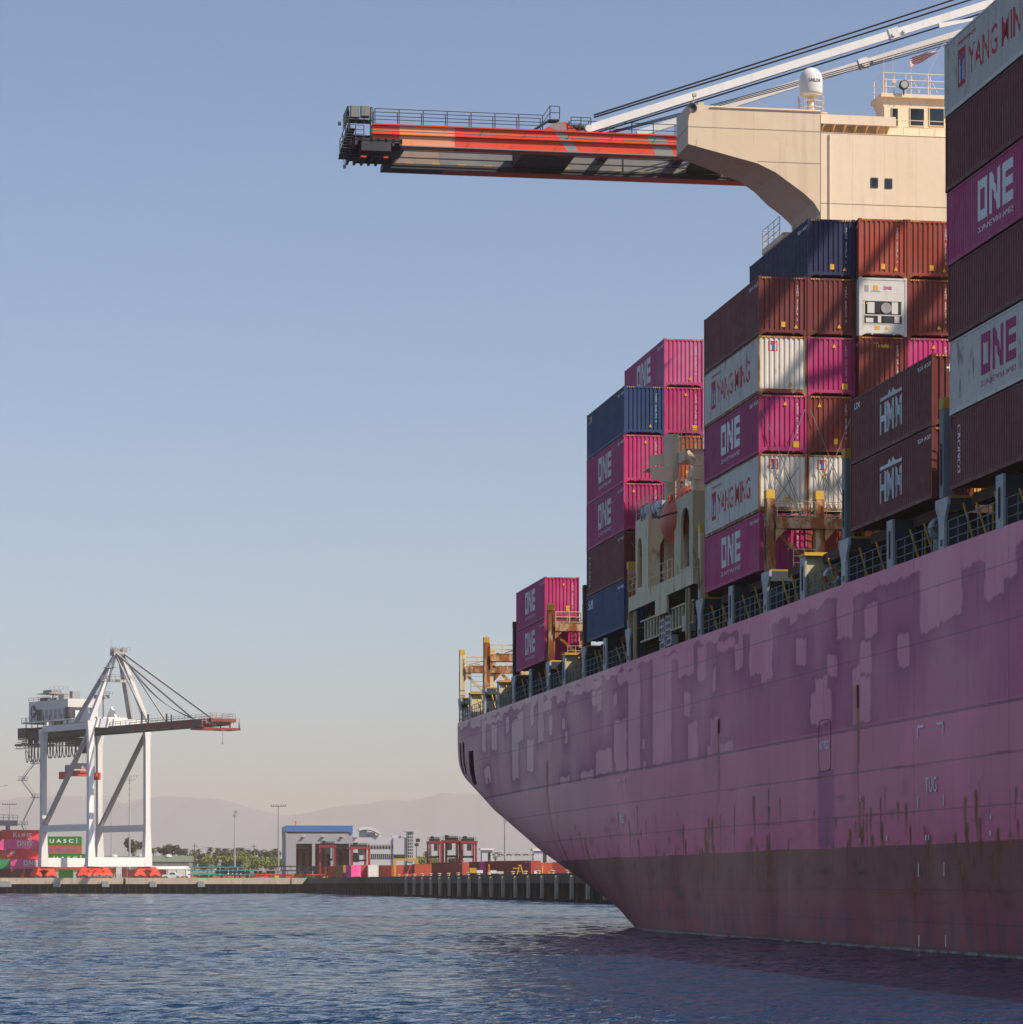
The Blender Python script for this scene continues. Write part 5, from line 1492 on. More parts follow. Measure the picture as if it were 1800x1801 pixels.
# ---------------------------------------------------------------- far crane
LZ = 4.36     # quay level
def far_crane():
    u = Vector((.6, -.8, 0)); rz = math.atan2(.6, .8)     # local x along v (rails), local -y along u (boom)
    base = Vector((-120.5, 886, LZ))
    q = thing('gantry_crane', 'white ship-to-shore crane with red tipped boom standing on the far quay', 'crane', base, rz)
    Z = lambda z: z - LZ
    wt, gy, dk = M['cranewhite'], M['cranegrey'], M['cranedark']
    g = 28.0; wd = 18.6
    # local coords: x along rails 0..wd, y = 0 at the waterside, +y landwards
    for (x, y) in ((0, 0), (wd, 0), (0, g), (wd, g)):
        m = MB(); top = Z(49.5 if y == 0 else 48)
        m.beam((x, y, Z(7.8)), (x, y, Z(20)), 2.5, 2.0, up=(0,1,0), w2=1.5, h2=1.5); m.beam((x, y, Z(20)), (x, y, top-5), 1.5, 1.5, up=(0,1,0), w2=1.6, h2=1.35); m.beam((x, y, top-5), (x, y, top), 1.6, 1.35, up=(0,1,0), w2=2.5, h2=1.6)
        m.build('leg', wt, q)
        m = MB()
        m.prism([(x-3.8,Z(6.6)),(x-2.6,Z(7.7)),(x+2.6,Z(7.7)),(x+3.8,Z(6.6)),(x+2.8,Z(6.3)),(x,Z(7.0)),(x-2.8,Z(6.3))], 'xz', y-.45, y+.45)
        for o in (-2.5, 2.5):
            m.prism([(x+o-2.0,Z(5.2)),(x+o-1.3,Z(6.3)),(x+o-.3,Z(6.7)),(x+o+.3,Z(6.7)),(x+o+1.3,Z(6.3)),(x+o+2.0,Z(5.2)),(x+o+1.4,Z(4.9)),(x+o,Z(5.4)),(x+o-1.4,Z(4.9))], 'xz', y-.55, y+.55)
        bg_ = m.build('bogie', M['boomred'], q)
        for o in (-3.9, -2.9, -2.1, -1.1, 1.1, 2.1, 2.9, 3.9):
            m = MB(); m.cyl((x+o, y-.3, Z(4.8)), (x+o, y+.3, Z(4.8)), .42, 12); m.build('wheel', dk, bg_)
    for y in (0, g):
        m = MB(); m.box(-1.2, wd+1.2, y-.9, y+.9, Z(7.75), Z(10.4)); m.build('sill_beam', wt, q)
    for x in (0, wd):
        m = MB(); m.box(x-.7, x+.7, .8, g-.8, Z(18.0), Z(19.9)); m.build('tie_beam', wt, q)
        m = MB(); m.beam((x, g-1, Z(20)), (x, 1, Z(46)), 1.15, 1.0); m.build('diagonal_brace', gy, q)
        m = MB(); m.box(x-.6, x+.6, .8, g-.8, Z(47.2), Z(49)); m.build('upper_beam', wt, q)
    for y in (0, g):
        m = MB(); m.box(.8, wd-.8, y-.6, y+.6, Z(47.6), Z(50.2)); m.build('cross_beam', wt, q)
    m = MB(); m.box(1.0, 3.4, g/2-1, g/2+3, Z(19.92), Z(20.0)); m.box(2.1, 2.4, g/2-.8, g/2+2.4, Z(18.4), Z(19.5)); m.build('machine_plate', dk, q)
    # boom and girder
    cx = wd/2
    red_from = 16
    for sx_ in (-3.2, 3.2):
        segs = [(60, 0, dk), ]
        m = MB()
        bands = [(-18, red_from, 1)]
        x0 = cx+sx_-.5; x1 = cx+sx_+.5
        m.box(x0, x1, -14, 44, Z(46.2), Z(48.0), 1)
        edge = -14; c_ = 0; k = 0
        for w_, mi in ((3,0),(4,1),(4,0),(3,1),(6,0),(3,1),(4,0),(2,1),(5,0),(2,1),(4.5,0)):
            m.prism([(edge-w_, Z(46.2)), (edge, Z(46.2)), (edge+.9, Z(48.0)), (edge-w_+.9, Z(48.0))], 'yz', x0, x1, mi); edge -= w_
        m.build('boom_girder', [M['farred'], dk], q)
        m = MB(); m.rail([(cx+sx_, -57, Z(48.02)), (cx+sx_, 20, Z(48.02))], 1.2, 3, .06, 2); m.build('boom_railing', gy, q)
    m = MB()
    for k in range(12): m.box(cx-2.7, cx+2.7, -57+k*6.5, -56.5+k*6.5, Z(46.4), Z(47.8))
    m.build('boom_ties', dk, q)
    m = MB(); m.box(cx-6, cx+6, -63.5, -62.6, Z(44.9), Z(45.5)); m.box(cx-6, cx+6, -57.6, -57, Z(44.9), Z(45.5)); m.box(cx-6, cx-5.5, -63.5, -57, Z(44.9), Z(45.4)); m.box(cx+5.5, cx+6, -63.5, -57, Z(44.9), Z(45.4))
    for x in (-6, -3, 0, 3, 6): m.box(cx+x-.12, cx+x+.12, -63, -62.7, Z(45.5), Z(47.0))
    m.box(cx-4, cx+4, -64.5, -62.5, Z(47.0), Z(47.9)); o = m.build('boom_tip_platform', M['farred'], q); o.location = (0, 7, 0)
    m = MB(); m.rail([(cx-6, -63, Z(46.5)), (cx+6, -63, Z(46.5))], 1.6, 2, .07, 2); m.rail([(cx-4, -64, Z(48.0)), (cx+4, -64, Z(48.0))], 1.4, 2, .07, 2); m.cyl((cx, -64, Z(45)), (cx, -64, Z(41.5)), .08, 5); m.box(cx-.2,cx+.2,-64.2,-63.8,Z(40.9),Z(41.5)); o = m.build('tip_railing', gy, q); o.location = (0, 7, 0)
    # machinery house
    m = MB(); m.box(cx-5, cx+5, 21, 45, Z(51.0), Z(57.0))
    m.box(cx-6.5, cx+6.5, 18, 47, Z(50.5), Z(51.0)); h = m.build('machinery_house', wt, q)
    for k, (y0_, z0_, w_, h_) in enumerate(((18.5, 51.0, 2.3, 3.4), (26, 57.0, 3.4, 1.5), (37, 57.0, 4.0, 1.1), (21, 57.0, 1.8, 2.2))):
        m = MB(); m.box(cx-6.2 if k == 0 else cx-3.5, cx+2-k, y0_, y0_+w_, Z(z0_), Z(z0_+h_)); m.build('equipment_housing', gy if k % 2 else dk, h)
    m = MB()
    for k in range(8): m.box(cx-6.4, cx-6.2, 19+k*3.6, 19.2+k*3.6, Z(48.6), Z(52.4))
    m.box(cx-6.6, cx-5, 18, 47, Z(48.9), Z(49.1)); m.box(cx-5.06, cx-5.0, 37, 40, Z(51), Z(54.5)); m.build('outrigger_gallery', dk, h)
    m = MB(); m.lathe((0,0,0), [(1.9,0),(1.9,.06)], 22, 'x'); o = m.build('round_sign', M['mark_black'], h); o.location = (cx-5.07, 42, Z(54))
    m = MB(); m.box(-.05,-.02,-1.2,.9,-.25,.25); m.box(-.05,-.02,.2,.7,-1.2,1.2); m.build('sign_bar', wt, o)
    m = MB()
    for k in range(6): m.box(cx-5.06, cx-5.01, 22.5+k*2.7, 24.0+k*2.7, Z(52), Z(54.2))
    m.build('louvres', gy, h)
    m = MB(); m.rail([(cx-6.4,18,Z(51)),(cx-6.4,47,Z(51))],1.2,2.6,.06,2); m.rail([(cx-5,21,Z(57)),(cx-5,45,Z(57))],1.2,3,.06,2); m.rail([(cx-5,45,Z(57)),(cx+5,45,Z(57))],1.2,3,.06,2); m.build('house_railing', gy, h)
    m = MB(); m.box(cx-4.2, cx-1.2, 18, 24, Z(50.4), Z(53.4)); m.box(cx-6, cx+4, 2, 22, Z(49.6), Z(50.8)); m.prism([(8,Z(50.8)),(14,Z(50.8)),(11,Z(54.4))], 'yz', cx-4.6, cx-4.0); m.prism([(8,Z(50.8)),(14,Z(50.8)),(11,Z(54.4))], 'yz', cx+3.6, cx+4.2)
    m.build('girder_house', wt, q)
    m = MB(); m.box(cx-2,cx+1.5,8,11,Z(56.6),Z(57.6)); m.cyl((cx,9,Z(50)),(cx,9,Z(56.6)),.2,6); m.rail([(cx-3,8,Z(57.6)),(cx+2.5,8,Z(57.6))],1,1.2,.05,2); m.build('girder_lookout', gy, q)
    m = MB(); m.box(cx-4, cx-.5, 33, 38, Z(59.2), Z(60.2)); m.cyl((cx-2,35.5,Z(57)),(cx-2,35.5,Z(59.2)),.25,6)
    m.rail([(cx-5,32,Z(60.2)),(cx+1,32,Z(60.2))],1,1.5,.05,2); m.box(cx-5.5,cx+1,31.5,39,Z(59.0),Z(59.2)); m.beam((cx-5,33,Z(57)),(cx-2,31,Z(59)),.15); m.build('roof_platforms', gy, q)
    # dark rear girder, trolley, festoon
    m = MB(); m.box(cx-4, cx+4, 38, 52, Z(46), Z(48.2)); m.box(cx-5, cx+5, 47, 54, Z(44.2), Z(44.8)); m.box(cx-4.5, cx+4.5, 48, 53, Z(46), Z(49.5))
    for k in range(9): m.box(cx-5, cx-4.6, 18+k*3.6, 20.4+k*3.6, Z(44.3), Z(46.2)); m.cyl((cx-5,48+k*.5,Z(44.6)),(cx+3,48+k*.5,Z(44.6)),.2,6)
    m.build('rear_girder', M['black'], q)
    m = MB()
    for k in range(17):
        y = 15+k*1.9+(k % 3)*.3; d_ = 5.8 if k < 12 else 6.6
        pts = [(cx-5.2, y+1.0*math.cos(a), Z(45.6)-d_*math.sin(a)**.6 if math.sin(a) > 0 else Z(45.6)) for a in [math.pi*i/9 for i in range(10)]]
        m.path(pts, .14, 5)
    m.build('cable_festoon', M['black'], q)
    m = MB(); m.box(cx-3, cx+3, 20, 26, Z(43.2), Z(45.6)); m.box(cx-1.5, cx+1.5, 17.5, 20.5, Z(41), Z(43.4)); m.build('trolley', M['rust_dark'], q)
    m = MB(); m.rail([(cx-5.4, 16, Z(43.4)), (cx-5.4, 52, Z(43.4))], 1.1, 2.4, .06, 2); m.box(cx-5.8,cx-5,16,52,Z(43.2),Z(43.4)); m.build('trolley_walkway', gy, q)
    m = MB(); m.box(cx-6, cx+6, 21.6, 24.2, Z(34.4), Z(35.4)); m.box(cx-6.1, cx-5.4, 21.3, 24.5, Z(33.4), Z(35.6)); m.box(cx+5.4, cx+6.1, 21.3, 24.5, Z(33.4), Z(35.6)); m.box(cx-2, cx+2, 21.2, 24.6, Z(35.4), Z(36.0)); sp_ = m.build('spreader', M['boomred'], q)
    m = MB(); m.box(cx-2.4, cx+2.4, 21.5, 24.3, Z(36.6), Z(38.2)); m.box(cx-4.2, cx-3.2, 21.5, 24.3, Z(35.4), Z(37.6)); m.box(cx+2.8, cx+4.2, 21.5, 24.3, Z(35.4), Z(37.4)); m.build('head_block', gy, sp_)
    m = MB()
    for x in (-1.6, 1.6):
        for y in (21.8, 24): m.cyl((cx+x, y, Z(38)), (cx+x*.7, 22.9, Z(43.4)), .05, 4)
    m.build('hoist_rope', M['rope'], sp_)
    # A-frame
    ap = Vector((cx, 0, Z(69)))
    for x in (0, wd):
        m = MB(); m.beam((x, 0, Z(49.5)), ap + Vector((.8 if x else -.8, 0, 0)), 1.5, 1.3, w2=1.1, h2=1.0); m.build('mast_leg', wt, q)
        m = MB(); m.beam((x, 9, Z(49)), ap + Vector((.8 if x else -.8, .8, -.5)), 1.3, 1.2, w2=1.0, h2=1.0); m.build('back_stay', gy, q)
    m = MB(); k_ = .60; m.beam((cx*k_, 0, Z(49.5)+19.5*k_), (wd-cx*k_, 0, Z(49.5)+19.5*k_), .8, .8); m.rail([(cx*k_-1, -1, Z(50)+19.5*k_), (wd-cx*k_+1, -1, Z(50)+19.5*k_)], 1.2, 1.5, .06, 2); m.build('mast_cross_beam', gy, q)
    m = MB(); m.box(cx-2.2, cx+2.2, -1.2, 1.2, Z(68.4), Z(69.6)); m.cyl((cx-1.5,-1,Z(70)),(cx-1.5,1,Z(70)),.8,10); m.cyl((cx+1.5,-1,Z(70)),(cx+1.5,1,Z(70)),.8,10)
    m.rail([(cx-3,-1.5,Z(69.6)),(cx+3,-1.5,Z(69.6))],1.3,1.2,.06,2); m.rail([(cx-4,0,Z(65)),(cx-2,0,Z(65))],1.2,1,.06,2); m.box(cx-4.5,cx-1.5,-1,1,Z(64.8),Z(65)); m.box(cx-6,cx-3.4,-.8,.8,Z(61),Z(61.2)); m.rail([(cx-6,-.8,Z(61.2)),(cx-3.4,-.8,Z(61.2))],1.2,1,.06,2)
    m.cyl((cx-2.5,0,Z(69)),(cx-2.5,0,Z(73)),.08,5); m.build('mast_head', gy, q)
    for sx_ in (-3.2, 3.2):
        m = MB(); m.beam(ap+Vector((sx_*.4,-.8,0)), (cx+sx_, -47, Z(48.2)), .5, .5); m.build('fore_stay', gy, q)
        m = MB(); m.beam(ap+Vector((sx_*.4,-.8,-.8)), (cx+sx_, -22, Z(48.2)), .4, .4); m.build('fore_stay', gy, q)
    m = MB()
    for k in range(4):
        a = ap+Vector((k*.4-.6,-1,0)); b_ = Vector((cx+k*.5-1, -44+k, Z(48.4)))
        m.path([a.lerp(b_, i/10)-Vector((0,0,3.2*math.sin(math.pi*i/10))) for i in range(11)], .07, 4)
    m.build('hoist_rope', M['rope'], q)
    m = MB(); m.cyl((cx-.5,-14,Z(48)),(cx-.5,-14,Z(51.8)),.3,6); m.cyl((cx+1,-15,Z(48)),(cx+1,-15,Z(51)),.3,6); m.cyl((cx,-27,Z(48)),(cx,-27,Z(50.6)),.25,6); m.cyl((cx+1.5,-27,Z(48)),(cx+1.5,-27,Z(50.4)),.2,6); m.build('boom_latches', dk, q)
    # stair tower on the landside leg
    m = MB(); zs = [12, 20, 28, 33, 38, 44]
    for k in range(len(zs)-1):
        a, b_ = (-2.2, -6.5) if k % 2 == 0 else (-6.5, -2.2)
        m.beam((a, g+1.2, Z(zs[k])), (b_, g+1.2, Z(zs[k+1])), .35, .15); m.beam((a, g+.7, Z(zs[k]+1.1)), (b_, g+.7, Z(zs[k+1]+1.1)), .08)
        m.box(min(a,b_)-1 if b_ < a else b_-1, (b_+1.6), g+.4, g+2.2, Z(zs[k+1]), Z(zs[k+1])+.15); m.rail([(b_-1.2, g+.5, Z(zs[k+1])), (b_+1.6, g+.5, Z(zs[k+1]))], 1.1, 1, .06, 2)
    m.build('stair_tower', gy, q)
    m = MB()
    m.box(-13, -1, g+14, g+15.4, Z(20.0), Z(21.6)); m.box(-12.4, -11.4, g+14.2, g+15.2, Z(11), Z(20)); m.box(-4.4, -3.4, g+14.2, g+15.2, Z(11), Z(20)); m.rail([(-13.4,g+14,Z(21.6)),(-1,g+14,Z(21.6))],1.6,1.6,.07,2)
    m.build('cable_reel_frame', gy, q)
    m = MB(); m.rail([(-1.3, -1.3, Z(4.4)), (wd*.5, -1.3, Z(4.4))], 1.2, 2, .05, 2); m.box(wd*.42, wd*.52, -1.1, -.6, Z(4.4), Z(7.6)); m.build('gantry_cabinet', gy, q)
far_crane()

# ---------------------------------------------------------------- yard containers
def far_mark(kind):
    if kind in MARKS: return MARKS[kind]
    r = []
    if kind == 'kline':
        r = [(side_mark(text_bm('K', 1.5, None, .03), 8.6, .75), M['mark_white']), (side_mark(text_bm('LINE', 1.05, 3.9, .03), 7.1, .8), M['mark_white'])]
    if kind == 'uasc':
        r = [(side_mark(text_bm('U A S C', 1.1, 7.4, .04), 9.8, .9), M['mark_white']), (side_mark(polys_bm([R4(0, .28, 0, 1.8)]), 1.5, .6), M['mark_white'])]
    if kind == 'hapag':
        r = [(side_mark(text_bm('Hapag-Lloyd', 1.25, 6.6, .02), 8.1, .75), M['mark_blue']), (side_mark(polys_bm([[(0,0),(.6,0),(1.1,1.1),(.5,1.1)], [(.8,0),(1.3,0),(1.8,1.1),(1.3,1.1)]]), 10.8, .85), M['mark_blue'])]
    if kind == 'small': r = [(side_mark(text_bm('ON', .7, 1.2, .03), 11.2, 1.5), M['mark_white'])]
    MARKS[kind] = r
    return r
M['green'] = paint('paint_green', (.035, .20, .03), .6, .1, .2, .2)
M['teal'] = paint('paint_teal', (.03, .30, .13), .6, .1, .2, .2)
M['hapag'] = paint('paint_orange', (1.0, .36, .02), .6, .0, .2, .15)
M['pinkmag'] = paint('paint_pink', (.85, .09, .32), .6, .05, .2, .15)
M['brightred'] = paint('paint_bright_red', (.78, .06, .07), .6, .05, .2, .15)
M['quayred'] = paint('paint_quay_red', (.66, .13, .05), .6, .1, .2, .2)
M['quaydark'] = paint('paint_quay_dark_red', (.36, .05, .04), .6, .1, .2, .2)
M['tan'] = paint('paint_tan', (.46, .17, .06), .6, .25, .2, .25)
def yard(xl, ybase, Y, col, label, mark=None, rz=R(99), xr=None, group='containers stacked in the far yard', simple=True, sc=None):
    """xr = photo x of the right (near) corner; base height from the row"""
    if mark and mark not in ('one', 'one_mag', 'ym', 'serial'): far_mark(mark)
    p = W(xr, ybase, Y); 
    o = container(0, 0, 0, col, label, mark, 'plain', group, simple=True, rz=rz, loc=p)
    return o
yz = lambda k: HOR - F/930*(LZ + k*2.6 - EYE)
for (xr, k, Y, col, mark, lab) in [
    (75, 4, 918, 'brightred', 'kline', 'red container with white lettering on top of the far left stack'),
    (80, 3, 916, 'pinkmag', 'one', 'pink container with white lettering, fourth tier of far left stack'),
    (86, 2, 914, 'brightred', 'small', 'red container in middle tier of far left stack'),
    (92, 1, 912, 'pinkmag', 'one', 'pink container with white lettering, second tier of far left stack'),
    (93, 0, 911, 'darkred', None, 'dark red container at bottom of far left stack'),
    (3, 4, 934, 'darkred', None, 'dark red container at left frame edge, top tier'),
    (8, 3, 932, 'pinkmag', None, 'pink container at left frame edge, fourth tier'),
    (13, 2, 930, 'darkred', None, 'dark red container at left frame edge, middle tier'),
    (19, 1, 928, 'teal', None, 'teal green container at the left frame edge'),
    (19, 0, 926, 'darkred', None, 'dark red container at left frame edge, bottom tier')]:
    o = yard(0, HOR - F/Y*(LZ + k*2.88 - EYE), Y, col, lab, mark, xr=xr, rz=R(97))
for (xr, k, Y, col, mark, lab) in [
    (143, 3.77, 960, 'green', 'uasc', 'green container with white lettering on top of stack under the crane'),
    (143, 2.8, 960, 'hapag', 'hapag', 'orange container with blue lettering between two green containers'),
    (150, 1.8, 958, 'green', 'uasc', 'green container with white lettering below the orange container'),
    (153, .75, 956, 'hapag', None, 'orange container seen under the crane sill beam'),
    (128, 0, 930, 'green', None, 'small green container behind the crane bogies'),
    (222, .2, 960, 'darkred', None, 'dark red container behind the crane sill beam'), (292, .1, 985, 'darkred', None, 'dark red container half hidden by the waterside bogie')]:
    o = yard(0, HOR - F/Y*(LZ + k*2.75 - EYE), Y, col, lab, mark, xr=xr, rz=R(92)); o.scale = (1, 1 if k or xr == 222 else .35, .95)
gy_ = LZ
def ground_y(Y): return HOR - F/Y*(gy_-EYE)
def small(xc, Y, rzd, col, lab, k=0, L=1.0, h=1.0, mark=None):
    col = {'red': 'quayred', 'darkred': 'quaydark'}.get(col, col)
    o = container(0, 0, 0, col, lab, mark, 'plain', 'containers lined up behind the side wharf', simple=False, rz=R(rzd), loc=(0,0,0))
    o.scale = (1, L, h)
    c = Vector((CW/2, CL*L/2, 0)); c.rotate(Matrix.Rotation(R(rzd), 3, 'Z'))
    t = W(xc, 0, Y); o.location = (t.x - c.x, t.y - c.y, LZ + k*2.896*h)
for a in [(606, 745, 20, 'tan', 'narrow orange container end at left of the wharf group', 0, .5), (619, 748, 22, 'hapag', 'orange container in front of the red portal carrier', 0, .5), (632, 752, 14, 'tan', 'tan container behind the magenta one on the wharf', 0, .5),
          (622, 738, 15, 'pinkmag', 'short magenta container between orange ones on the wharf', 0, .5), (637, 742, 8, 'hapag', 'orange container left of the white refrigerated one', 0, .5), (655, 739, 8, 'reefer', 'white refrigerated container on the wharf edge', 0, .5),
          (648, 790, 80, 'tan', 'long tan container behind the white refrigerated one', 0, 1), (684, 745, 55, 'red', 'rust red container left of the yellow frame', 0, .6), (712, 740, 88, 'red', 'rust red container seen through the yellow frame', 0, .5),
          (757, 690, 84, 'red', 'long rust red container right of the yellow frame', 0, .55), (783, 655, 30, 'darkred', 'dark red container end beside the long red one', 0, .6), (766, 720, 84, 'pinkmag', 'magenta container behind the long rust red one', 0, .6),
          (805, 640, 30, 'darkred', 'dark red container below the portal carriers', 0, .7), (836, 640, 20, 'pinkmag', 'magenta container right of the portal carriers', 0, .6), (848, 625, 25, 'darkred', 'brown container left of the magenta end', 0, .6), (860, 618, 12, 'pinkmag', 'magenta container end between two brown containers', 0, .5),
          (880, 610, 35, 'darkred', 'dark red container with visible doors near the pole', 0, .6), (912, 600, 38, 'darkred', 'dark red container right of the pole on the wharf', 0, .9), (948, 660, 85, 'pinkmag', 'small magenta container near the ship stern', 0, .5), (975, 650, 88, 'red', 'red container partly behind the ship stern', 0, .5), (998, 640, 88, 'darkred', 'dark red container just behind the ship stern', 0, .5)]:
    small(*a)

for a in [(664, 770, 86, 'hapag', 'orange container behind the rust red one left of the yellow frame', 0, .6), (728, 735, 30, 'red', 'red container end just right of the yellow frame', 0, .5), (745, 700, 30, 'darkred', 'dark red container end left of the long rust red one', 0, .5),
          (700, 800, 88, 'hapag', 'orange container far behind the yellow frame', 0, .8), (596, 770, 60, 'red', 'red container left of the orange ones at the inner corner', 0, .4), (610, 765, 12, 'brightred', 'bright red container end among the orange ones', 0, .4),
          (822, 700, 88, 'red', 'rust red container under the rightmost straddle carrier', 0, .5), (790, 730, 88, 'darkred', 'dark red container under the middle straddle carrier', 0, .6)]:
    small(*a)

# ---------------------------------------------------------------- buildings
M['wall'] = paint('wall_grey', (.36, .36, .40), .8, .02, .1, .1, fscale=.1)
M['wall_l'] = paint('wall_light', (.50, .50, .54), .8, .02, .1, .08, fscale=.1)
M['bluefascia'] = paint('fascia_blue', (.05, .16, .42), .6, .02, .1, .1)
M['roofgreen'] = paint('roof_green', (.17, .21, .16), .8, .05, .2, .2)
M['wall_t'] = paint('wall_taupe', (.22, .21, .20), .8, .05, .2, .2)
def px_box(m, x0, x1, y0, y1, Y, Y2, mi=0, grow=True):
    a = W(x0, y1, Y); b_ = W(x1, y0, Y); m.box(a.x, b_.x, Y, Y2, a.z, b_.z, mi)
def building(nm_, label, cx_, Y): return thing(nm_, label, 'building', (0, 0, 0))
def workshop():
    Y = 1000; rz = R(6)
    s_ = Y/F
    q = thing('workshop_building', 'grey workshop with blue fascia and three tall dark doorways', 'building', (W(503, 0, Y).x, Y, LZ), rz)
    X = lambda x: (x-503)*s_; Zp = lambda y: EYE + (HOR-y)*s_ - LZ
    holes = [(521, 549), (554.5, 581.5), (586.5, 614)]
    m = MB(); zt = Zp(1484)
    edges = [503] + [e for h in holes for e in h] + [620]
    for i in range(0, len(edges), 2): m.box(X(edges[i]), X(edges[i+1]), 0, .6, -.5, zt)
    m.box(X(503), X(620), 0, .6, zt, Zp(1466.3)); m.box(X(503), X(503)+.5, .6, 40, -.5, Zp(1466.3)); m.box(X(620)-.5, X(620), .6, 40, -.5, Zp(1466.3)); m.box(X(503), X(620), 39.5, 40, -.5, Zp(1452))
    m.build('wall', M['wall'], q)
    m = MB(); m.box(X(503)+.3, X(620)-.3, .3, 39.4, Zp(1466.2), Zp(1463)); m.build('clerestory_window', M['glass'], q)
    m = MB(); m.box(X(503)-.1, X(620)+.1, -.35, .4, Zp(1463), Zp(1452)); m.box(X(616)-.1, X(620)+.1, -.35, .2, Zp(1466.2), Zp(1463)); m.box(X(620)-.3, X(620)+.1, .4, 40, Zp(1463), Zp(1452)); m.build('fascia', M['bluefascia'], q)
    m = MB(); m.box(X(503)-.1, X(503)+.3, .41, 40, Zp(1463), Zp(1452)); m.box(X(503)+.3, X(620)-.3, .41, 39.4, Zp(1455), Zp(1453)); m.build('roof', M['wall'], q)
    for (a, b_) in holes:
        m = MB(); m.box(X(a)+.1, X(b_)-.1, 9, 9.3, -.5, zt); m.box(X(a)+.1, X(b_)-.1, .7, 1.1, zt-1.6, zt); o = m.build('door', M['shade'], q)  # dark board stands in for the unlit interior behind the doorway
        m = MB(); w_ = 1.2; m.box(X(a)+1.0, X(a)+1.9, 4, 5, -.3, zt-2); m.box(X(b_)-1.9, X(b_)-1.0, 4, 5, -.3, zt-2); m.box(X(a)+1.0, X(b_)-1.0, 4, 5, zt-2.6, zt-1.8); m.build('door_frame', paint('frame_red', (.22,.02,.02), .6, .1), o)
    for x in (534, 568, 602):
        m = MB(); m.box(X(x)-.5, X(x)+.5, -.9, 0, Zp(1472), Zp(1470.5)); m.build('wall_lamp', M['cream_rusty'], q)
    m = MB(); m.cyl((X(521), 5, Zp(1452)), (X(521), 5, Zp(1444)), .12, 5); m.box(X(521)-.25, X(521)+.3, 4.8, 5.2, Zp(1448), Zp(1444)); m.build('roof_mast', M['boomred'], q)
workshop()
def office():
    Y = 1040; s_ = Y/F
    q = thing('office_building', 'light grey office block with curved roof and glazed stair tower', 'building', (W(620, 0, Y).x, Y, LZ), R(4))
    X = lambda x: (x-620)*s_; Zp = lambda y: EYE + (HOR-y)*s_ - LZ
    m = MB(); m.box(X(620), X(716), 0, 18, -.5, Zp(1473)); m.box(X(692), X(714), -.6, 0, -.5, Zp(1473.5)); m.box(X(716), X(728), -1.2, 6, -.5, Zp(1463)); m.box(X(620), X(629), -.8, 4, Zp(1473), Zp(1457))
    m.box(X(650), X(671), 2, 6, Zp(1473), Zp(1469)); m.box(X(690), X(706), 3, 9, Zp(1473), Zp(1469))
    m.build('wall', M['wall_l'], q)
    m = MB()
    for (xa, xb, ya, yb) in ((630,691,1486,1493),(652,691,1502,1511),(693,712,1503,1511),(620,632,1500,1516)):
        m.box(X(xa), X(xb), -.72 if xa == 693 else -.1, -.62 if xa == 693 else 0, Zp(yb), Zp(ya))
    m.box(X(717.5), X(726), -1.32, -1.2, Zp(1517), Zp(1465)); win = m.build('window', M['glass'], q)
    m = MB()
    for k in range(12): m.box(X(630+k*5.2), X(630+k*5.2)+.18, -.14, -.1, Zp(1493), Zp(1486)); m.box(X(652+k*3.4), X(652+k*3.4)+.15, -.14, -.1, Zp(1511), Zp(1502))
    for k in range(9): m.box(X(717.5), X(726), -1.36, -1.321, Zp(1470+k*5.6)-.12, Zp(1470+k*5.6)+.12)
    for x in (720.2, 723.2): m.box(X(x), X(x)+.16, -1.37, -1.322, Zp(1517), Zp(1465))
    m.box(X(652), X(691), -.15, -.1, Zp(1487.5)-.1, Zp(1487.5)+.05); m.build('frame', M['wall_l'], win)
    m = MB(); m.box(X(711), X(728.5), -1.8, 6.5, Zp(1463), Zp(1461.6)); m.build('tower_roof', M['wall'], q)
    m = MB(); P = [(X(631+i*3.4), Zp(1457 + .0155*(i*3.4-13)**2 - (2.6 if i < 9 else 2.6))) for i in range(12)]
    m.prism(P + [(x, z-.9) for x, z in P[::-1]], 'xz', -1, 12); m.build('curved_roof', M['cranewhite'], q)
    m = MB(); m.box(X(633), X(646), 1, 10, Zp(1473), Zp(1458)); m.box(X(646), X(660), 1.2, 10, Zp(1473), Zp(1464)); m.build('roof_house', M['wall'], q)
office()
def shed(xa, xb, yt, yr, Y, label, roof, wall, D=25, cat='building'):
    s_ = Y/F
    q = thing('warehouse', label, cat, (W(xa, 0, Y).x, Y, LZ), 0)
    w_ = (xb-xa)*s_; Zp = lambda y: EYE + (HOR-y)*s_ - LZ
    m = MB(); m.box(0, w_, 0, D, -.5, Zp(yr)); m.build('wall', wall, q)
    m = MB(); m.prism([(-.3, Zp(yr)), (D/2, Zp(yt)), (D+.3, Zp(yr))], 'yz', -.3, w_+.3); m.build('roof', roof, q)
    m = MB()
    for k in range(int(w_/6)): m.box(1.5+k*6, 4+k*6, -.05, 0, .8, 2.2+.3)
    m.build('window', M['wall_l'], q)
    m = MB()
    for k in range(3): m.lathe((w_*(.2+.28*k), D*.4, Zp(yt)-.4), [(1.4,0),(1.2,.6),(.5,.9)], 10)
    m.build('roof_vent', M['cranewhite'], q)
shed(160, 332, 1505, 1516, 1150, 'long low warehouse with grey green roof behind the crane', M['roofgreen'], M['wall_t'])
shed(330, 372, 1520, 1526, 1170, 'small pale building right of the grey green warehouse', M['wall_t'], paint('wall_sand', (.50,.42,.30), .8, .05))
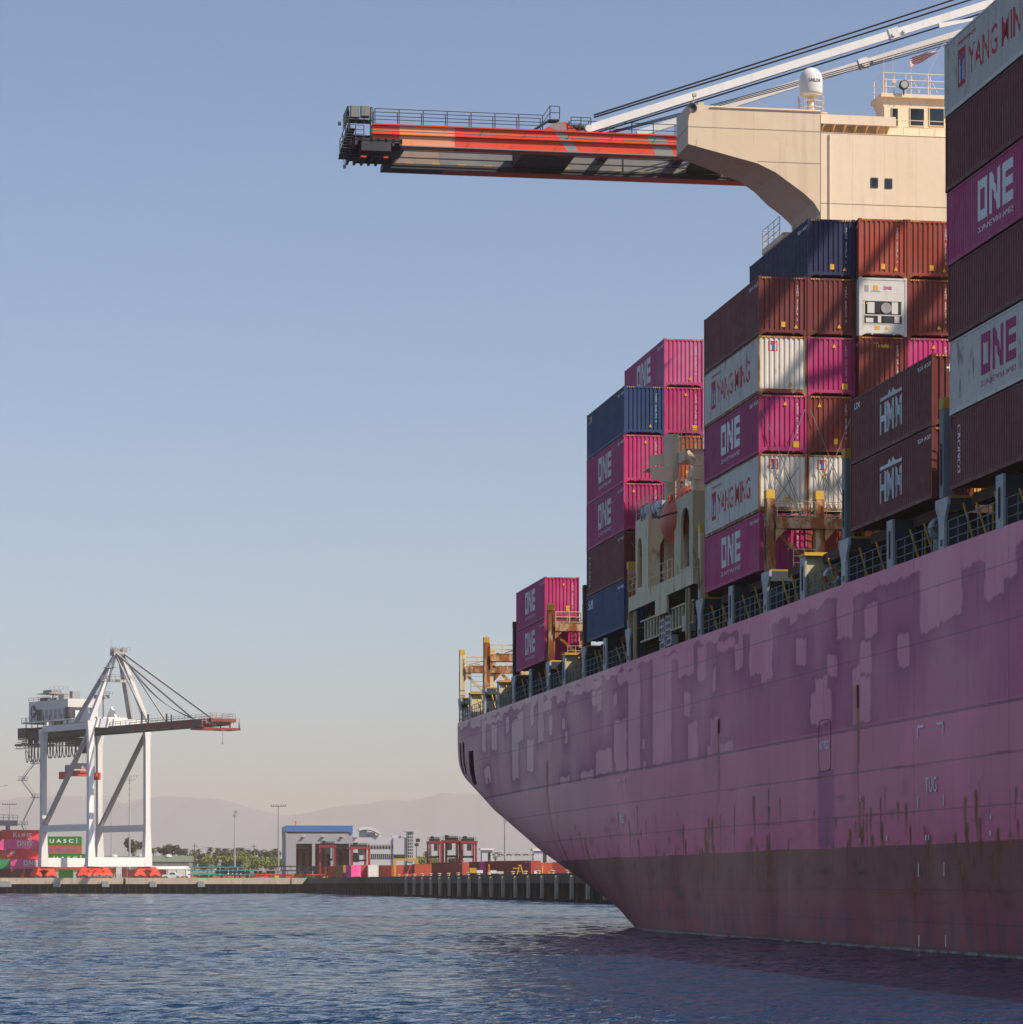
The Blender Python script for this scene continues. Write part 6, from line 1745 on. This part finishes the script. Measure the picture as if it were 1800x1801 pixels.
def tent(xa, xb, yt, yb, Y, label):
    s_ = Y/F; q = thing('storage_tent', label, 'tent', (W(xa, 0, Y).x, Y, LZ), 0); w_ = (xb-xa)*s_; h = (yb-yt)*s_
    m = MB(); m.box(0, w_, 0, 14, 0, h*.75); m.prism([(-.1, h*.75), (1.5, h*.95), (7, h), (12.5, h*.95), (14.1, h*.75)], 'yz', -.1, w_+.1); m.build('canopy', M['cranewhite'], q)
    m = MB(); 
    for k in range(5): m.box(w_*k/4-.1, w_*k/4+.1, -.06, 0, 0, h*.75)
    m.build('frame', M['wall'], q)
tent(263, 327, 1523, 1546, 1010, 'long white storage tent beside the white crane')
tent(388, 462, 1529, 1541, 1015, 'low white roofed store behind the stacked chassis')
# low yard wall and fence line
m = MB(); a = W(326, 1533, 1080); b_ = W(500, 1533, 1080); m.box(a.x, b_.x, 1080, 1080.4, LZ, a.z); o = m.build('yard_wall', paint('wall_dust', (.34,.31,.26), .9, .05)); tag(o, 'long low dusty wall in front of the green trees', 'wall')
for (xa, xb, yt, Y, lab) in ((848, 866, 1492, 905, 'white guard tower with flat roof left of the truss bridge'), (940, 966, 1493, 905, 'second white guard tower close to the ship stern')):
    s_ = Y/F; q = thing('guard_tower', lab, 'building', (W(xa, 0, Y).x, Y, LZ), R(8)); w_ = (xb-xa)*s_; h = EYE+(HOR-yt)*s_-LZ
    m = MB(); m.box(0, w_, 0, w_, 0, h-.6); m.build('wall', M['wall_l'], q)
    m = MB(); m.box(-.5, w_+.5, -.5, w_+.5, h-.6, h); m.build('roof', M['cranewhite'], q)
    m = MB(); m.box(w_*.6, w_*.85, -.05, 0, h-4, h-1.2); m.build('window', M['glass'], q)
Y = 900; s_ = Y/F; q = thing('truss_bridge', 'white lattice footbridge between the two guard towers', 'bridge', (W(866, 0, Y).x, Y, LZ))
Zp = lambda y: EYE + (HOR-y)*s_ - LZ; w_ = (940-866)*s_
m = MB(); m.box(0, w_, 0, .4, Zp(1506), Zp(1505)); m.box(0, w_, 0, .4, Zp(1499), Zp(1498))
n = 10
for k in range(n): m.beam((w_*k/n, .2, Zp(1505) if k % 2 else Zp(1499)), (w_*(k+1)/n, .2, Zp(1499) if k % 2 else Zp(1505)), .18); m.beam((w_*k/n, .2, Zp(1505)), (w_*k/n, .2, Zp(1498)), .15)
for x in (0, w_*.5, w_): m.beam((x, .2, 0), (x, .2, Zp(1506)), .4)
m.build('truss', M['cranewhite'], q)
m = MB(); m.box(0, w_, .6, 2.4, Zp(1506), Zp(1502)); m.build('deck', M['rust_dark'], q)

# ---------------------------------------------------------------- portal carriers
M['carrier'] = paint('carrier_red', (.26, .025, .028), .6, .1, .2, .2)
def carrier():
    q = thing('straddle_carrier', 'x', 'straddle carrier', (0,0,0), 0, 'red straddle carriers on the quay')
    H, w_, L = 9.6, 4.4, 8.6
    for x in (0, w_):
        for y in (0, L): m = MB(); m.box(x-.3, x+.3, y-.35, y+.35, .9, H-.5); m.build('leg', M['carrier'], q)
        m = MB(); m.box(x-.4, x+.4, -.8, L+.8, .7, 1.4); o = m.build('side_beam', M['carrier'], q)
        for k in range(4): mm = MB(); mm.cyl((x-.3, k*L/3, .55), (x+.3, k*L/3, .55), .55, 12); mm.build('wheel', M['black'], o)
    m = MB(); m.box(-.5, w_+.5, -.5, .5, H-.7, H); m.box(-.5, w_+.5, L-.5, L+.5, H-.7, H); m.box(-.5, .3, .5, L-.5, H-.6, H-.1); m.box(w_-.3, w_+.5, .5, L-.5, H-.6, H-.1); m.build('top_frame', M['carrier'], q)
    m = MB(); m.box(.4, w_-.4, 1, L-1, H, H+.7); m.rail([(0,0,H),(w_,0,H)],1.,.8,.05,2); m.rail([(0,L,H),(w_,L,H)],1.,.8,.05,2); m.box(.5,1.6,.6,2.2,H+.1,H+1.3); m.build('machinery', M['black'], q)
    m = MB(); m.box(w_*.5-.7, w_*.5+.7, -1.6, -.5, H-2.6, H-.8); m.build('cab', M['glass'], q)
    m = MB(); m.box(.6, w_-.6, .6, L-.6, 5.2, 5.7)
    for x in (.7, w_-.7):
        for y in (1.5, L-1.5): m.cyl((x, y, 5.7), (x, y, H-.5), .06, 5)
    m.build('spreader', M['black'], q)
    return q
C0 = carrier()
LABC = ['red straddle carrier in front of the middle workshop doorway', 'large red straddle carrier at the corner of the workshop', 'leftmost of the three red straddle carriers by the wharf', 'middle of the three red straddle carriers by the wharf', 'rightmost of the three red straddle carriers by the wharf']
for i, (x, Y, rz, sc_) in enumerate(((563.5, 880, 2, (.9,.9,.98)), (619, 900, 10, (1.15,1,.96)), (756.5, 760, 6, (.62,.8,.93)), (779.5, 770, -4, (.8,1,.97)), (813, 765, 5, (.78,1,.94)))):
    o = C0 if i == 0 else copy_tree(C0)
    o.location = (W(x, 0, Y).x, Y, LZ); o.rotation_euler = (0, 0, R(rz)); o.scale = sc_; o['label'] = LABC[i]
# yellow lifting frame
Y = 728; s_ = Y/F; q = thing('lifting_frame', 'yellow portal frame with red bracing standing among red containers', 'lifting frame', (W(695, 0, Y).x, Y, LZ), R(4))
m = MB(); w_ = 38*s_
for x in (0, w_): m.box(x-.28, x+.28, -.28, .28, 0, 4.2)
m.box(-.4, w_+.4, -.3, .3, 3.9, 4.4); m.build('frame', M['yellow'], q)
m = MB(); m.beam((.8, 0, .6), (w_*.45, 0, 3.0), .18); m.beam((w_*.8, 0, 3.4), (w_*.55, 0, .6), .18); m.box(.3, w_*.85, -.3, .3, .2, .7); m.build('brace', M['boomred'], q)

# ---------------------------------------------------------------- chassis, pickup and clutter on the quay
def chassis():
    q = thing('trailer_chassis', 'x', 'trailer', (0,0,0), 0, 'stacked trailer chassis on the far quay')
    m = MB(); m.box(0, 12, .35, .5, .95, 1.25); m.box(0, 12, 1.9, 2.05, .95, 1.25)
    for k in range(7): m.box(k*1.96, k*1.96+.16, 0 if k in (0, 6) else .5, 2.4 if k in (0, 6) else 1.9, 1.0, 1.2)
    m.build('frame', None, q)
    for x in (8.6, 9.9):
        for y in (0, 2.0): mm = MB(); mm.cyl((x, y, .5), (x, y+.4, .5), .5, 12); mm.build('wheel', M['black'], q)
    m = MB(); m.box(3, 3.15, .5, .65, 0, 1); m.box(3, 3.15, 1.8, 1.95, 0, 1); m.build('landing_leg', M['cranegrey'], q)
    return q
CH0 = chassis()
cols = {'orange': M['boomred'], 'teal': paint('chassis_teal', (.04,.30,.32), .6, .1), 'black': M['black'], 'grey': M['cranegrey']}
rr = random.Random(3); first = True
lst = []
for i in range(9): lst.append((330+i*23, 893+i*1.5, 0, 'orange', i % 2))
for i in range(4): lst.append((330+i*15, 899, 1.25, 'teal', 0)); lst.append((331+i*14, 888, 0, 'teal', 0))
for i in range(5): lst.append((332+i*22, 906, 2.2 if i < 2 else 1.3, 'grey' if i > 2 else 'teal', 0))
for i in range(9): lst.append((468+i*5, 915+i, (i % 3)*1.25, 'black', 0))
for i, (x, Y, z, cn, fl) in enumerate(lst):
    o = CH0 if i == 0 else copy_tree(CH0)
    o.location = (W(x, 0, Y).x, Y, LZ+z); o.rotation_euler = (0, 0, R(rr.uniform(-6, 6)))
    where = {'orange': 'orange trailer chassis in the long row along the far quay', 'teal': 'teal trailer chassis stacked near the white pickup', 'black': 'black trailer chassis heaped in front of the workshop', 'grey': 'grey trailer chassis behind the orange row'}[cn]
    o['label'] = where; o['group'] = cn + ' chassis in the row on the far quay'
    for ch in o.children:
        if ch.name.startswith('frame'):
            ch.material_slots[0].link = 'OBJECT'; ch.material_slots[0].material = cols[cn]
def pickup():
    Y = 892; q = thing('pickup_truck', 'white pickup truck parked on the quay edge right of the crane', 'pickup truck', (W(285, 0, Y).x, Y, LZ))
    P = [(0,.45),(0,.95),(.1,1.05),(1.7,1.1),(1.75,1.1),(2.3,1.75),(3.9,1.78),(4.4,1.15),(5.5,1.05),(5.7,.9),(5.75,.45)]
    m = MB(); m.prism([(x*.95, z) for x, z in P], 'xz', 0, 1.9); m.build('body', paint('car_white', (.7,.7,.7), .35, 0, .1, .1), q, bevel=.03)
    m = MB(); m.prism([(2.2*.95,1.15),(2.55*.95,1.65),(3.0*.95,1.65),(3.0*.95,1.15)], 'xz', -.04, -.01); m.prism([(3.12*.95,1.15),(3.12*.95,1.65),(3.75*.95,1.65),(4.1*.95,1.15)], 'xz', -.04, -.01); m.build('window', M['glass'], q)
    for x in (1.05, 4.5):
        for y in (-.02, 1.7): m = MB(); m.cyl((x, y, .38), (x, y+.22, .38), .38, 16); o = m.build('wheel', M['black'], q); m = MB(); m.cyl((x, y-.02, .38), (x, y, .38), .2, 10); m.build('rim', M['cranegrey'], o)
pickup()
for i in range(3):
    Y = 889; q = thing('drum', ['left yellow drum of three on the quay', 'middle yellow drum of three on the quay', 'right yellow drum of three on the quay'][i], 'drum', (W(434.5+i*4.6, 0, Y).x, Y, LZ), 0, 'yellow drums on the far quay')
    m = MB(); m.lathe((0,0,0), [(.32,0),(.34,.02),(.34,.3),(.36,.32),(.34,.34),(.34,.62),(.36,.64),(.34,.66),(.34,.95),(.3,.96)], 12); m.build('shell', M['yellow'], q)
cr_ = random.Random(12)
names = {'brightred': 'red', 'hapag': 'orange', 'boomred': 'orange red', 'tan': 'tan', 'yellow': 'yellow'}
for i in range(34):
    x = 318 + i*8.1 + cr_.uniform(-2, 2); Y = 886 + cr_.uniform(-3, 6); cn = cr_.choice(list(names)); w_ = cr_.uniform(.7, 1.9); h = cr_.uniform(.5, 1.3)
    q = thing('equipment_crate', f'small {names[cn]} crate in the clutter along the far quay edge', 'crate', (W(x, 0, Y).x, Y, LZ), cr_.uniform(-.4, .4), f'small {names[cn]} crates along the far quay')
    m = MB(); m.box(0, w_, 0, 1.1, .1, h); m.box(.1, .25, .05, 1.0, 0, .1); m.box(w_-.25, w_-.1, .05, 1.0, 0, .1); m.build('body', M[cn], q)
    m = MB(); m.box(-.03, w_+.03, -.03, 1.13, h, h+.08); m.build('lid', M['dark'], q)
# boxes, cone and A-frame on the side wharf
for i, (x, w_, h, col, lab) in enumerate(((832, 12, 11, 'yellow', 'yellow box near the wharf edge'), (844, 11, 7, 'cranewhite', 'white crate right of the yellow box'), (868, 11, 7, 'cranewhite', 'white crate left of the small white boxes'), (880, 12, 5, 'cranewhite', 'low white crate beside the yellow trestle'), (945, 10, 8, 'cranewhite', 'white bundle by the yellow post'), (966, 4, 6, 'yellow', 'small yellow box near the ship stern'))):
    Yw = 84.1/(.1615 - (x-900)/F) + 5; s_ = Yw/F
    q = thing('crate', lab, 'crate', (W(x-w_/2, 0, Yw).x, Yw, LZ), R(5)); m = MB(); m.box(0, w_*s_, 0, 1.2, .1, h*s_*.9); m.box(.1, .3, .1, 1.1, 0, .1); m.box(w_*s_-.3, w_*s_-.1, .1, 1.1, 0, .1)
    m.build('body', M[col], q, bevel=.03); m = MB(); m.box(-.02, w_*s_+.02, -.02, 1.22, h*s_*.9, h*s_*.9+.06); m.build('lid', M[col], q)
for i, (x, h) in enumerate(((860, 17), (954, 17))):
    Yw = 84.1/(.1615 - (x-900)/F) + 4; s_ = Yw/F
    q = thing('marker_post', ['orange and yellow marker post beside the white crates', 'yellow marker post beside the white bundle'][i], 'post', (W(x, 0, Yw).x, Yw, LZ)); m = MB(); m.lathe((0,0,0), [(.3,0),(.28,.1),(.12,.2),(.1,h*s_),(.04,h*s_+.05)], 8); m.build('post', M['yellow'], q)
    m = MB(); m.lathe((0,0,h*s_*.5), [(.16,0),(.16,.4)], 8); m.build('band', M['boomred' if i == 0 else 'yellow'], q)
Yw = 84.1/(.1615 - (915-900)/F) + 5; s_ = Yw/F
q = thing('trestle', 'yellow triangular trestle in front of dark red containers', 'trestle', (W(915, 0, Yw).x, Yw, LZ)); m = MB()
for sgn in (-1, 1):
    for y in (0, .9): m.beam((sgn*.55, y, 0), (sgn*.1, .45, 1.5), .12)
m.box(-.5, .5, .3, .6, .5, .6); m.box(-.25, .25, .2, .7, 1.45, 1.7); m.build('frame', M['yellow'], q)
m = MB(); m.box(-1.2, -.3, .3, .6, 1.0, 1.2); m.build('arm', M['yellow'], q)

# ---------------------------------------------------------------- light masts and poles
def mast(x, ytop, Y, label, head='ring', col='cranegrey', r=.28, nm_='light_mast'):
    s_ = Y/F; h = EYE+(HOR-ytop)*s_-LZ; q = thing(nm_, label, 'light mast' if nm_ == 'light_mast' else 'pole', (W(x, 0, Y).x, Y, LZ))
    m = MB(); m.cyl((0,0,0), (0,0,h), r, 8, r2=r*.45); m.build('pole', M[col], q)
    m = MB()
    if head == 'wide':
        m.box(-2.3, 2.3, -.1, .1, h-.5, h-.3)
        for k in range(7): m.box(-2.3+k*.72, -1.95+k*.72, -.3, .3, h-.3, h+.15)
    elif head == 'cross':
        m.box(-2.8, 2.0, -.1, .1, h-.9, h-.75); m.box(-2.8, 2.0, -.4, .4, h-1.2, h-1.1)
        for k in (0, 1, 2): m.box(.3+k*.9, .7+k*.9, -.3, .3, h, h+.4); m.beam((.5+k*.9, 0, h-.8), (.5+k*.9, 0, h), .06)
        for k in range(4): m.box(-.45, .45, -.2, .2, h*.93-k*h*.055, h*.935-k*h*.055)
    elif head == 'arm':
        m.beam((0,0,h-.4), (-2.4,0,h), .12); m.beam((0,0,h-.4), (2.4,0,h), .12); m.box(-3, -2.2, -.2, .2, h-.05, h+.1); m.box(2.2, 3, -.2, .2, h-.05, h+.1)
    elif head == 'small':
        m.box(-.5, .5, -.3, .3, h-1.2, h-.5); m.box(-.2, .8, -.3, .3, h-.2, h+.7)
    elif head == 'wood':
        m.box(-.9, .9, -.08, .08, h-1.2, h-1.0)
    m.build('head', M[col], q)
mast(228, 1366, 1000, 'tall lattice headed light mast seen between the crane legs', 'cross', r=.34)
mast(196, 1401, 1080, 'light mast with two arms between the inner crane legs', 'arm')
mast(17, 1413, 960, 'light mast above the far left containers', 'wide')
mast(490, 1416, 925, 'tall light mast left of the workshop', 'wide', r=.34)
mast(413, 1430, 935, 'light mast standing in front of the green trees', 'small')
mast(888.5, 1437, 800, 'thick light mast right of the truss bridge end', 'small', r=.32)
mast(-6, 1382, 870, 'light mast with arms cut by the left frame edge', 'arm', r=.2)
mast(733, 1480, 760, 'short dark pole right of the yellow frame', 'small', 'cranedark', .14)
mast(342, 1483, 1150, 'brown utility pole right of the dark trees', 'wood', 'rust_dark', .2, 'utility_pole')
mast(447, 1484, 1150, 'brown utility pole among the palms', 'wood', 'rust_dark', .2, 'utility_pole')
mast(850, 1480, 1000, 'thin pale aerial pole beside the guard tower', 'none' , 'cranegrey', .08)
for i, (x, yt) in enumerate(((369, 1516), (386, 1516), (428, 1516), (458, 1503), (434, 1514), (480, 1508))):
    mast(x, yt, 1040, ['small lamp post left in front of the green trees', 'second small lamp post in front of the green trees', 'small lamp post near the middle of the green trees', 'thin lamp post at the right end of the green trees', 'slim lamp post right of the tall mast', 'thin pole nearest the workshop left corner'][i], 'small' if i % 2 else 'wood', 'cranegrey', .12)
# overhead wires
m = MB(); a = W(342, 1487, 1150); b_ = W(447, 1487, 1150)
for dz_ in (0, -.8):
    m.path([a.lerp(b_, i/12)+Vector((0,0,dz_-1.2*math.sin(math.pi*i/12))) for i in range(13)], .035, 4)
tag(m.build('overhead_wire', M['rope']), 'thin wires strung between the two brown utility poles', 'wire')

# ---------------------------------------------------------------- trees
def leaf_mat(nm_, c1, c2):
    t = NT(nm_); v = t.coord()
    oi = t.n('ShaderNodeObjectInfo')
    c = t.mix(t.ramp(t.noise(.9, 3, v), .35, .65), c1, c2)
    t.l(c, t.b.inputs['Base Color']); t.b.inputs['Roughness'].default_value = .7
    return t.m
LM = [leaf_mat('leaf_dark', (.035,.05,.02), (.07,.075,.03)), leaf_mat('leaf_green', (.13,.18,.025), (.23,.26,.045)), leaf_mat('leaf_olive', (.07,.08,.035), (.13,.11,.055)), leaf_mat('palm_leaf', (.045,.055,.03), (.085,.08,.045))]
BARK = plain('bark', (.13,.10,.075), .9)
def crown_mesh(seed, n=1500, blobs=16, leaf=.28, flat=.75):
    r = np.random.default_rng(seed)
    cs = []
    for i in range(blobs):
        a = r.random()*6.28; rad = r.random()**.6*.72; z = (r.random()-.35)*.9
        cs.append((rad*math.cos(a), rad*math.sin(a), z*flat, .22+.2*r.random()))
    vs = []; fs = []
    for i in range(n):
        c = cs[r.integers(len(cs))]; d_ = r.normal(size=3); d_ /= np.linalg.norm(d_); q = c[3]*(.55+.5*r.random())
        p = np.array(c[:3])+d_*q
        e1 = r.normal(size=3); e1 /= np.linalg.norm(e1); e2 = np.cross(e1, r.normal(size=3)); e2 /= np.linalg.norm(e2)
        L = leaf*.22*(.6+.8*r.random()); b = len(vs)
        for s1, s2 in ((-1,-.6),(1,-.6),(1,.6),(-1,.6)): vs.append(tuple(p+e1*L*s1+e2*L*s2))
        fs.append((b, b+1, b+2, b+3))
    me = bpy.data.meshes.new('crown'); me.from_pydata(vs, [], fs); return me
CR = [crown_mesh(i, 1500) for i in range(4)]
def tree(x, yt, yb, wpx, Y, mi, label, k=0, group='trees beyond the yard'):
    s_ = Y/F; q = thing('tree', label, 'tree', (W(x, 0, Y).x, Y, LZ), random.random()*6, group)
    H = EYE+(HOR-yt)*s_-LZ; h0 = max(1.2, EYE+(HOR-yb)*s_-LZ); rad = wpx*s_/2; ch = H-h0
    m = MB(); m.cyl((0,0,0), (.1,0,h0+ch*.35), .28+.02*rad, 7, r2=.16)
    for i in range(5):
        a = i*1.26+.3; m.cyl((.1,0,h0*.8+ch*.1), (rad*.5*math.cos(a), rad*.5*math.sin(a), h0+ch*(.35+.08*(i % 3))), .14, 5, r2=.05)
    m.build('trunk', BARK, q)
    o = mesh_obj('crown', CR[k % 4], LM[mi], q, (0, 0, h0+ch*.45)); o.scale = (rad*1.15, rad*1.15, ch*.78)
T = [(235,1476,1503,34,1200,0,'large dark tree seen between crane leg and mast'),(288,1489,1505,26,1190,0,'dark tree just right of the white crane'),(303,1485,1505,34,1195,0,'tallest dark tree behind the grey green warehouse'),(318,1493,1508,20,1190,0,'smaller dark tree at right of the dark clump'),
     (337,1497,1530,20,1165,2,'bare brownish tree beside the utility pole'),(358,1508,1534,20,1160,2,'brownish bush at left end of the green row'),
     (372,1504,1532,34,1120,1,'leftmost bright green tree in front of the palms'),(399,1503,1533,36,1110,1,'second bright green tree in the row'),(425,1501,1533,36,1105,1,'bright green tree right of the pale light mast'),(451,1504,1533,34,1110,1,'fourth bright green tree in the row'),(476,1506,1532,36,1115,1,'bright green tree next to the tall mast'),(496,1508,1532,20,1120,1,'bright green tree touching the workshop corner'),
     (468,1496,1510,26,1200,2,'olive tree behind the green row, left of the mast'),(482,1494,1512,24,1210,2,'olive tree right behind the tall mast'),(390,1499,1512,24,1220,2,'olive tree behind the second green tree'),(355,1500,1515,18,1220,2,'olive tree at the left of the palms'),(430,1500,1514,24,1230,2,'olive tree behind the middle of the green row'),
     (745,1505,1525,30,1180,1,'green tree right of the glazed tower'),(760,1507,1525,26,1190,1,'green tree behind the straddle carriers'),(800,1508,1522,30,1180,2,'olive tree seen through the straddle carriers'),(872,1499,1508,20,1150,2,'olive tree behind the truss bridge')]
for i, a in enumerate(T): tree(*a, k=i)
def palm_mesh(seed):
    r = np.random.default_rng(seed); vs = []; fs = []
    for i in range(26):
        a = r.random()*6.28; el = -.75+1.9*r.random()**.8; L = 1.5+.5*r.random(); prev = None
        for j in range(6):
            t_ = j/5; rr_ = L*t_*math.cos(el*.9)*(1-.1*t_); z = L*t_*math.sin(el)-1.0*t_*t_
            p = np.array((rr_*math.cos(a), rr_*math.sin(a), z)); sd = np.array((-math.sin(a), math.cos(a), 0))*(.32*math.sin(math.pi*min(1,t_+.12))+.03)
            b = len(vs); vs += [tuple(p-sd+np.array((0,0,-.12))), tuple(p), tuple(p+sd+np.array((0,0,-.12)))]
            if prev is not None: fs += [(prev, prev+1, b+1, b), (prev+1, prev+2, b+2, b+1)]
            prev = b
    me = bpy.data.meshes.new('crown'); me.from_pydata(vs, [], fs); return me
PM = [palm_mesh(i) for i in range(3)]
PX = [(270,1492),(326,1493),(349,1495),(370,1491),(383,1492),(389,1497),(395,1494),(400,1493),(409,1495),(416,1492),(424,1492),(429,1496),(437,1495),(444,1497),(450,1494),(455,1497),(486,1493),(367,1499),(461,1500),(377,1500),(750,1499),(862,1502),(405,1500),(420,1500)]
for i, (x, y) in enumerate(PX):
    Y = 1250+(i % 5)*14; s_ = Y/F; h = EYE+(HOR-y-2)*s_-LZ
    lab = 'tall palm tree in the row behind the green trees'
    if x == 270: lab = 'palm tree just right of the white crane leg'
    if x == 326: lab = 'palm tree right of the dark tree clump'
    if x == 349: lab = 'lone palm between the utility pole and green trees'
    if x == 486: lab = 'palm tree close to the tall light mast'
    if x == 750: lab = 'palm tree right of the glazed stair tower'
    if x == 862: lab = 'palm tree behind the first guard tower'
    q = thing('palm_tree', lab, 'palm tree', (W(x, 0, Y).x, Y, LZ), i*1.3, 'palms behind the green trees')
    m = MB(); m.path([(0,0,0),(.2*math.sin(i),0,h*.5),(.1,0,h)], .2, 6); m.build('trunk', BARK, q)
    o = mesh_obj('crown', PM[i % 3], LM[3], q, (.1, 0, h)); o.scale = (1.15, 1.15, 1.25)
